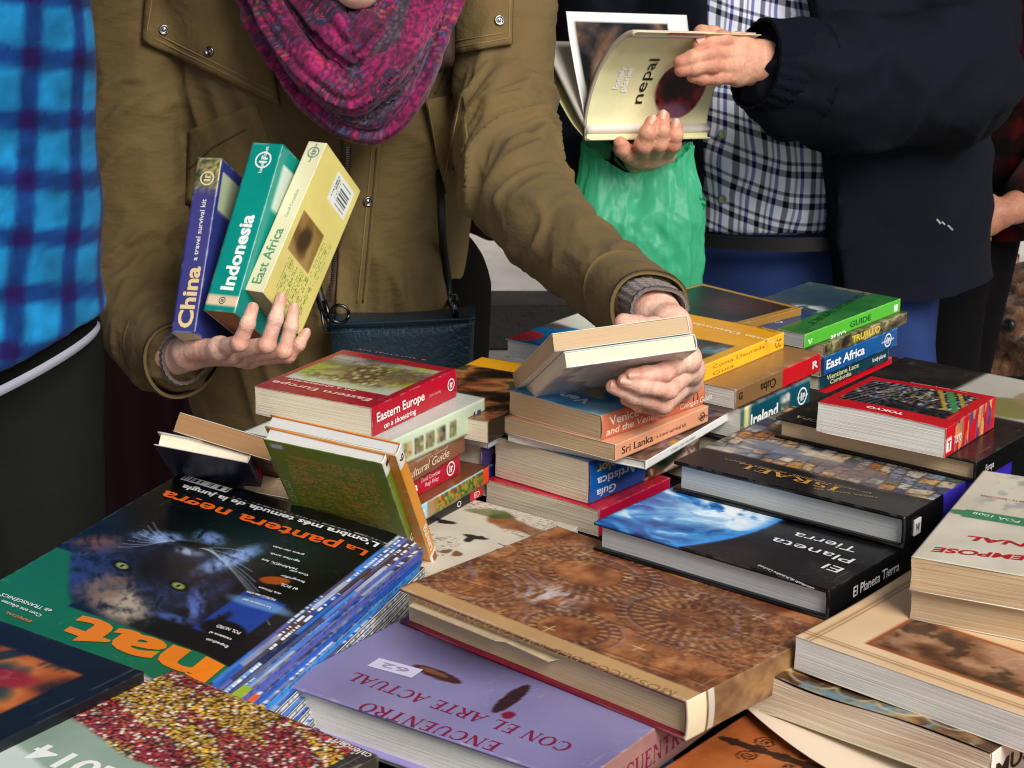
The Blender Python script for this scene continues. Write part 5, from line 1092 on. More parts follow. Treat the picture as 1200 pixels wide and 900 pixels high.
# -- parka
ra = ch((165, -40, 2.47, .070), (162, 120, 2.44, .064), (158, 300, 2.41, .062), (168, 368, 2.36, .060), (196, 410, 2.255, .050), (206, 418, 2.215, .045))
la = ch((588, -40, 2.45, .068), (590, 110, 2.36, .061), (600, 212, 2.22, .057), (648, 276, 2.08, .049), (722, 335, 1.93, .041), (752, 355, 1.882+dl*.4, .037))
f = Field((W0.x-.36, 1.70, .70), (.20, 2.78, 1.62), .0043)
f.chain(ra, .012); f.chain(la, .012)
G = f.new()
f.chain([(tuple(at(372, -60, 2.50)), .20), (tuple(at(372, 100, 2.50)), .196), (tuple(at(380, 220, 2.49)), .178), (tuple(at(392, 330, 2.48)), .165)], .03, 1.35, G)
f.chain([(tuple(at(392, 330, 2.48)), .165), (tuple(at(388, 400, 2.49)), .182), (tuple(at(388, 455, 2.50)), .186)], .03, 1.35, G)
f.cone(tuple(at(250, -70, 2.47)), .10, tuple(at(560, -70, 2.46)), .10, .03, 1.0, G)
f.blend(G, .014)
V, F = f.net(1); N = normals(V, F)
V0 = V.copy()
wl, ul, al = folds(V, N, la, .0165, 21, 5, .7); wr, ur, ar = folds(V, N, ra, .0120, 19, 11, .8)
dL = np.min([np.linalg.norm(V-np.array(a)-np.clip(((V-np.array(a))@(np.array(b)-np.array(a)))/np.dot(np.array(b)-np.array(a), np.array(b)-np.array(a)), 0, 1)[:, None]*(np.array(b)-np.array(a)), axis=1) for (a, _), (b, _) in zip(la[:-1], la[1:])], 0)
dR = np.min([np.linalg.norm(V-np.array(a)-np.clip(((V-np.array(a))@(np.array(b)-np.array(a)))/np.dot(np.array(b)-np.array(a), np.array(b)-np.array(a)), 0, 1)[:, None]*(np.array(b)-np.array(a)), axis=1) for (a, _), (b, _) in zip(ra[:-1], ra[1:])], 0)
mL = sst(.095, .075, dL); mR = sst(.09, .072, dR)
bend = np.exp(-((ul-.30)/.14)**2)*.9+.35
tz = fbm(V[:, 0]*13+V[:, 2]*4, V[:, 2]*5, V[:, 1]*3, o=3, seed=31)-.5; tr = 1-np.abs(vnoise(V[:, 0]*26+V[:, 2]*7, V[:, 2]*6, V[:, 1]*2, seed=8)*2-1)
gather = np.exp(-((V[:, 2]-at(470, 370, 2.3).z)/.05)**2)*np.sin(V[:, 0]*260+6*tz)*.0032
disp = wl*mL*bend+wr*mR*1.0+(1-np.maximum(mL, mR))*(.026*tz+.0075*tr**3+gather)
# long soft fold down the right-hand front panel, and the placket edge
V = V+N*disp[:, None]; V = smooth_mesh(V, F, 1, .25)
coat = mesh('jacket', V, F, M['coat'], wo, smooth=True, world=True); ct = bvh(coat)
tr2 = M['coat2']; st = flat('stitch_thread', 140, 112, 70, rough=.8); dkst = flat('seam_shadow_thread', 84, 64, 36, rough=.9)
steel = flat('steel_snap', 150, 150, 150, rough=.25, metal=1)
for nm, q in (('storm_flap', ((176, -40), (300, -40), (330, 122), (170, 48))), ('storm_flap', ((530, -40), (604, -40), (602, 52), (520, 66))), ):
    patch(nm, q, ct, tr2, coat, off=.010, th=.004, bulge=.002, n=18)
pk = patch('pocket_flap', ((496, 116), (540, 108), (546, 160), (520, 226)), ct, tr2, coat, off=.014, th=.004, n=12, bulge=.006)
patch('pocket', ((222, 152), (300, 120), (330, 200), (218, 240)), ct, tr2, coat, off=.003, th=.003, n=14)
patch('front_placket', ((402, 160), (446, 160), (428, 372), (392, 372)), ct, tr2, coat, off=.007, th=.004, n=22, bulge=.001)
def snap(px, py, r=.0062, hole=True):
    q, n = drape(px, py, bt); m = MB(); m.disc(q+n*.0005, n, r, .0026, 18, ((1, 0), (1, .6), (.86, 1), (.66, .85), (.6, .45), (.36, .4), (.28, .75), (0, .78))); return m.build('snap_button', steel, coat, True, True)
bpy.context.view_layer.update()
objs = [c for c in coat.children]
Vv = [v.co[:] for v in coat.data.vertices]; Ff = [p.vertices[:] for p in coat.data.polygons]
for o in objs: k = len(Vv); Vv += [v.co[:] for v in o.data.vertices]; Ff += [tuple(i+k for i in p.vertices) for p in o.data.polygons]
bt = BVHTree.FromPolygons(Vv, Ff)
for p in ((192, 35), (246, 60), (585, 24), (431, 236)): snap(*p)
for a in ([(178, 44), (330, 118)], [(172, 38), (181, -20)], [(184, 40), (330, 112)], [(522, 58), (600, 44)], [(596, 46), (598, -20)], [(524, 50), (592, 38)]): seam('stitching', a, bt, st, coat, .0008, .0004)
seam('stitching', [(502, 122), (518, 216)], bt, st, coat, .0008, .0004); seam('stitching', [(540, 116), (530, 168), (518, 216)], bt, st, coat, .001, .0006)
seam('stitching', [(222, 198), (250, 172), (290, 150)], bt, dkst, coat, .0012, .0006)
seam('stitching', [(442, 170), (424, 366)], bt, dkst, coat, .0011, .0006); seam('stitching', [(436, 170), (418, 366)], bt, st, coat, .0009, .0006)
seam('armhole_seam', [(528, 70), (508, 112)], bt, dkst, coat, .0015, .0006)
# zip: two rows of teeth on a tape
tape = seam('zip_tape', [(408, 172), (404, 240), (392, 320), (388, 372)], bt, flat('brown_tape', 84, 54, 40, rough=.8), coat, .0042, .0002)
m = MB(); zp = [(406, 172), (402, 240), (390, 320), (386, 372)]
for (a, b) in zip(zp[:-1], zp[1:]):
    n = int(math.hypot(a[0]-b[0], a[1]-b[1])/2.6)
    for k in range(n):
        q, nn = drape(a[0]+(b[0]-a[0])*k/n, a[1]+(b[1]-a[1])*k/n, bt); m.box(q+nn*.0042, (.0042, .0016, .0013), bev=.0003)
m.build('zip_teeth', flat('zip_steel', 176, 174, 170, rough=.3, metal=1), coat, world=True)
# cuffs: a sleeve hem with an opening, and the grey knit below it
M['knit'] = mat('grey_knit', base=lin4(120, 104, 100), rough=.95, sheen=.3, bump=[(1, .9, (350, 350, 900), .003)])
def cuff(p0, p1, r0, r1, nm, mt, rib=0, n=40, seed=0, th=.004, flare=0):
    p0, p1 = Vector(p0), Vector(p1); t = (p1-p0).normalized(); u = t.orthogonal().normalized(); w = t.cross(u); V = []; L = 10
    for sgn in (0, 1):
        for i in range(L+1):
            for k in range(n):
                a = 2*math.pi*k/n; q = i/L; r = r0+(r1-r0)*q-sgn*th+rib*math.sin(a*26)*(1-sgn)+.0018*math.sin(3*a+seed)+.0012*math.sin(q*9+a*2+seed)
                V.append(p0.lerp(p1, q)+(u*math.cos(a)+w*math.sin(a))*r)
    I = np.arange(2*(L+1)*n).reshape(2, L+1, n); F = []
    for s in (0, 1):
        q = np.stack([I[s, :-1], np.roll(I[s, :-1], -1, 1), np.roll(I[s, 1:], -1, 1), I[s, 1:]], -1).reshape(-1, 4); F.append(q if s else q[:, ::-1])
    for i in (0, L): F.append(np.stack([I[0, i], np.roll(I[0, i], -1), np.roll(I[1, i], -1), I[1, i]], -1) if i else np.stack([I[0, i], I[1, i], np.roll(I[1, i], -1), np.roll(I[0, i], -1)], -1))
    return mesh(nm, V, np.concatenate(F), mt, coat if mt is not M['knit'] else wo, smooth=True, world=True)
rc0, rc1 = at(192, 405, 2.265), at(214, 421, 2.195)
cuff(rc0, rc1, .052, .047, 'sleeve_hem', tr2); cuff(at(198, 410, 2.235), at(219, 420, 2.178), .036, .0305, 'jumper_cuff', M['knit'], .0005, n=156)
lc0, lc1 = at(728, 342, 1.905), at(760, 361, 1.832)
cuff(lc0, lc1, .0425, .0395, 'sleeve_hem', tr2); cuff(at(745, 352, 1.875), at(772, 367, 1.812), .0325, .0285, 'jumper_cuff', M['knit'], .0005, n=156)
# trousers
f = Field((hips.x-.26, hips.y-.22, .05), (hips.x+.26, hips.y+.25, 1.0), .011)
for l in legs: f.chain([(p, r+.022) for p, r in l[:-1]], .03)
f.cone(hips+Vector((-.10, 0, -.02)), .13, hips+Vector((.03, 0, -.02)), .12, .03, 1.3)  # hips widened in black to stand in for the deeply shaded coat skirt
V, F = f.net(2); mesh('trousers', V, F, flat('black_denim', 14, 12, 11, rough=.95, spec=.1), wo, smooth=True, world=True)
for s in (-1, 1): MB().box((hips.x+s*.11, hips.y-.06, .045), (.09, .26, .09), bev=.03).build('shoe', flat('dark_leather', 30, 24, 22, rough=.5), wo, True, True)
# -- scarf: folds laid side by side, each a hanging loop round the neck
def loop(xl, xr, yt, xb, yb, Yt, Yb, r, n=22, pw=1.5):
    P = []
    for i in range(n+1):
        t = i/n*2-1; k = 1-abs(t)**pw; side = xl if t < 0 else xr
        x = xb+(side-xb)*abs(t)**1.05; y = yt+(yb-yt)*k; P.append((at(x, y, Yt+(Yb-Yt)*min(1, k*1.2)), r*(.82+.3*k)))
    return P
loops = [loop(276, 536, -46, 434, 146, 2.335, 2.254, .0185, pw=2.0), loop(290, 520, -52, 412, 112, 2.33, 2.226, .0205, pw=1.8), loop(303, 498, -56, 432, 78, 2.345, 2.240, .0185, pw=1.5), loop(322, 482, -58, 410, 54, 2.335, 2.230, .0165, pw=1.2)]
back_ = [loop(300, 512, -54, 426, 118, 2.37, 2.275, .03, pw=1.9), loop(322, 488, -54, 420, 66, 2.37, 2.280, .03, pw=1.5)]
f = Field.around(loops+back_, .0025, .02)
for c in back_: f.chain(c, .012)
for c in loops: f.chain(c, .007)
f.cone(tuple(at(300, -70, 2.46)), .05, tuple(at(400, -60, 2.56)), .05, .02); f.cone(tuple(at(400, -60, 2.56)), .05, tuple(at(515, -60, 2.46)), .05, .02)
V, F = f.net(2); N = normals(V, F)
best = np.full(len(V), 9.); sa = np.zeros(len(V)); li = np.zeros(len(V)); dxz = np.zeros(len(V))
for q, c in enumerate(loops):
    acc = 0
    for (a, _), (b, _) in zip(c[:-1], c[1:]):
        a, b = np.array(tuple(a)), np.array(tuple(b)); d = b-a; Ld = np.linalg.norm(d); t = np.clip(((V-a)@d)/Ld**2, 0, 1); p = a+t[:, None]*d; dd = np.linalg.norm(V-p, axis=1); m = dd < best
        side = np.cross(d/Ld, (0, -1, 0)); sw = (V-p)@side
        best = np.where(m, dd, best); sa = np.where(m, acc+t*Ld, sa); li = np.where(m, q, li); dxz = np.where(m, sw, dxz); acc += Ld
s_ = sa; t_ = li*.036+dxz
ridg = 1-np.abs(vnoise(t_*125+s_*3+.8*vnoise(s_*10, li), s_*4, li*0, seed=4)*2-1)
ridg2 = 1-np.abs(vnoise(t_*270+s_*6, s_*8, li*0, seed=14)*2-1)
V = V+N*(.0135*(ridg**1.5-.45)+.0042*(ridg2-.5)+.006*(fbm(V[:, 0]*30, V[:, 2]*30, V[:, 1]*30, o=2, seed=5)-.5))[:, None]
wr = .010*(fbm(s_*16, t_*16, o=2, seed=22)-.5); s2, t2 = s_+wr, t_+wr
d, i = cells(s2*17+.3, t2*21, 3); d2, i2 = cells(s_*210, t_*250, 8); ang = np.arctan2((t2*21) % 1-.5, (s2*17+.3) % 1-.5)
col = ramp(fbm(s_*34, t_*44, o=3, seed=6), [(.2, rgb(112, 8, 70)), (.45, rgb(168, 16, 98)), (.7, rgb(206, 34, 122)), (.85, rgb(196, 40, 60))])
pet = (d*6.0+.25*np.sin(ang*6)) % 1
pt = ramp(pet, [(0, rgb(206, 24, 104)), (.22, rgb(208, 40, 90)), (.34, rgb(44, 20, 54)), (.5, rgb(54, 40, 90)), (.62, rgb(176, 70, 110)), (.8, rgb(60, 66, 120)), (1, rgb(40, 18, 50))])
mm = sst(.36, .33, d)*(i > .30); col = col*(1-mm[:, None])+pt*mm[:, None]
band = np.abs(((t2*11.5+.15) % 1)-.5); gr = sst(.33, .39, band); col = mix(col, ramp(i2, [(0, rgb(62, 68, 70)), (.5, rgb(92, 94, 96)), (.7, rgb(70, 104, 110)), (.85, rgb(60, 62, 66)), (1, rgb(140, 50, 100))]), gr*.85)
for q, cc in ((.325, (44, 14, 52)), (.295, (180, 60, 130)), (.27, (60, 20, 70))): col = mix(col, rgb(*cc), np.exp(-((band-q)/.010)**2)*.85)
zone = sst(.5, .62, fbm(s_*22, t_*26, o=2, seed=33)); col = mix(col, rgb(50, 110, 150), (i2 > .8)*.6*zone); col = mix(col, rgb(196, 120, 60), (i2 < .12)*.55*zone)
col = mix(col, rgb(50, 6, 38), sst(.28, .60, d2)*.62); col = col*(.62+.42*vnoise(V[:, 0]*900, V[:, 2]*900, V[:, 1]*900, seed=3))[:, None]
M['scarf'] = mat('woven_scarf', rough=.72, spec=.3, sheen=.18, attr='Col', bump=[(900, .45, U1, .0015)])
mesh('scarf', V, F, M['scarf'], wo, smooth=True, col=col, world=True)
# -- shoulder bag (hangs from its own strap: a thing of its own)
pb0 = at(475, 420, 2.275); bagr = empty('handbag', (pb0.x, pb0.y, pb0.z-.08)); tag(bagr, "dark teal leather shoulder bag hanging at the woman's waist behind the red guide", 'handbag')
M['teal'] = mat('teal_leather', base=lin4(24, 46, 60), rough=.42, spec=.5, coat=.1, bump=[(190, .55, U1, .004), (30, .2, U1, .01)])
P = [at(385, 378, 2.295), at(556, 371, 2.265), at(552, 470, 2.265), at(392, 480, 2.295)]
nx_, nz_ = 28, 20; V = []
back = Vector((.06, .055, 0))
for side in (0, 1):
    for i in range(nx_+1):
        for j in range(nz_+1):
            u, v = i/nx_, j/nz_; p = P[0].lerp(P[1], u).lerp(P[3].lerp(P[2], u), v); e = min(u, 1-u, v*2, (1-v))
            p = p+Vector((0, -1, 0))*(.012*math.sqrt(min(1, e*6)))*(1 if side == 0 else -1)+(Vector((0, .05, 0)) if side else Vector((0, 0, 0)))+Vector((0, 0, -.004*math.sin(math.pi*u)*(1-v))); V.append(p)
n = (nx_+1)*(nz_+1); I = np.arange(n).reshape(nx_+1, nz_+1); q = np.stack([I[:-1, :-1], I[:-1, 1:], I[1:, 1:], I[1:, :-1]], -1).reshape(-1, 4)
R = np.array(list(I[0, :])+list(I[1:, -1])+list(I[-1, -2::-1])+list(I[-2:0:-1, 0])); Rn = np.roll(R, -1)
bag = mesh('bag_body', V, np.concatenate([q, q[:, ::-1]+n, np.stack([Rn, R, R+n, Rn+n], 1)]), M['teal'], bagr, smooth=True, world=True)
MB().tube([P[0].lerp(P[1], k/20)+Vector((0, -.012, .0005)) for k in range(21)], .0024, 6).build('piping', flat('teal_piping', 22, 40, 50, rough=.4), bagr, True, True)
mb = MB()
for k in range(60): u = k/60; mb.box(P[0].lerp(P[1], u).lerp(P[3].lerp(P[2], u), .08)+Vector((0, -.0135, 0)), (.0016, .0006, .0006))
mb.build('stitching', flat('teal_thread', 50, 80, 96), bagr, world=True)
blk = flat('black_strap', 14, 14, 16, rough=.5)
st_pts = [drape(*p, bt)[0]+Vector((0, -.006, 0)) for p in ((528, 352), (524, 320), (520, 290))]+[at(518, 270, 2.36), at(515, 200, 2.40)]
MB().tube([P[1]+Vector((-.02, 0, .0))]+st_pts, .005, 8).build('strap', blk, bagr, True, True)
MB().tube([P[0]+Vector((.005, 0, 0)), at(378, 360, 2.30), at(370, 330, 2.30), at(366, 300, 2.34)], .006, 8).build('strap', blk, bagr, True, True)
mb = MB(); c = at(398, 368, 2.262)
mb.tube([c+Vector((math.cos(a)*.011, 0, math.sin(a)*.011)) for a in np.linspace(0, 6.2, 16)], .0022, 6); mb.tube([at(380, 352, 2.268), at(384, 366, 2.266), at(392, 372, 2.262)], .0035, 8)
mb.tube([at(376, 362, 2.27), at(380, 385, 2.268), at(385, 388, 2.268), at(384, 370, 2.268)], .0022, 6); mb.build('clip', flat('dark_nickel', 70, 72, 76, rough=.25, metal=1), bagr, True, True)
mb = MB(); mb.tube([at(531, 352, 2.265), at(534, 372, 2.262)], .004, 8); mb.tube([at(527, 345, 2.266), at(535, 345, 2.266), at(536, 356, 2.264), at(528, 358, 2.264), at(527, 345, 2.266)], .0018, 6); mb.build('buckle', flat('dark_nickel', 70, 72, 76), bagr, True, True)
# ================================================================ books she holds
G5 = 'guide books in the hands of the woman'
def heldbook(name, label, org, Xv, Yv, W, L, t, shift=(0, 0, 0)):
    o = at(*org); X = view(*Xv); Y = view(*Yv); Mx = frame((0, 0, 0), X, Y); Mx.translation = o
    Mx = Mx @ Matrix.Translation(Vector(shift)); return Book(name, label, 'book', W, L, t, Mx, group=G5)
b = heldbook('book', 'pale yellow east Africa guide with barcode held upright by the woman, rightmost of three', (308, 343, 2.10), (.064, .174, .073), (.0386, -.056, .0996), .100, .199, .0245)
def sp(a, z): return full(a, rgb(232, 226, 186))*(.97+.05*fbm(a*40, z*40))[:, None]
def bk(x, y):
    W, L = b.W, b.L; c = full(x, rgb(236, 220, 130))*(.95+.08*fbm(x*20, y*20, o=3))[:, None]       # y from the foot of the book (up in the picture)
    p = photo(5, [(120, 88, 40), (150, 116, 60), (170, 140, 84)], 40, 40)(x, y); p = mix(p, rgb(70, 46, 28), ell(x, y, W*.34, L*.55, .012, .017, .4, .4)); m = box(x, y, W*.10, W*.66, L*.42, L*.68); c = c*(1-m[:, None])+p*m[:, None]
    c = mix(c, rgb(120, 150, 60), words(y, x, .0036, .0012, .7)*box(x, y, W*.18, W*.86, L*.70, L*.95)+words(y, x, .0036, .0012, .5)*box(x, y, W*.70, W*.9, L*.42, L*.68))
    m = box(x, y, W*.42, W*.90, L*.05, L*.24); c = mix(c, rgb(240, 240, 236), m); c = mix(c, rgb(50, 60, 70), box(x, y, W*.60, W*.84, L*.075, L*.22)*(vnoise(y*900, x*0) > .5)*.9); return mix(c, rgb(90, 110, 100), words(y, x, .005, .001, .8)*box(x, y, W*.45, W*.57, L*.07, L*.2))
b.cover((236, 222, 140), None, sp, bk, mt='gloss', res=.0013).block('pt', jag=.0003)
b.spine('East Africa', .010, .082, .0075, .0125, (92, 150, 112), bold=.012); b.spine('Geoff Crowther', .098, .135, .0095, .0045, (150, 180, 160), bold=0); logo(b, .185, .012, .0075, (110, 150, 130)); b.spine('lonely planet', .172, .197, .011, .003, (110, 150, 130))
b = heldbook('book', 'teal Indonesia guide with a cream stripe held upright by the woman, in the middle', (275, 367, 2.088), (.0480, .197, .06), (.042, -.05, .11), .128, .207, .0405)
BI = b
def sp(a, z): return mix(mix(full(a, rgb(12, 142, 130))*(.94+.1*fbm(a*30, z*40))[:, None], rgb(226, 200, 166), box(a, z, .008, .0185, -.1, .2)), rgb(10, 120, 110), box(a, z, .0, .004, -1, 1)*.5)
def bk(x, y): return mix(plain((20, 146, 134))(x, y), rgb(206, 222, 210), box(x, y, .012, .1, .02, .075)+box(x, y, .02, .1, .10, .17)*words(x, y, .006)*1.)
b.cover((14, 140, 128), plain((14, 140, 128)), sp, bk, mt='gloss', res=.003).block('pb', jag=.0003)
b.spine('Indonesia', .026, .118, .0105, .0165, (240, 246, 240), bold=.035); logo(b, .186, .020, .0105); b.spine('lonely planet', .170, .203, .0175, .0048, (240, 246, 240)); logo(b, .0133, .020, .0042, (30, 60, 50))
b = heldbook('book', 'violet blue China guide held upright by the woman, leftmost of three', (229, 391, 2.105), (.0235, .207, .05), (.030, -.02, .12), .122, .208, .0295)
def sp(a, z):
    c = full(a, rgb(64, 62, 126))*(.9+.16*fbm(a*40, z*60, o=3))[:, None]; tp = photo(14, [(40, 50, 36), (110, 116, 70), (196, 180, 110), (90, 80, 70)], 190, 190)(a, z); m = sst(.165, .185, a+.008*fbm(a*200, z*300)); return c*(1-m[:, None])+tp*m[:, None]
def bk(x, y): return mix(plain((52, 62, 140))(x, y), rgb(196, 206, 170), box(x, y, .008, .1, .014, .06))
b.cover((66, 64, 128), plain((56, 60, 130)), sp, bk, mt='gloss', res=.003).block('pc', jag=.0003)
b.spine('China', .006, .078, .0060, .0175, (222, 196, 140), bold=.03); b.spine('a travel survival kit', .085, .158, .0115, .0058, (224, 222, 206), bold=.012); logo(b, .183, .0145, .0085, (220, 210, 170))
def held2(label, dz, t, W=.122, L=.185, sh=(0, 0)):
    o = at(817, 410, 1.745+dl); X = view(-.035, -.035, .18); Y = view(-.118, -.0165, -.026); Mx = frame((0, 0, 0), X, Y); Mx.translation = o; Mx = Mx @ Matrix.Translation(Vector((sh[0], sh[1], dz)))
    return Book('book', label, 'book', W, L, t, Mx, group=G5)
b = held2('pale paged paperback held out by the woman, lower of two, its back cover shiny', 0, .0150)
b.bul = .001
b.cover((206, 214, 214), plain((90, 150, 170)), lambda a, z: full(a, rgb(70, 110, 116)), photo(33, [(206, 200, 192), (236, 230, 222), (176, 150, 132), (150, 176, 216), (244, 240, 234)], 26, 20), mt='gloss', th=.0012, bulge=.0012, res=.0022, inner=(226, 226, 220)).block('pc', jag=.0004, hard=True, inset=.0012)
b = held2('cream paged paperback held out by the woman, upper of two', .0155, .0165, W=.126, sh=(-.002, .004))
b.cover((222, 210, 190), plain((210, 196, 170)), None, None, mt='gloss').block('pt', jag=.0008)
# ================================================================ the man reading
def dist_chain(V, c):
    D = np.full(len(V), 9.)
    for (a, _), (b, _) in zip(c[:-1], c[1:]):
        a, b = np.array(tuple(a)), np.array(tuple(b)); t = np.clip(((V-a)@(b-a))/((b-a)@(b-a)), 0, 1); D = np.minimum(D, np.linalg.norm(V-a-t[:, None]*(b-a), axis=1))
    return D
M0 = at(930, 300, 2.80); mo = empty('person', (M0.x, M0.y, 0)); tag(mo, 'man in a navy blouson and checked shirt leafing through a Nepal guide', 'person')
m1w = ch((752, 184, 2.462, .021), (746, 197, 2.495, .024), (738, 216, 2.55, .028))
m1m = ch((742, 180, 2.425, .012), (752, 182, 2.435, .0125), (765, 182, 2.445, .0122), (779, 181, 2.455, .0115))
m1f = [ch((742, 181, 2.425, .0115), (735, 179, 2.402, .0115), (729, 174, 2.392, .0108), (727, 168, 2.388, .0095)),
       ch((752, 182, 2.432, .012), (754, 170, 2.385, .0118), (759, 156, 2.380, .0108), (764, 143, 2.388, .0092)),
       ch((765, 182, 2.442, .012), (772, 168, 2.393, .0118), (775, 152, 2.388, .0108), (777, 137, 2.396, .0092)),
       ch((779, 181, 2.455, .0115), (788, 169, 2.408, .0112), (791, 158, 2.402, .0104), (792, 147, 2.408, .009))]
m1t = ch((748, 192, 2.46, .014), (735, 178, 2.49, .012), (728, 160, 2.50, .011), (724, 146, 2.50, .0095))
m2w = ch((880, 72, 2.435, .027), (898, 76, 2.445, .029), (925, 82, 2.455, .03))
m2m = ch((866, 52, 2.425, .0135), (862, 64, 2.415, .0135), (862, 77, 2.412, .013), (864, 88, 2.415, .012))
m2f = [ch((866, 52, 2.425, .0128), (846, 46, 2.402, .0115), (832, 49, 2.392, .0108), (819, 52, 2.386, .0095)),
       ch((862, 64, 2.415, .0125), (832, 63, 2.385, .0118), (812, 68, 2.378, .0106), (797, 73, 2.376, .009)),
       ch((862, 77, 2.412, .0125), (834, 76, 2.384, .0116), (814, 79, 2.378, .0105), (798, 82, 2.376, .009)),
       ch((864, 88, 2.415, .0115), (840, 90, 2.392, .0105), (824, 91, 2.386, .0095), (812, 90, 2.384, .0082))]
m2t = ch((872, 60, 2.445, .0145), (852, 50, 2.45, .013), (836, 42, 2.452, .0118), (822, 38, 2.45, .010))
MH1 = build_hand(m1w, m1m, m1f, m1t, .0017, .012); MH2 = build_hand(m2w, m2m, m2f, m2t, .0017, .012)
mneck = at(880, -150, 2.76); mhead = mneck+Vector((-.02, -.06, .14)); mhips = Vector((M0.x+.02, M0.y+.02, .90))
marL = [(tuple(at(735, -80, 2.82)), .05), (tuple(at(715, 225, 2.70)), .04), (tuple(m1w[-1][0]), .028)]; marR = [(tuple(at(1085, -80, 2.82)), .05), (tuple(at(1120, 95, 2.66)), .042), (tuple(m2w[-1][0]), .028)]
mlegs = [[(tuple(mhips+Vector((s*.09, 0, 0))), .09), (tuple(mhips+Vector((s*.11, -.02, -.44))), .06), (tuple(Vector((mhips.x+s*.12, mhips.y+.03, .09))), .045), (tuple(Vector((mhips.x+s*.13, mhips.y-.10, .04))), .036)] for s in (-1, 1)]
mwarm = [(p, .013, .5) for f_ in m1f+m2f for (p, r) in f_[1:2]]+[(f_[-1][0], .011, .6) for f_ in m1f+m2f]
mb_ = human(mo, mhips, mneck, mhead, [MH1, MH2], lambda V: tint_skin(V, mwarm, (214, 160, 132), (186, 104, 84)), legs=mlegs, arms=[marL, marR])
for f_ in m1f[1:]: nail(mb_, f_, (CAM-Vector(f_[-1][0])).normalized()+Vector((0, 0, .3)), .006, .0068)
nail(mb_, m2f[0], Vector((.1, -.6, .8)), .006, .0068)
hair(mo, mhead, (120, 116, 112))
# shirt with fine checks, belly over the belt
f = Field((M0.x-.34, M0.y-.40, .86), (M0.x+.34, M0.y+.3, 1.72), .008)
f.chain([(tuple(at(895, -110, 2.82)), .180), (tuple(at(895, 60, 2.82)), .205), (tuple(at(893, 190, 2.81)), .214), (tuple(at(893, 285, 2.83)), .190)], .03, 1.3)
V, F = f.net(2); N = normals(V, F); zb = at(900, 282, 2.6).z
V = V+N*(.016*(fbm(V[:, 0]*14, V[:, 2]*5, V[:, 1]*5, o=3, seed=4)-.5)+.008*(1-np.abs(vnoise(V[:, 0]*22+V[:, 2]*12, V[:, 2]*6, seed=9)*2-1))**3)[:, None]
k = V[:, 2] < zb+.05; V[:, 2] = np.where(V[:, 2] < zb, zb+(V[:, 2]-zb)*.12, V[:, 2])
def checks(nt, p):
    N_ = nt.nodes; Lk = nt.links; a = N_.new('ShaderNodeAttribute'); a.attribute_name = 'pat'; sx = N_.new('ShaderNodeSeparateXYZ'); Lk.new(a.outputs['Vector'], sx.inputs[0])
    def stripe(sock, stops):
        fr = N_.new('ShaderNodeMath'); fr.operation = 'FRACT'; Lk.new(sock, fr.inputs[0]); r = N_.new('ShaderNodeValToRGB'); r.color_ramp.interpolation = 'LINEAR'; Lk.new(fr.outputs[0], r.inputs[0])
        e = r.color_ramp.elements; e[0].position = stops[0][0]; e[0].color = lin4(*stops[0][1]); e[1].position = stops[-1][0]; e[1].color = lin4(*stops[-1][1])
        for q, c in stops[1:-1]: n = e.new(q); n.color = lin4(*c)
        return r.outputs[0]
    w, nv, bl, gy = (240, 241, 250), (16, 18, 56), (34, 46, 160), (130, 134, 160)
    A = stripe(sx.outputs[0], [(0, w), (.14, w), (.17, nv), (.34, nv), (.37, w), (.50, w), (.53, gy), (.60, gy), (.63, w), (.72, w), (.75, bl), (.86, bl), (.89, w)])
    B = stripe(sx.outputs[1], [(0, w), (.18, w), (.21, nv), (.40, nv), (.43, w), (.58, w), (.61, (90, 90, 110)), (.70, (90, 90, 110)), (.73, w), (1, w)])
    m = N_.new('ShaderNodeMix'); m.data_type = 'RGBA'; m.blend_type = 'MIX'; m.inputs[0].default_value = .5; Lk.new(A, m.inputs[6]); Lk.new(B, m.inputs[7])
    m2 = N_.new('ShaderNodeMix'); m2.data_type = 'RGBA'; m2.blend_type = 'MULTIPLY'; m2.inputs[0].default_value = .55; Lk.new(m.outputs[2], m2.inputs[6]); Lk.new(A, m2.inputs[7])
    m3 = N_.new('ShaderNodeMix'); m3.data_type = 'RGBA'; m3.blend_type = 'MULTIPLY'; m3.inputs[0].default_value = .45; Lk.new(m2.outputs[2], m3.inputs[6]); Lk.new(B, m3.inputs[7])
    Lk.new(m3.outputs[2], p.inputs['Base Color'])
M['check'] = mat('checked_cotton', rough=.8, spec=.2, bump=[(500, .25, U1, .001), (26, .3, U1, .01)], build=checks)
cxm = at(900, 150, 2.6).x; arc = np.arctan2(V[:, 0]-cxm, -(V[:, 1]-(M0.y+.02)))*.22
pat = np.stack([arc/.044+.7*fbm(V[:, 0]*9, V[:, 2]*9, o=3), V[:, 2]/.038+.8*fbm(V[:, 0]*8, V[:, 2]*8, o=2, seed=5)+.15*(V[:, 0]-cxm)/.03, V[:, 0]*0], 1)
shirt = mesh('shirt', V, F, M['check'], mo, smooth=True, world=True, attrs={'pat': pat}); stt = bvh(shirt)
for p in ((847, 157), (848, 232), (850, 80)):
    q, n = drape(*p, stt); MB().disc(q+n*.004, n, .0062, .0022, 16, ((1, 0), (1, .7), (.75, 1), (.6, .7), (0, .7))).build('button', flat('shell_button', 150, 150, 130, rough=.3), shirt, True, True)
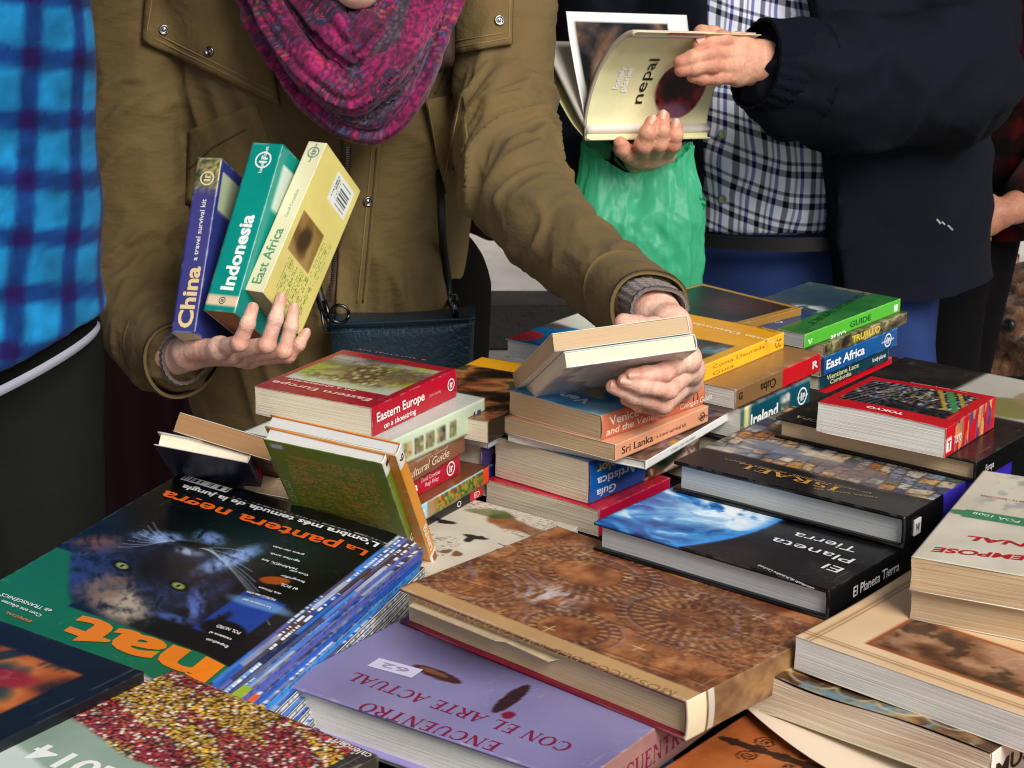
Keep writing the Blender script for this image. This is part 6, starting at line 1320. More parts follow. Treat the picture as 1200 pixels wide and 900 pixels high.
# jacket: trunk and sleeves in one, open at the front
sl1 = ch((740, -70, 2.84, .088), (712, 120, 2.78, .078), (712, 232, 2.68, .070), (734, 216, 2.56, .056), (744, 203, 2.50, .048))
sl2 = ch((1085, -70, 2.84, .095), (1112, 30, 2.74, .096), (1108, 92, 2.63, .094), (1000, 98, 2.52, .086), (938, 92, 2.465, .074))
f = Field((M0.x-.42, M0.y-.46, .82), (M0.x+.42, M0.y+.36, 1.74), .0075)
G = f.new(); f.chain([(tuple(at(925, -110, 2.80)), .21), (tuple(at(935, 60, 2.79)), .245), (tuple(at(945, 200, 2.78)), .252), (tuple(at(960, 300, 2.79)), .240), (tuple(at(970, 420, 2.80)), .226)], .03, 1.3)
X, Y, Z = np.meshgrid(*f.ax, indexing='ij', sparse=True)
zt_, zb_ = at(835, 0, 2.56).z, at(822, 335, 2.56).z; tt = (zt_-Z)/(zt_-zb_)
xl = at(838, 0, 2.56).x+(at(820, 335, 2.56).x-at(838, 0, 2.56).x)*tt; xr = at(955, 60, 2.56).x+(at(990, 335, 2.56).x-at(955, 60, 2.56).x)*tt
f.F = np.maximum(f.F, -np.maximum(np.maximum(xl-X, X-xr), Y-(M0.y-.02))).astype(np.float32)
zh, xh = at(1035, 390, 2.6).z, at(1035, 390, 2.6).x; G = np.maximum(G, zh+1.15*np.clip(X-xh, 0, .2)-Z).astype(np.float32); G = np.maximum(G, -np.maximum(np.maximum(xl-X, X-xr), Y-(M0.y-.06))).astype(np.float32)
f.chain(sl1, .014, F=G); f.chain(sl2, .014, F=G); f.blend(G, .02)
V, F = f.net(2); N = normals(V, F)
d1, d2 = dist_chain(V, sl1), dist_chain(V, sl2); w1, _, _ = folds(V, N, sl1, .010, 16, 3, .6); w2, _, _ = folds(V, N, sl2, .016, 13, 8, .9)
k2 = sst(.125, .095, d2); k1 = sst(.10, .08, d1); bg = fbm(V[:, 0]*9, V[:, 2]*6, V[:, 1]*5, o=3, seed=12)-.5
V = V+N*(w1*k1+w2*k2+(1-np.maximum(k1, k2))*(.022*bg+.006*(1-np.abs(vnoise(V[:, 0]*14-V[:, 2]*9, V[:, 2]*5, seed=4)*2-1))**3))[:, None]; V = smooth_mesh(V, F, 1, .4)
M['navy'] = mat('navy_microfibre', base=lin4(12, 15, 25), rough=.85, spec=.15, noise=(12, .12, U1, 6), bump=[(600, .25, U1, .001), (24, .3, U1, .01)])
jk = mesh('jacket', V, F, M['navy'], mo, smooth=True, world=True); jt = bvh(jk)
M['rib'] = mat('navy_rib_knit', base=lin4(14, 17, 27), rough=.95, spec=.1, bump=[(1, .8, (300, 300, 300), .003)])
coat = jk
def ribcuff(p0, p1, r0, r1): return cuff(p0, p1, r0, r1, 'ribbed_cuff', M['rib'], .0008, n=156)
ribcuff(at(945, 90, 2.468), at(886, 76, 2.438), .073, .056); ribcuff(at(736, 212, 2.545), at(751, 190, 2.465), .050, .038)
mk = MB()
for (a, b_) in (((1097, 257), (1101, 262)), ((1103, 260), (1106, 263)), ((1110, 264), (1112, 266)), ((1113, 267), (1115, 269))):
    q, n = drape(*a, jt); q2, _ = drape(*b_, jt); mk.tube([q+n*.0015, q2+n*.0015], .0014, 5)
mk.build('embroidered_mark', flat('white_thread', 170, 170, 172), jk, world=True)
# belt and jeans
f = Field((mhips.x-.30, mhips.y-.26, .06), (mhips.x+.32, mhips.y+.26, 1.10), .011)
for l in mlegs: f.chain([(p, r+.022) for p, r in l[:-1]], .03)
f.cone(mhips+Vector((-.05, -.01, -.02)), .15, mhips+Vector((.05, -.01, -.02)), .15, .03, 1.2); f.cone(at(905, 296, 2.80), .175, mhips, .15, .03, 1.25)
f.chain([(at(1022, 330, 2.74), .085), (at(1032, 430, 2.72), .074), (at(1036, 560, 2.72), .066)], .03)
V, F = f.net(2); N = normals(V, F); V = V+N*(.012*(fbm(V[:, 0]*12, V[:, 2]*7, V[:, 1]*8, o=3)-.5))[:, None]
M['jeans'] = mat('blue_denim', base=lin4(34, 52, 98), rough=.9, spec=.15, noise=(14, .22, U1, 7), bump=[(700, .4, (1, 1, .5), .0015)])
mesh('jeans', V, F, M['jeans'], mo, smooth=True, world=True)
for s in (-1, 1): MB().box((mhips.x+s*.13, mhips.y-.07, .045), (.10, .28, .09), bev=.03).build('shoe', flat('dark_leather', 30, 24, 22, rough=.5), mo, True, True)
V = []
for i in range(49):
    a = math.pi*(i/48)*1.5-math.pi*.25
    for z in (0, .020): V.append((at(905, 290, 2.8).x-math.cos(a)*.208, at(905, 290, 2.8).y-.0-math.sin(a)*.182, zb-.020+z))
mesh('belt', V, [(2*i, 2*i+2, 2*i+3, 2*i+1) for i in range(48)], flat('black_belt', 8, 8, 8, rough=.5), mo, True, world=True)
# ================================================================ the open Nepal guide
S0, S1 = at(688, 160, 2.375), at(829, 158, 2.485); E_ = (S1-S0).normalized(); LN = (S1-S0).length; Vh = Vector((E_.y, -E_.x, 0))*-1; Vh = Vector((-E_.y, E_.x, 0)).normalized(); Uh = E_.cross(Vh) if E_.cross(Vh).z > 0 else -E_.cross(Vh)
Mn = Matrix(((Vh.x, E_.x, Uh.x, S0.x), (Vh.y, E_.y, Uh.y, S0.y), (Vh.z, E_.z, Uh.z, S0.z), (0, 0, 0, 1)))
nr = empty('book', None, Mn); tag(nr, 'cream Nepal guide held open and bent by the man', 'book')
def curve(pts, n):
    P = np.array(pts, float); d = np.r_[0, np.cumsum(np.hypot(*np.diff(P, axis=0).T))]; s = np.linspace(0, d[-1], n); 
    Q = np.stack([np.interp(s, d, P[:, i]) for i in (0, 1)], 1)
    for k in range(int(n/5)): Q[1:-1] = (Q[:-2]+2*Q[1:-1]+Q[2:])/4
    return Q, s
def leafblock(name, pts, th, mt, na=60, n=48, art=None, side=1, L=LN, base=(226, 220, 204), parent=None, twist=0):
    Q, s = curve(pts, n); T = np.gradient(Q, axis=0); T /= np.linalg.norm(T, axis=1)[:, None]; Nn = np.stack([-T[:, 1], T[:, 0]], 1)*side
    V = []; C = []
    for q in (0, 1):
        for i in range(na+1):
            a = i/na; p = Q+Nn*th*q; p = p + np.stack([twist*a*(s/s[-1])**2, 0*s], 1); V.append(np.stack([p[:, 0], np.full(n, a*L), p[:, 1]], 1))
            C.append(full(s, rgb(*base)) if (art is None or q) else art(s, np.full(n, a*L), s[-1]))
    V = np.concatenate(V); C = np.concatenate(C); I = np.arange((na+1)*n).reshape(na+1, n); N_ = (na+1)*n; q = np.stack([I[:-1, :-1], I[:-1, 1:], I[1:, 1:], I[1:, :-1]], -1).reshape(-1, 4)
    R = np.array(list(I[0, :])+list(I[1:, -1])+list(I[-1, -2::-1])+list(I[-2:0:-1, 0])); Rn = np.roll(R, -1)
    F = np.concatenate([q, q[:, ::-1]+N_, np.stack([Rn, R, R+N_, Rn+N_], 1)])
    o = mesh(name, V, F, M[mt], parent or nr, smooth=False, col=C); return o, Q, s
near_ = [(-.001, -.005), (.004, .02), (-.002, .05), (-.014, .08), (-.036, .108), (-.066, .128), (-.082, .134)]
def nart(s, a, W):
    c = full(s, rgb(232, 226, 178))*(.97+.05*fbm(s*40, a*40, o=3))[:, None]
    d = np.hypot((s-.068)/.042, (a-.137)/.040); n = fbm(s*50, a*60, o=4, seed=6)
    p = ramp(n, [(.2, rgb(24, 8, 16)), (.45, rgb(76, 14, 26)), (.6, rgb(150, 30, 34)), (.8, rgb(60, 16, 50))]); p = mix(p, rgb(20, 8, 14), ell(s, a, .072, .125, .022, .018, .3, .4)); p = mix(p, rgb(150, 104, 130), ell(s, a, .034, .132, .013, .026, 0, .4)*.9); p = mix(p, rgb(176, 40, 44), ell(s, a, .092, .142, .012, .022, .3, .4)*.7)
    c = mix(c, rgb(0, 0, 0)*0+p, sst(1.03, .97, d)); c = mix(c, rgb(190, 160, 130), np.exp(-((d-1.0)/.04)**2)*(a < .125)*sst(.4, .6, n)*.8)
    tp = photo(9, [(60, 70, 120), (200, 80, 40), (190, 40, 50), (120, 130, 160)], 90, 90)(s, a); m = sst(W-.016, W-.011, s-.0001)*sst(.045, .05, a)*sst(.11, .10, a); return c*(1-m[:, None])+tp*m[:, None]
off = [(x+.0, z) for x, z in near_]
leafblock('page_block', [(x+.0012, z+.0002) for x, z in near_[:-1]]+[(-.074, .1285)], .0075, 'satin', 8, 48, None, -1, base=(206, 192, 172), L=LN-.001)
cv, NQ, Ns = leafblock('cover', near_, .0006, 'gloss', 110, 90, nart, -1, base=(232, 226, 180))
NT = np.gradient(NQ, axis=0); NT /= np.linalg.norm(NT, axis=1)[:, None]; NNn = np.stack([-NT[:, 1], NT[:, 0]], 1)
def ncov(txt, s0, s1, a0, h, col, bold=.01, lift=.0012):
    Vt, Ft = text_tris(txt, bold); x0, x1 = Vt[:, 0].min(), Vt[:, 0].max(); s = s0+(Vt[:, 0]-x0)/(x1-x0)*(s1-s0); a = a0-Vt[:, 1]/.72*h
    P = np.stack([np.interp(s, Ns, NQ[:, i]) for i in (0, 1)], 1); n = np.stack([np.interp(s, Ns, NNn[:, i]) for i in (0, 1)], 1); P = P+n*lift
    mesh('title_lettering', np.stack([P[:, 0], a, P[:, 1]], 1), Ft, flat('ink_%d_%d_%d' % col, *col, rough=.4), cv)
# the cover's painted side is index 0 (outer); which way is out decides the sign of the lift
ncov('nepal', .046, .112, .080, .0165, (20, 22, 20), .004); ncov('lonely', .066, .098, .036, .0085, (250, 250, 250), .03); ncov('planet', .062, .097, .048, .0085, (250, 250, 250), .03)
def part_(s, a, W):
    c = full(s, rgb(226, 224, 220)); p = photo(17, [(14, 14, 16), (40, 38, 40), (70, 54, 44), (120, 88, 66)], 40, 40)(s, a); p = mix(p, rgb(150, 116, 90), ell(s, a, W*.45, .035, .03, .012, .2, .4)*.8); m = box(s, a, .004, W-.012, .010, .16); return c*(1-m[:, None])+p*m[:, None]
leafblock('photo_leaf', [(.002, .001), (.012, .03), (.032, .07), (.052, .115), (.062, .145)], .0007, 'gloss', 60, 60, part_, -1)
leafblock('page_block', [(.003, 0), (.028, .022), (.058, .05), (.086, .076), (.112, .096)], .011, 'satin', 12, 40, None, 1, base=(214, 206, 194))
leafblock('back_cover', [(.004, -.003), (.032, .010), (.064, .036), (.094, .062), (.122, .084)], .0007, 'gloss', 12, 30, None, 1, base=(222, 214, 160))
mbn = MB(); mbn.box((.001, LN/2, -.003), (.014, LN, .0012)); sp_ = mbn.build('spine', flat('cream_spine', 226, 220, 170, rough=.35), nr)
Vt, Ft = text_tris('nepal', .02); mesh('spine_lettering', [(-.0015-.0+(.006-(y/.72)*.005)*0, .015+x*.009, -.0005) for x, y in Vt], Ft, flat('ink_20_22_20', 20, 22, 20), sp_)
# ================================================================ green carrier bag on his wrist
def bagmat(nt, p):
    N_ = nt.nodes; Lk = nt.links; t = N_.new('ShaderNodeBsdfTranslucent'); t.inputs[0].default_value = lin4(120, 240, 196); mx = N_.new('ShaderNodeMixShader'); mx.inputs[0].default_value = .5
    Lk.new(p.outputs[0], mx.inputs[1]); Lk.new(t.outputs[0], mx.inputs[2]); tr = N_.new('ShaderNodeBsdfTransparent'); tr.inputs[0].default_value = lin4(150, 236, 200); m2 = N_.new('ShaderNodeMixShader'); m2.inputs[0].default_value = .16; Lk.new(mx.outputs[0], m2.inputs[1]); Lk.new(tr.outputs[0], m2.inputs[2]); Lk.new(m2.outputs[0], N_['Material Output'].inputs[0])
M['bag'] = mat('green_polythene', base=lin4(92, 214, 166), rough=.38, spec=.4, bump=[(26, .18, U1, .008)], build=bagmat)
b0 = at(748, 345, 2.44); br = empty('carrier_bag', (b0.x, b0.y, b0.z)); tag(br, "crumpled green plastic carrier bag hanging from the man's wrist", 'bag')
nu, nv = 220, 90; V = np.zeros((nv+1, nu, 3)); u = np.arange(nu)/nu*2*np.pi
for j in range(nv+1):
    v = j/nv; cu = np.cos(u)
    ytop = 206-38*np.abs(cu)**1.5-4*np.sin(u*3)+3*np.sin(u*7+1); y = ytop+(352-ytop)*v
    half = 66+15*sst(0, .5, v)-4*v; cx = 747-3*v+2*np.sin(v*5)
    q_ = u/(2*np.pi); rg_ = lambda F_, k, sd: (1-np.abs(vnoise(np.cos(u)*F_+k*v, np.sin(u)*F_-.6*k*v, np.full(nu, v*k), seed=sd)*2-1))
    side = .55+.45*sst(-.4, .6, cu)
    cu2 = u/(2*np.pi)*9+.35*np.sin(v*6); dd, _i = cells(cu2+.4*fbm(cu*3, np.sin(u)*3, np.full(nu, v*3), o=2), np.full(nu, v*2.6), 21); d3, _i = cells(cu2*2.3, np.full(nu, v*5.5), 23)
    fold = (1.0*rg_(2.0, .7, 31)**2+.7*rg_(4.5, 1.0, 37)**2.5*side-.7)*(.30+.5*v)+.55*(dd-.45)+.22*(d3-.45)
    crump = (fbm(np.cos(u)*9+4, np.sin(u)*9, np.full(nu, v*8), o=3, seed=12)-.5)*2
    dep = .050*np.sin(u)*(.35+.65*sst(0, .5, v))
    for i in range(nu):
        p = at(cx+half*cu[i]+crump[i]*1.5, y[i]+crump[i]*1.5, 2.455+dep[i]); n = Vector((cu[i]*.5, np.sin(u[i]), 0)); p = p+n*(fold[i]*.019+crump[i]*.003); V[j, i] = p
I = np.arange((nv+1)*nu).reshape(nv+1, nu); q = np.stack([I[:-1], np.roll(I[:-1], -1, 1), np.roll(I[1:], -1, 1), I[1:]], -1).reshape(-1, 4)
Vb = V.reshape(-1, 3); ctr = len(Vb); Vb = np.concatenate([Vb, V[-1].mean(0)[None]]); 
F = [tuple(x) for x in q]+[(int(I[-1, i]), int(I[-1, (i+1) % nu]), ctr) for i in range(nu)]
bagm = mesh('bag_body', Vb, F, M['bag'], br, smooth=True, world=True)
for (pts, s) in (([(682, 176), (690, 168), (712, 176), (734, 196), (748, 204)], 1), ([(812, 182), (802, 180), (786, 190), (766, 200), (752, 206)], 1)):
    P = [at(x, y, 2.462+.012*math.sin(k)) for k, (x, y) in enumerate(pts)]; V = []
    for k in range(len(P)*6-5):
        a = k/6; i0 = min(int(a), len(P)-2); p = P[i0].lerp(P[i0+1], a-i0)
        for w in range(7): ang = w/6; V.append(p+Vector((.0, .008*math.sin(w*2.3), (.016-.010*(a/len(P)))*(ang-.5)*2)))
    n_ = len(P)*6-5; I = np.arange(n_*7).reshape(n_, 7); mesh('handle', V, np.stack([I[:-1, :-1], I[1:, :-1], I[1:, 1:], I[:-1, 1:]], -1).reshape(-1, 4), M['bag'], br, smooth=True, world=True)
for (x, y, dx) in ((672, 232, -9), (822, 238, 8)):
    V = []; 
    for k in range(9):
        for w in range(6): a = w/5-.5; V.append(at(x+dx*(k/8)*1.3-dx*.6, y+a*(22-12*k/8)+2*math.sin(k*1.7+w), 2.452+.010*math.sin(w*2.4+k*.8)))
    I = np.arange(54).reshape(9, 6); mesh('torn_ear', V, np.stack([I[:-1, :-1], I[1:, :-1], I[1:, 1:], I[:-1, 1:]], -1).reshape(-1, 4), M['bag'], br, smooth=True, world=True)
# ================================================================ person in blue flannel at the left
L0 = at(-40, 380, 2.10); lo_ = empty('person', (L0.x, L0.y, 0)); tag(lo_, 'person in a blue checked flannel shirt and dark jeans at the left edge', 'person')
lneck = at(-50, -180, 2.12); lhead = lneck+Vector((0, -.03, .14)); lhips = Vector((L0.x-.035, L0.y+.03, .88))
llegs = [[(tuple(lhips+Vector((s*.085, 0, 0))), .085), (tuple(lhips+Vector((s*.09, 0, -.42))), .058), (tuple(Vector((lhips.x+s*.1, lhips.y+.03, .09))), .042), (tuple(Vector((lhips.x+s*.11, lhips.y-.08, .04))), .035)] for s in (-1, 1)]
larm = [(tuple(at(-190, -130, 2.14)), .045), (tuple(at(-230, 150, 2.16)), .04), (tuple(at(-215, 380, 2.06)), .03), (tuple(at(-210, 450, 2.04)), .03)]
human(lo_, lhips, lneck, lhead, [], lambda V: tint_skin(V, []), legs=llegs, arms=[larm]); hair(lo_, lhead, (40, 30, 24))
f = Field((L0.x-.36, L0.y-.28, .72), (L0.x+.25, L0.y+.28, 1.66), .007)
f.chain([(tuple(at(-50, -130, 2.12)), .128), (tuple(at(-50, 60, 2.10)), .138), (tuple(at(-47, 250, 2.09)), .146), (tuple(at(-46, 385, 2.09)), .158)], .02, 1.2); f.chain([(p, r+.022) for p, r in larm[:3]], .02)
zq = at(60, 425, 1.96).z
X, Y, Z = np.meshgrid(*f.ax, indexing='ij', sparse=True); f.F = np.maximum(f.F, (zq+.42*(X-at(60, 425, 1.96).x)+.01-Z)).astype(np.float32)
V, F = f.net(2); N = normals(V, F); V = V+N*(.016*(fbm(V[:, 0]*7, V[:, 2]*4, V[:, 1]*7, o=3, seed=6)-.5)+.004*(1-np.abs(vnoise(V[:, 0]*15+V[:, 2]*8, V[:, 2]*5, seed=7)*2-1))**3)[:, None]
arc = np.arctan2(V[:, 0]-L0.x, -(V[:, 1]-L0.y-.03))*.17; uu = arc/.066-(V[:, 2])*2.6+.25*fbm(V[:, 0]*7, V[:, 2]*7, seed=3); vv = V[:, 2]/.062+arc*2.2+.3*fbm(V[:, 0]*6, V[:, 2]*6, seed=4)
a_ = sst(.26, .40, np.abs((uu % 1)-.5)); b_ = sst(.26, .40, np.abs((vv % 1)-.5)); nz = fbm(V[:, 0]*60, V[:, 2]*60, o=3)
col = mix(full(a_, rgb(26, 118, 170)), rgb(18, 54, 112), np.maximum(a_, b_)); col = mix(col, rgb(34, 20, 78), a_*b_); col = col*(.70+.6*nz)[:, None]
M['flannel'] = mat('blue_flannel', rough=.95, spec=.1, sheen=.05, attr='Col', bump=[(500, .4, U1, .0015), (20, .3, U1, .01)])
sh_ = mesh('shirt', V, F, M['flannel'], lo_, smooth=True, col=col, world=True)
f = Field((L0.x-.3, L0.y-.25, .06), (L0.x+.3, L0.y+.25, 1.0), .010)
for l in llegs: f.chain([(p, r+.010) for p, r in l[:-1]], .03)
f.cone(at(-60, 415, 2.11), .118, at(-66, 520, 2.11), .100, .03, 1.3)
V, F = f.net(2); N = normals(V, F); V = V+N*(.012*(fbm(V[:, 0]*10, V[:, 2]*7, V[:, 1]*8, o=3)-.5))[:, None]
M['dkjeans'] = mat('washed_black_denim', base=lin4(27, 28, 25), rough=.95, spec=.1, noise=(16, .2, U1, 7), bump=[(600, .4, U1, .0015)]); mesh('jeans', V, F, M['dkjeans'], lo_, smooth=True, world=True)
V = []
for i in range(61):
    a = 2*math.pi*i/60
    for z, r in ((0, .146), (.003, .149), (.006, .149), (.009, .146)): x = at(-42, 400, 2.09).x+math.sin(a)*r; V.append((x, at(-42, 400, 2.09).y-math.cos(a)*r*.88, zq+.42*(x-at(60, 425, 1.96).x)-.006+z*1.2-.010))
I = np.arange(61*4).reshape(61, 4); mesh('undershirt_hem', V, np.stack([I[:-1, :-1], I[1:, :-1], I[1:, 1:], I[:-1, 1:]], -1).reshape(-1, 4), flat('white_cotton', 150, 152, 166, rough=.95), lo_, True, world=True)
for s in (-1, 1): MB().box((lhips.x+s*.11, lhips.y-.06, .045), (.09, .26, .09), bev=.03).build('shoe', flat('dark_leather', 30, 24, 22), lo_, True, True)
# ================================================================ behind: passer-by in red and black checks, strollers' legs, a brown dog
R0 = at(1190, 280, 3.15); ro_ = empty('person', (R0.x, R0.y, 0)); tag(ro_, 'person in a dark red and black checked shirt and black trousers behind the man', 'person')
rneck = at(1195, -190, 3.22); rhead = rneck+Vector((0, -.03, .14)); rhips = Vector((at(1130, 280, 3.2).x, R0.y+.05, .88))
rlegs = [[(tuple(rhips+Vector((s*.03, 0, 0))), .062), (tuple(at(1100 if s < 0 else 1112, 470, 3.12 if s < 0 else 3.3)), .042), (tuple(Vector((at(1100 if s < 0 else 1120, 700, 3.15).x, R0.y+(.1 if s > 0 else 0), .09))), .045), (tuple(Vector((at(1100 if s < 0 else 1120, 700, 3.15).x, R0.y-.1+(.1 if s > 0 else 0), .04))), .036)] for s in (-1, 1)]
rw_ = ch((1172, 250, 2.93, .021), (1190, 243, 2.95, .023), (1215, 232, 2.98, .025)); rm_ = ch((1158, 244, 2.925, .012), (1157, 252, 2.92, .012), (1158, 260, 2.92, .0115), (1161, 266, 2.925, .0105))
rf_ = [ch((1158, 244, 2.925, .011), (1148, 246, 2.905, .010), (1144, 256, 2.90, .009), (1147, 263, 2.905, .0078)), ch((1157, 252, 2.92, .011), (1146, 254, 2.90, .010), (1143, 264, 2.895, .009), (1147, 270, 2.90, .0078)),
       ch((1158, 260, 2.92, .0105), (1148, 263, 2.90, .0096), (1147, 271, 2.897, .0086), (1151, 276, 2.90, .0074)), ch((1161, 266, 2.925, .010), (1153, 270, 2.91, .009), (1153, 276, 2.905, .008), (1157, 280, 2.91, .007))]
rt_ = ch((1172, 243, 2.94, .013), (1160, 236, 2.925, .0115), (1150, 238, 2.915, .0105), (1143, 243, 2.91, .009))
RRH = build_hand(rw_, rm_, rf_, rt_, .0022); rarm = [(tuple(at(1120, -120, 3.2)), .045), (tuple(at(1270, 170, 3.12)), .04), (tuple(rw_[-1][0]), .028)]
human(ro_, rhips, rneck, rhead, [RRH], lambda V: tint_skin(V, [], (168, 116, 92), (140, 84, 68)), legs=rlegs, arms=[rarm]); hair(ro_, rhead, (30, 24, 22), long=True)
f = Field((R0.x-.36, R0.y-.35, .80), (R0.x+.4, R0.y+.3, 1.68), .010)
f.chain([(tuple(at(1205, -130, 3.22)), .15), (tuple(at(1195, 60, 3.22)), .155), (tuple(at(1160, 250, 3.22)), .135)], .02, 1.25); f.chain([(rarm[0][0], .075), (rarm[1][0], .068), (rarm[2][0], .052)], .02)
V, F = f.net(2); a_ = np.abs(((V[:, 0]+.3*V[:, 1])/.06 % 1)-.5) > .25; b_ = np.abs((V[:, 2]/.06 % 1)-.5) > .25; col = mix(full(V[:, 0], rgb(7, 4, 5)), rgb(64, 6, 10), (a_ & b_)*1.+(a_ ^ b_)*.4)
mesh('shirt', V, F, M['flannel'], ro_, smooth=True, col=col, world=True)
f = Field((R0.x-.4, R0.y-.3, .06), (R0.x+.4, R0.y+.3, 1.0), .012)
for l in rlegs: f.chain([(p, r+.018) for p, r in l[:-1]], .03)
V, F = f.net(2); mesh('trousers', V, F, flat('black_cotton', 9, 8, 9, rough=.95, spec=.1), ro_, smooth=True, world=True)
for l in rlegs: MB().box((l[2][0][0], R0.y-.07, .045), (.09, .27, .09), bev=.03).build('shoe', flat('dark_leather', 30, 24, 22), ro_, True, True)
Y5 = 4.5; B0 = at(1185, 420, Y5); bo = empty('person', (B0.x, B0.y, 0)); tag(bo, 'stroller in blue jeans and blue and white trainers far behind', 'person')
bh = Vector((at(1215, 150, Y5).x, Y5, .90)); bn = bh+Vector((0, 0, .58)); hd_ = bn+Vector((0, -.02, .14))
blegs = [[(tuple(bh+Vector((s*.085, 0, 0))), .085), (tuple(Vector((bh.x+s*.10-.02, Y5-.03, .50))), .062), (tuple(Vector((at(1172, 400, Y5).x+(.28 if s > 0 else 0), Y5, .36 if s < 0 else .09))), .045)] for s in (-1, 1)]
human(bo, bh, bn, hd_, [], lambda V: tint_skin(V, []), legs=blegs, arms=[[(tuple(bn+Vector((s*.18, 0, -.08))), .045), (tuple(bn+Vector((s*.24, 0, -.35))), .038), (tuple(bn+Vector((s*.22, -.05, -.60))), .03)] for s in (-1, 1)]); hair(bo, hd_, (60, 44, 30))
f = Field((bh.x-.3, Y5-.25, .2), (bh.x+.45, Y5+.25, 1.05), .013); 
for l in blegs: f.chain([(l[0][0], .105), (l[1][0], .085)], .03)
f.cone(bh+Vector((-.05, 0, .05)), .12, bh+Vector((.05, 0, .05)), .12, .03, 1.2)
V, F = f.net(2); mesh('jeans', V, F, M['jeans'], bo, smooth=True, world=True)
f = Field((bh.x-.3, Y5-.25, .85), (bh.x+.3, Y5+.25, 1.62), .014); f.chain([(bh+Vector((0, 0, .03)), .15), (bh+Vector((0, 0, .45)), .16)], .02, 1.25); f.cone(bn+Vector((-.16, 0, -.07)), .08, bn+Vector((.16, 0, -.07)), .08, .03); V, F = f.net(2); mesh('jumper', V, F, flat('cream_wool', 196, 188, 172, rough=.95), bo, smooth=True, world=True)
for l in blegs:
    a = Vector(l[2][0]); mb = MB(); mb.box(a+Vector((-.01, -.09, -.045)), (.10, .28, .085), bev=.035); mb.build('trainer', flat('trainer_blue', 70, 130, 196, rough=.7), bo, True, True); MB().box(a+Vector((-.01, -.09, -.088)), (.104, .29, .026), bev=.008).build('sole', flat('trainer_sole', 206, 196, 176, rough=.7), bo, True, True)
# dog: a curly brown dog sitting with its back half to us
D0 = at(1188, 470, 4.1); dg_ = empty('dog', (D0.x, D0.y, 0)); tag(dg_, 'curly brown dog on the pavement behind the red city guide', 'dog')
f = Field((D0.x-.28, D0.y-.35, 0), (D0.x+.32, D0.y+.45, .72), .010)
zc = at(1190, 430, 4.1).z; hz = at(1186, 352, 4.05).z
body_c = Vector((D0.x+.04, D0.y+.10, zc)); 
f.cone(body_c+Vector((.02, -.06, .06)), .105, body_c+Vector((.03, .22, -.02)), .10, .05)                     # chest to rump
f.cone(body_c+Vector((.01, -.08, .10)), .07, Vector((D0.x-.005, D0.y-.08, hz)), .062, .04)                    # neck
hd = Vector((D0.x-.005, D0.y-.10, hz+.02)); f.cone(hd, .068, hd+Vector((-.045, -.07, -.02)), .040, .03); f.cone(hd+Vector((-.045, -.07, -.02)), .038, hd+Vector((-.07, -.115, -.035)), .026, .01)
for s in (-1, 1): f.cone(hd+Vector((s*.055, .01, .03)), .024, hd+Vector((s*.085, .015, -.065)), .03, .012)
for s in (-1, 1):
    f.chain([(body_c+Vector((s*.06, -.06, -.02)), .05), (Vector((body_c.x+s*.06, body_c.y-.07, .14)), .032), (Vector((body_c.x+s*.06, body_c.y-.06, .04)), .028), (Vector((body_c.x+s*.06, body_c.y-.10, .022)), .028)], .02)
    f.chain([(body_c+Vector((s*.06, .21, -.02)), .075), (Vector((body_c.x+s*.07, body_c.y+.15, .20)), .05), (Vector((body_c.x+s*.07, body_c.y+.24, .12)), .028), (Vector((body_c.x+s*.07, body_c.y+.22, .03)), .027), (Vector((body_c.x+s*.07, body_c.y+.16, .022)), .027)], .02)
f.chain([(body_c+Vector((.03, .30, .03)), .03), (body_c+Vector((.04, .38, .12)), .024), (body_c+Vector((.04, .38, .20)), .02)], .02)
V, F = f.net(1); N = normals(V, F); cl_ = fbm(V[:, 0]*55, V[:, 1]*55, V[:, 2]*55, o=3, seed=3); V = V+N*(.030*(cl_-.45))[:, None]; col = ramp(cl_, [(.2, rgb(56, 34, 22)), (.5, rgb(104, 68, 44)), (.8, rgb(150, 112, 80))])
M['fur'] = mat('curly_fur', rough=.95, spec=.1, sheen=.3, attr='Col', bump=[(160, 1, U1, .006)]); db = mesh('body', V, F, M['fur'], dg_, smooth=True, col=col, world=True)
MB().disc(hd+Vector((-.078, -.132, -.025)), (-.5, -.8, .1), .014, .012).build('nose', flat('dog_nose', 14, 12, 12, rough=.3), dg_, True, True)
# ================================================================ hanging cloth at the back of the stall
def curtain(name, lb, x0, x1, Y, z0, z1, col, seed=0):
    n, m = 240, 14; V = []
    for i in range(n+1):
        x = x0+(x1-x0)*i/n
        for j in range(m+1): z = z0+(z1-z0)*j/m; a = 1-.35*j/m; V.append((x, Y+a*(.030*math.sin(x*38+seed+.8*math.sin(x*7))+.012*math.sin(x*90+seed+z*2)), z+.012*math.sin(x*30)*(j == 0)))
    V = np.array(V); I = np.arange((n+1)*(m+1)).reshape(n+1, m+1); q = np.stack([I[:-1, :-1], I[1:, :-1], I[1:, 1:], I[:-1, 1:]], -1).reshape(-1, 4); N_ = len(V)
    o = mesh(name, np.concatenate([V, V+np.array((0, .004, 0))]), np.concatenate([q, q[:, ::-1]+N_]), flat('cloth_%d' % col[0], *col, rough=.9), None, smooth=True); tag(o, lb, 'curtain'); return o
curtain('curtain', 'dark red cloth hanging behind the woman and the man', -1.15, .42, 3.6, .68, 1.6, (58, 8, 16))
curtain('curtain', 'near black cloth hanging behind the man at the back of the stall', .44, 1.6, 3.62, .80, 1.6, (14, 12, 14), 2)
curtain('curtain', 'dark red cloth hanging low behind the gap beside the blue flannel shirt', -1.25, -.36, 3.2, .12, 1.5, (44, 5, 12), 4)
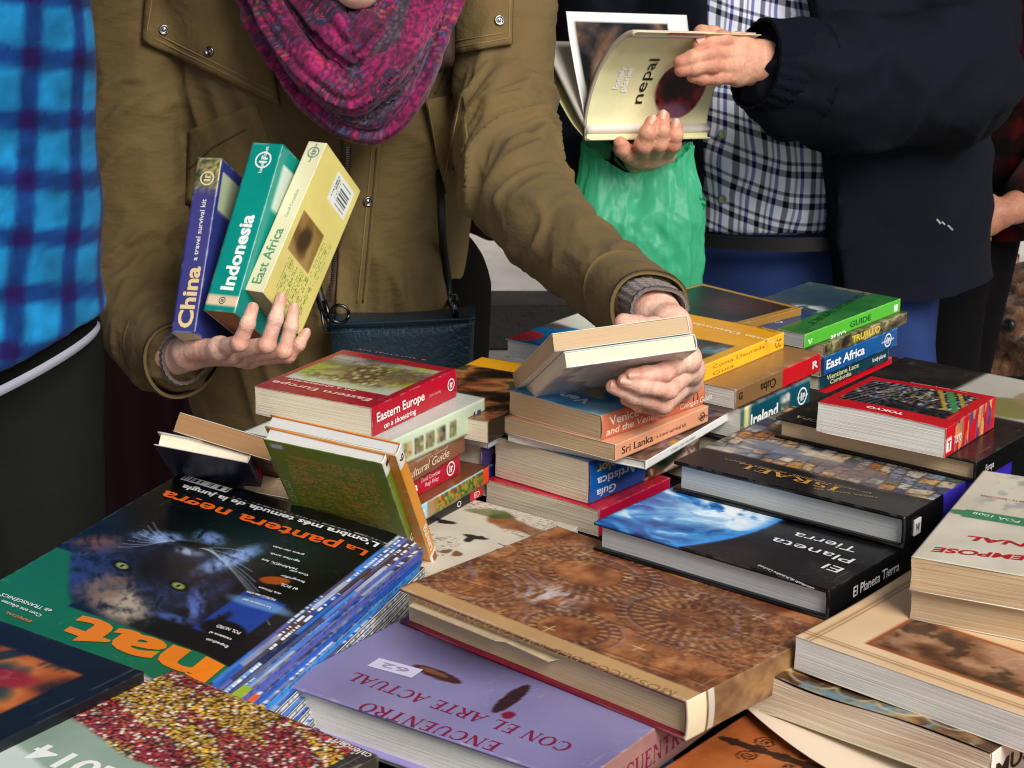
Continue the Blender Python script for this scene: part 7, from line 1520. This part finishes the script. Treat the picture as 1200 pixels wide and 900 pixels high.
# ================================================================ setting
o = mesh('ground', [(-60, -20, 0), (60, -20, 0), (60, 100, 0), (-60, 100, 0)], [(0, 1, 2, 3)], mat('pavement', base=lin4(150, 142, 134), rough=.9, noise=(1.5, .25, U1, 8), bump=[(40, .3, U1, .01)])); tag(o, kind='structure')
t = empty('market_table', (.3, 1.6, 0)); tag(t, 'market table covered by a black cloth, carrying all the books', 'table')
cl = mat('black_cloth', base=lin4(9, 9, 11), rough=.95, spec=.1, bump=[(300, .3, U1, .002)])
poly = [(-.60, 1.0), (-.085, 2.255), (1.35, 2.255), (1.35, 1.0)]
n = len(poly); V = [(x, y, TT) for x, y in poly]+[(x, y, TT-.03) for x, y in poly]
mesh('tabletop', V, [tuple(range(n))[::-1], tuple(range(n, 2*n))]+[(i, (i+1) % n, n+(i+1) % n, n+i) for i in range(n)], cl, t, world=True)
for x, y in ((-.5, 1.06), (-.06, 2.2), (1.3, 2.2), (1.3, 1.06)): MB().box((x, y, .385), (.05, .05, .77)).build('leg', flat('dark_steel', 40, 40, 42), t, world=True)

o = mesh('pavement', [(-8, 5.32, .125), (12, 5.32, .125), (12, 60, .125), (-8, 60, .125)], [(0, 1, 2, 3)], mat('pale_paving', base=lin4(206, 198, 188), rough=.9, noise=(6, .2, U1, 8), bump=[(60, .3, U1, .01)])); tag(o, kind='structure')
o = MB().box((2, 5.235, .064), (20, .17, .128), bev=.008).build('kerb', mat('shade_toned_kerb', base=lin4(58, 52, 50), rough=.9, noise=(9, .3, U1, 8), bump=[(70, .5, U1, .01)])); tag(o, kind='structure')  # dark colour stands in for the band of shade along the step
bl_ = empty('building', (0, 9, .125)); tag(bl_, 'unseen dark building added across the street to darken reflections', 'building')  # unseen facade, added to keep the bright horizon out of cover reflections
MB().box((1, 10, 4.1), (30, 2, 8)).build('wall', mat('dark_stone', base=lin4(72, 62, 56), rough=.9, noise=(3, .3, U1, 8), bump=[(20, .5, U1, .03)]), bl_, world=True)
for i in range(-4, 6):
    for z in (1.9, 5.0): w_ = MB().box((i*2.4, 8.985, z), (1.1, .06, 1.8)).build('window', flat('window_frame', 60, 50, 44), bl_, world=True); MB().box((i*2.4, 8.95, z), (.98, .02, 1.66)).build('pane', flat('window_glass', 14, 16, 20, rough=.08), w_)
cp = empty('added_canopy', (-.9, 1.6, 0)); tag(cp, 'unseen dark canvas canopy added overhead to shade the browsing people', 'canopy')  # unseen canopy, added and shaped to keep light off the people at left
cm = mat('dark_canvas', base=lin4(60, 56, 54), rough=.95, bump=[(400, .3, U1, .002)])
V = [(-3.2+3.40*i/20, .75+2.35*j/10, 2.42-.06*math.sin(math.pi*i/20)*math.sin(math.pi*j/10)) for i in range(21) for j in range(11)]; V = np.array(V); I = np.arange(231).reshape(21, 11); q = np.stack([I[:-1, :-1], I[1:, :-1], I[1:, 1:], I[:-1, 1:]], -1).reshape(-1, 4)
mesh('canvas', np.concatenate([V, V+np.array((0, 0, .004))]), np.concatenate([q[:, ::-1], q+231]), cm, cp, smooth=True, world=True)
for x, y in ((-3.15, .8), (-3.15, 3.05), (.36, 3.16)): MB().tube([(x, y, 0), (x, y, 2.44)], .018, 10).build('pole', flat('dark_steel', 40, 40, 42), cp, True, True)

V = [(.2+2.6*i/20, 1.95+1.2*j/6, 2.42-.05*math.sin(math.pi*i/20)*math.sin(math.pi*j/6)) for i in range(21) for j in range(7)]; V = np.array(V); I = np.arange(147).reshape(21, 7); q = np.stack([I[:-1, :-1], I[1:, :-1], I[1:, 1:], I[:-1, 1:]], -1).reshape(-1, 4)  # second unseen sheet, added to block sky light above the man
mesh('canvas', np.concatenate([V, V+np.array((0, 0, .004))]), np.concatenate([q[:, ::-1], q+147]), cm, cp, smooth=True, world=True)
MB().tube([(2.75, 3.1, 0), (2.75, 3.1, 2.44)], .018, 10).build('pole', flat('dark_steel', 40, 40, 42), cp, True, True)
# ================================================================ camera, light, look
cam = bpy.data.cameras.new('camera'); co = bpy.data.objects.new('camera', cam); COL.objects.link(co)
co.location = CAM; co.rotation_euler = (math.pi/2-PITCH, 0, 0); cam.lens = FP/1200*36; cam.sensor_width = 36; cam.clip_end = 500; cam.clip_start = .05
cam.dof.use_dof = True; cam.dof.focus_distance = 1.68; cam.dof.aperture_fstop = 32
S.camera = co
w = bpy.data.worlds.new('World'); S.world = w; w.use_nodes = True; nt = w.node_tree
sky = nt.nodes.new('ShaderNodeTexSky'); sky.sky_type = 'NISHITA'; sky.sun_disc = False
EL, AZ = math.radians(40), math.radians(150)      # AZ clockwise from +Y: behind the camera, to the right
sky.sun_elevation = EL; sky.sun_rotation = AZ
hs = nt.nodes.new('ShaderNodeHueSaturation'); hs.inputs['Saturation'].default_value = .45; nt.links.new(sky.outputs[0], hs.inputs['Color']); nt.links.new(hs.outputs[0], nt.nodes['Background'].inputs[0]); nt.nodes['Background'].inputs[1].default_value = .10
sl = bpy.data.lights.new('sun', 'SUN'); sl.energy = 3.5; sl.angle = math.radians(32); sl.color = (1, .95, .88)
so = bpy.data.objects.new('sun', sl); COL.objects.link(so)
d = Vector((math.sin(AZ)*math.cos(EL), math.cos(AZ)*math.cos(EL), math.sin(EL))); so.rotation_euler = d.to_track_quat('Z', 'Y').to_euler(); so.location = d*10
S.view_settings.view_transform = 'Standard'; S.view_settings.look = 'None'; S.view_settings.gamma = 1; S.view_settings.exposure = .12; S.view_settings.use_curve_mapping = False
S.render.engine = 'CYCLES'; S.cycles.use_denoising = True; S.cycles.max_bounces = 6; S.cycles.transparent_max_bounces = 8

S.cycles.pixel_filter_type = 'BLACKMAN_HARRIS'; S.cycles.filter_width = 1.1
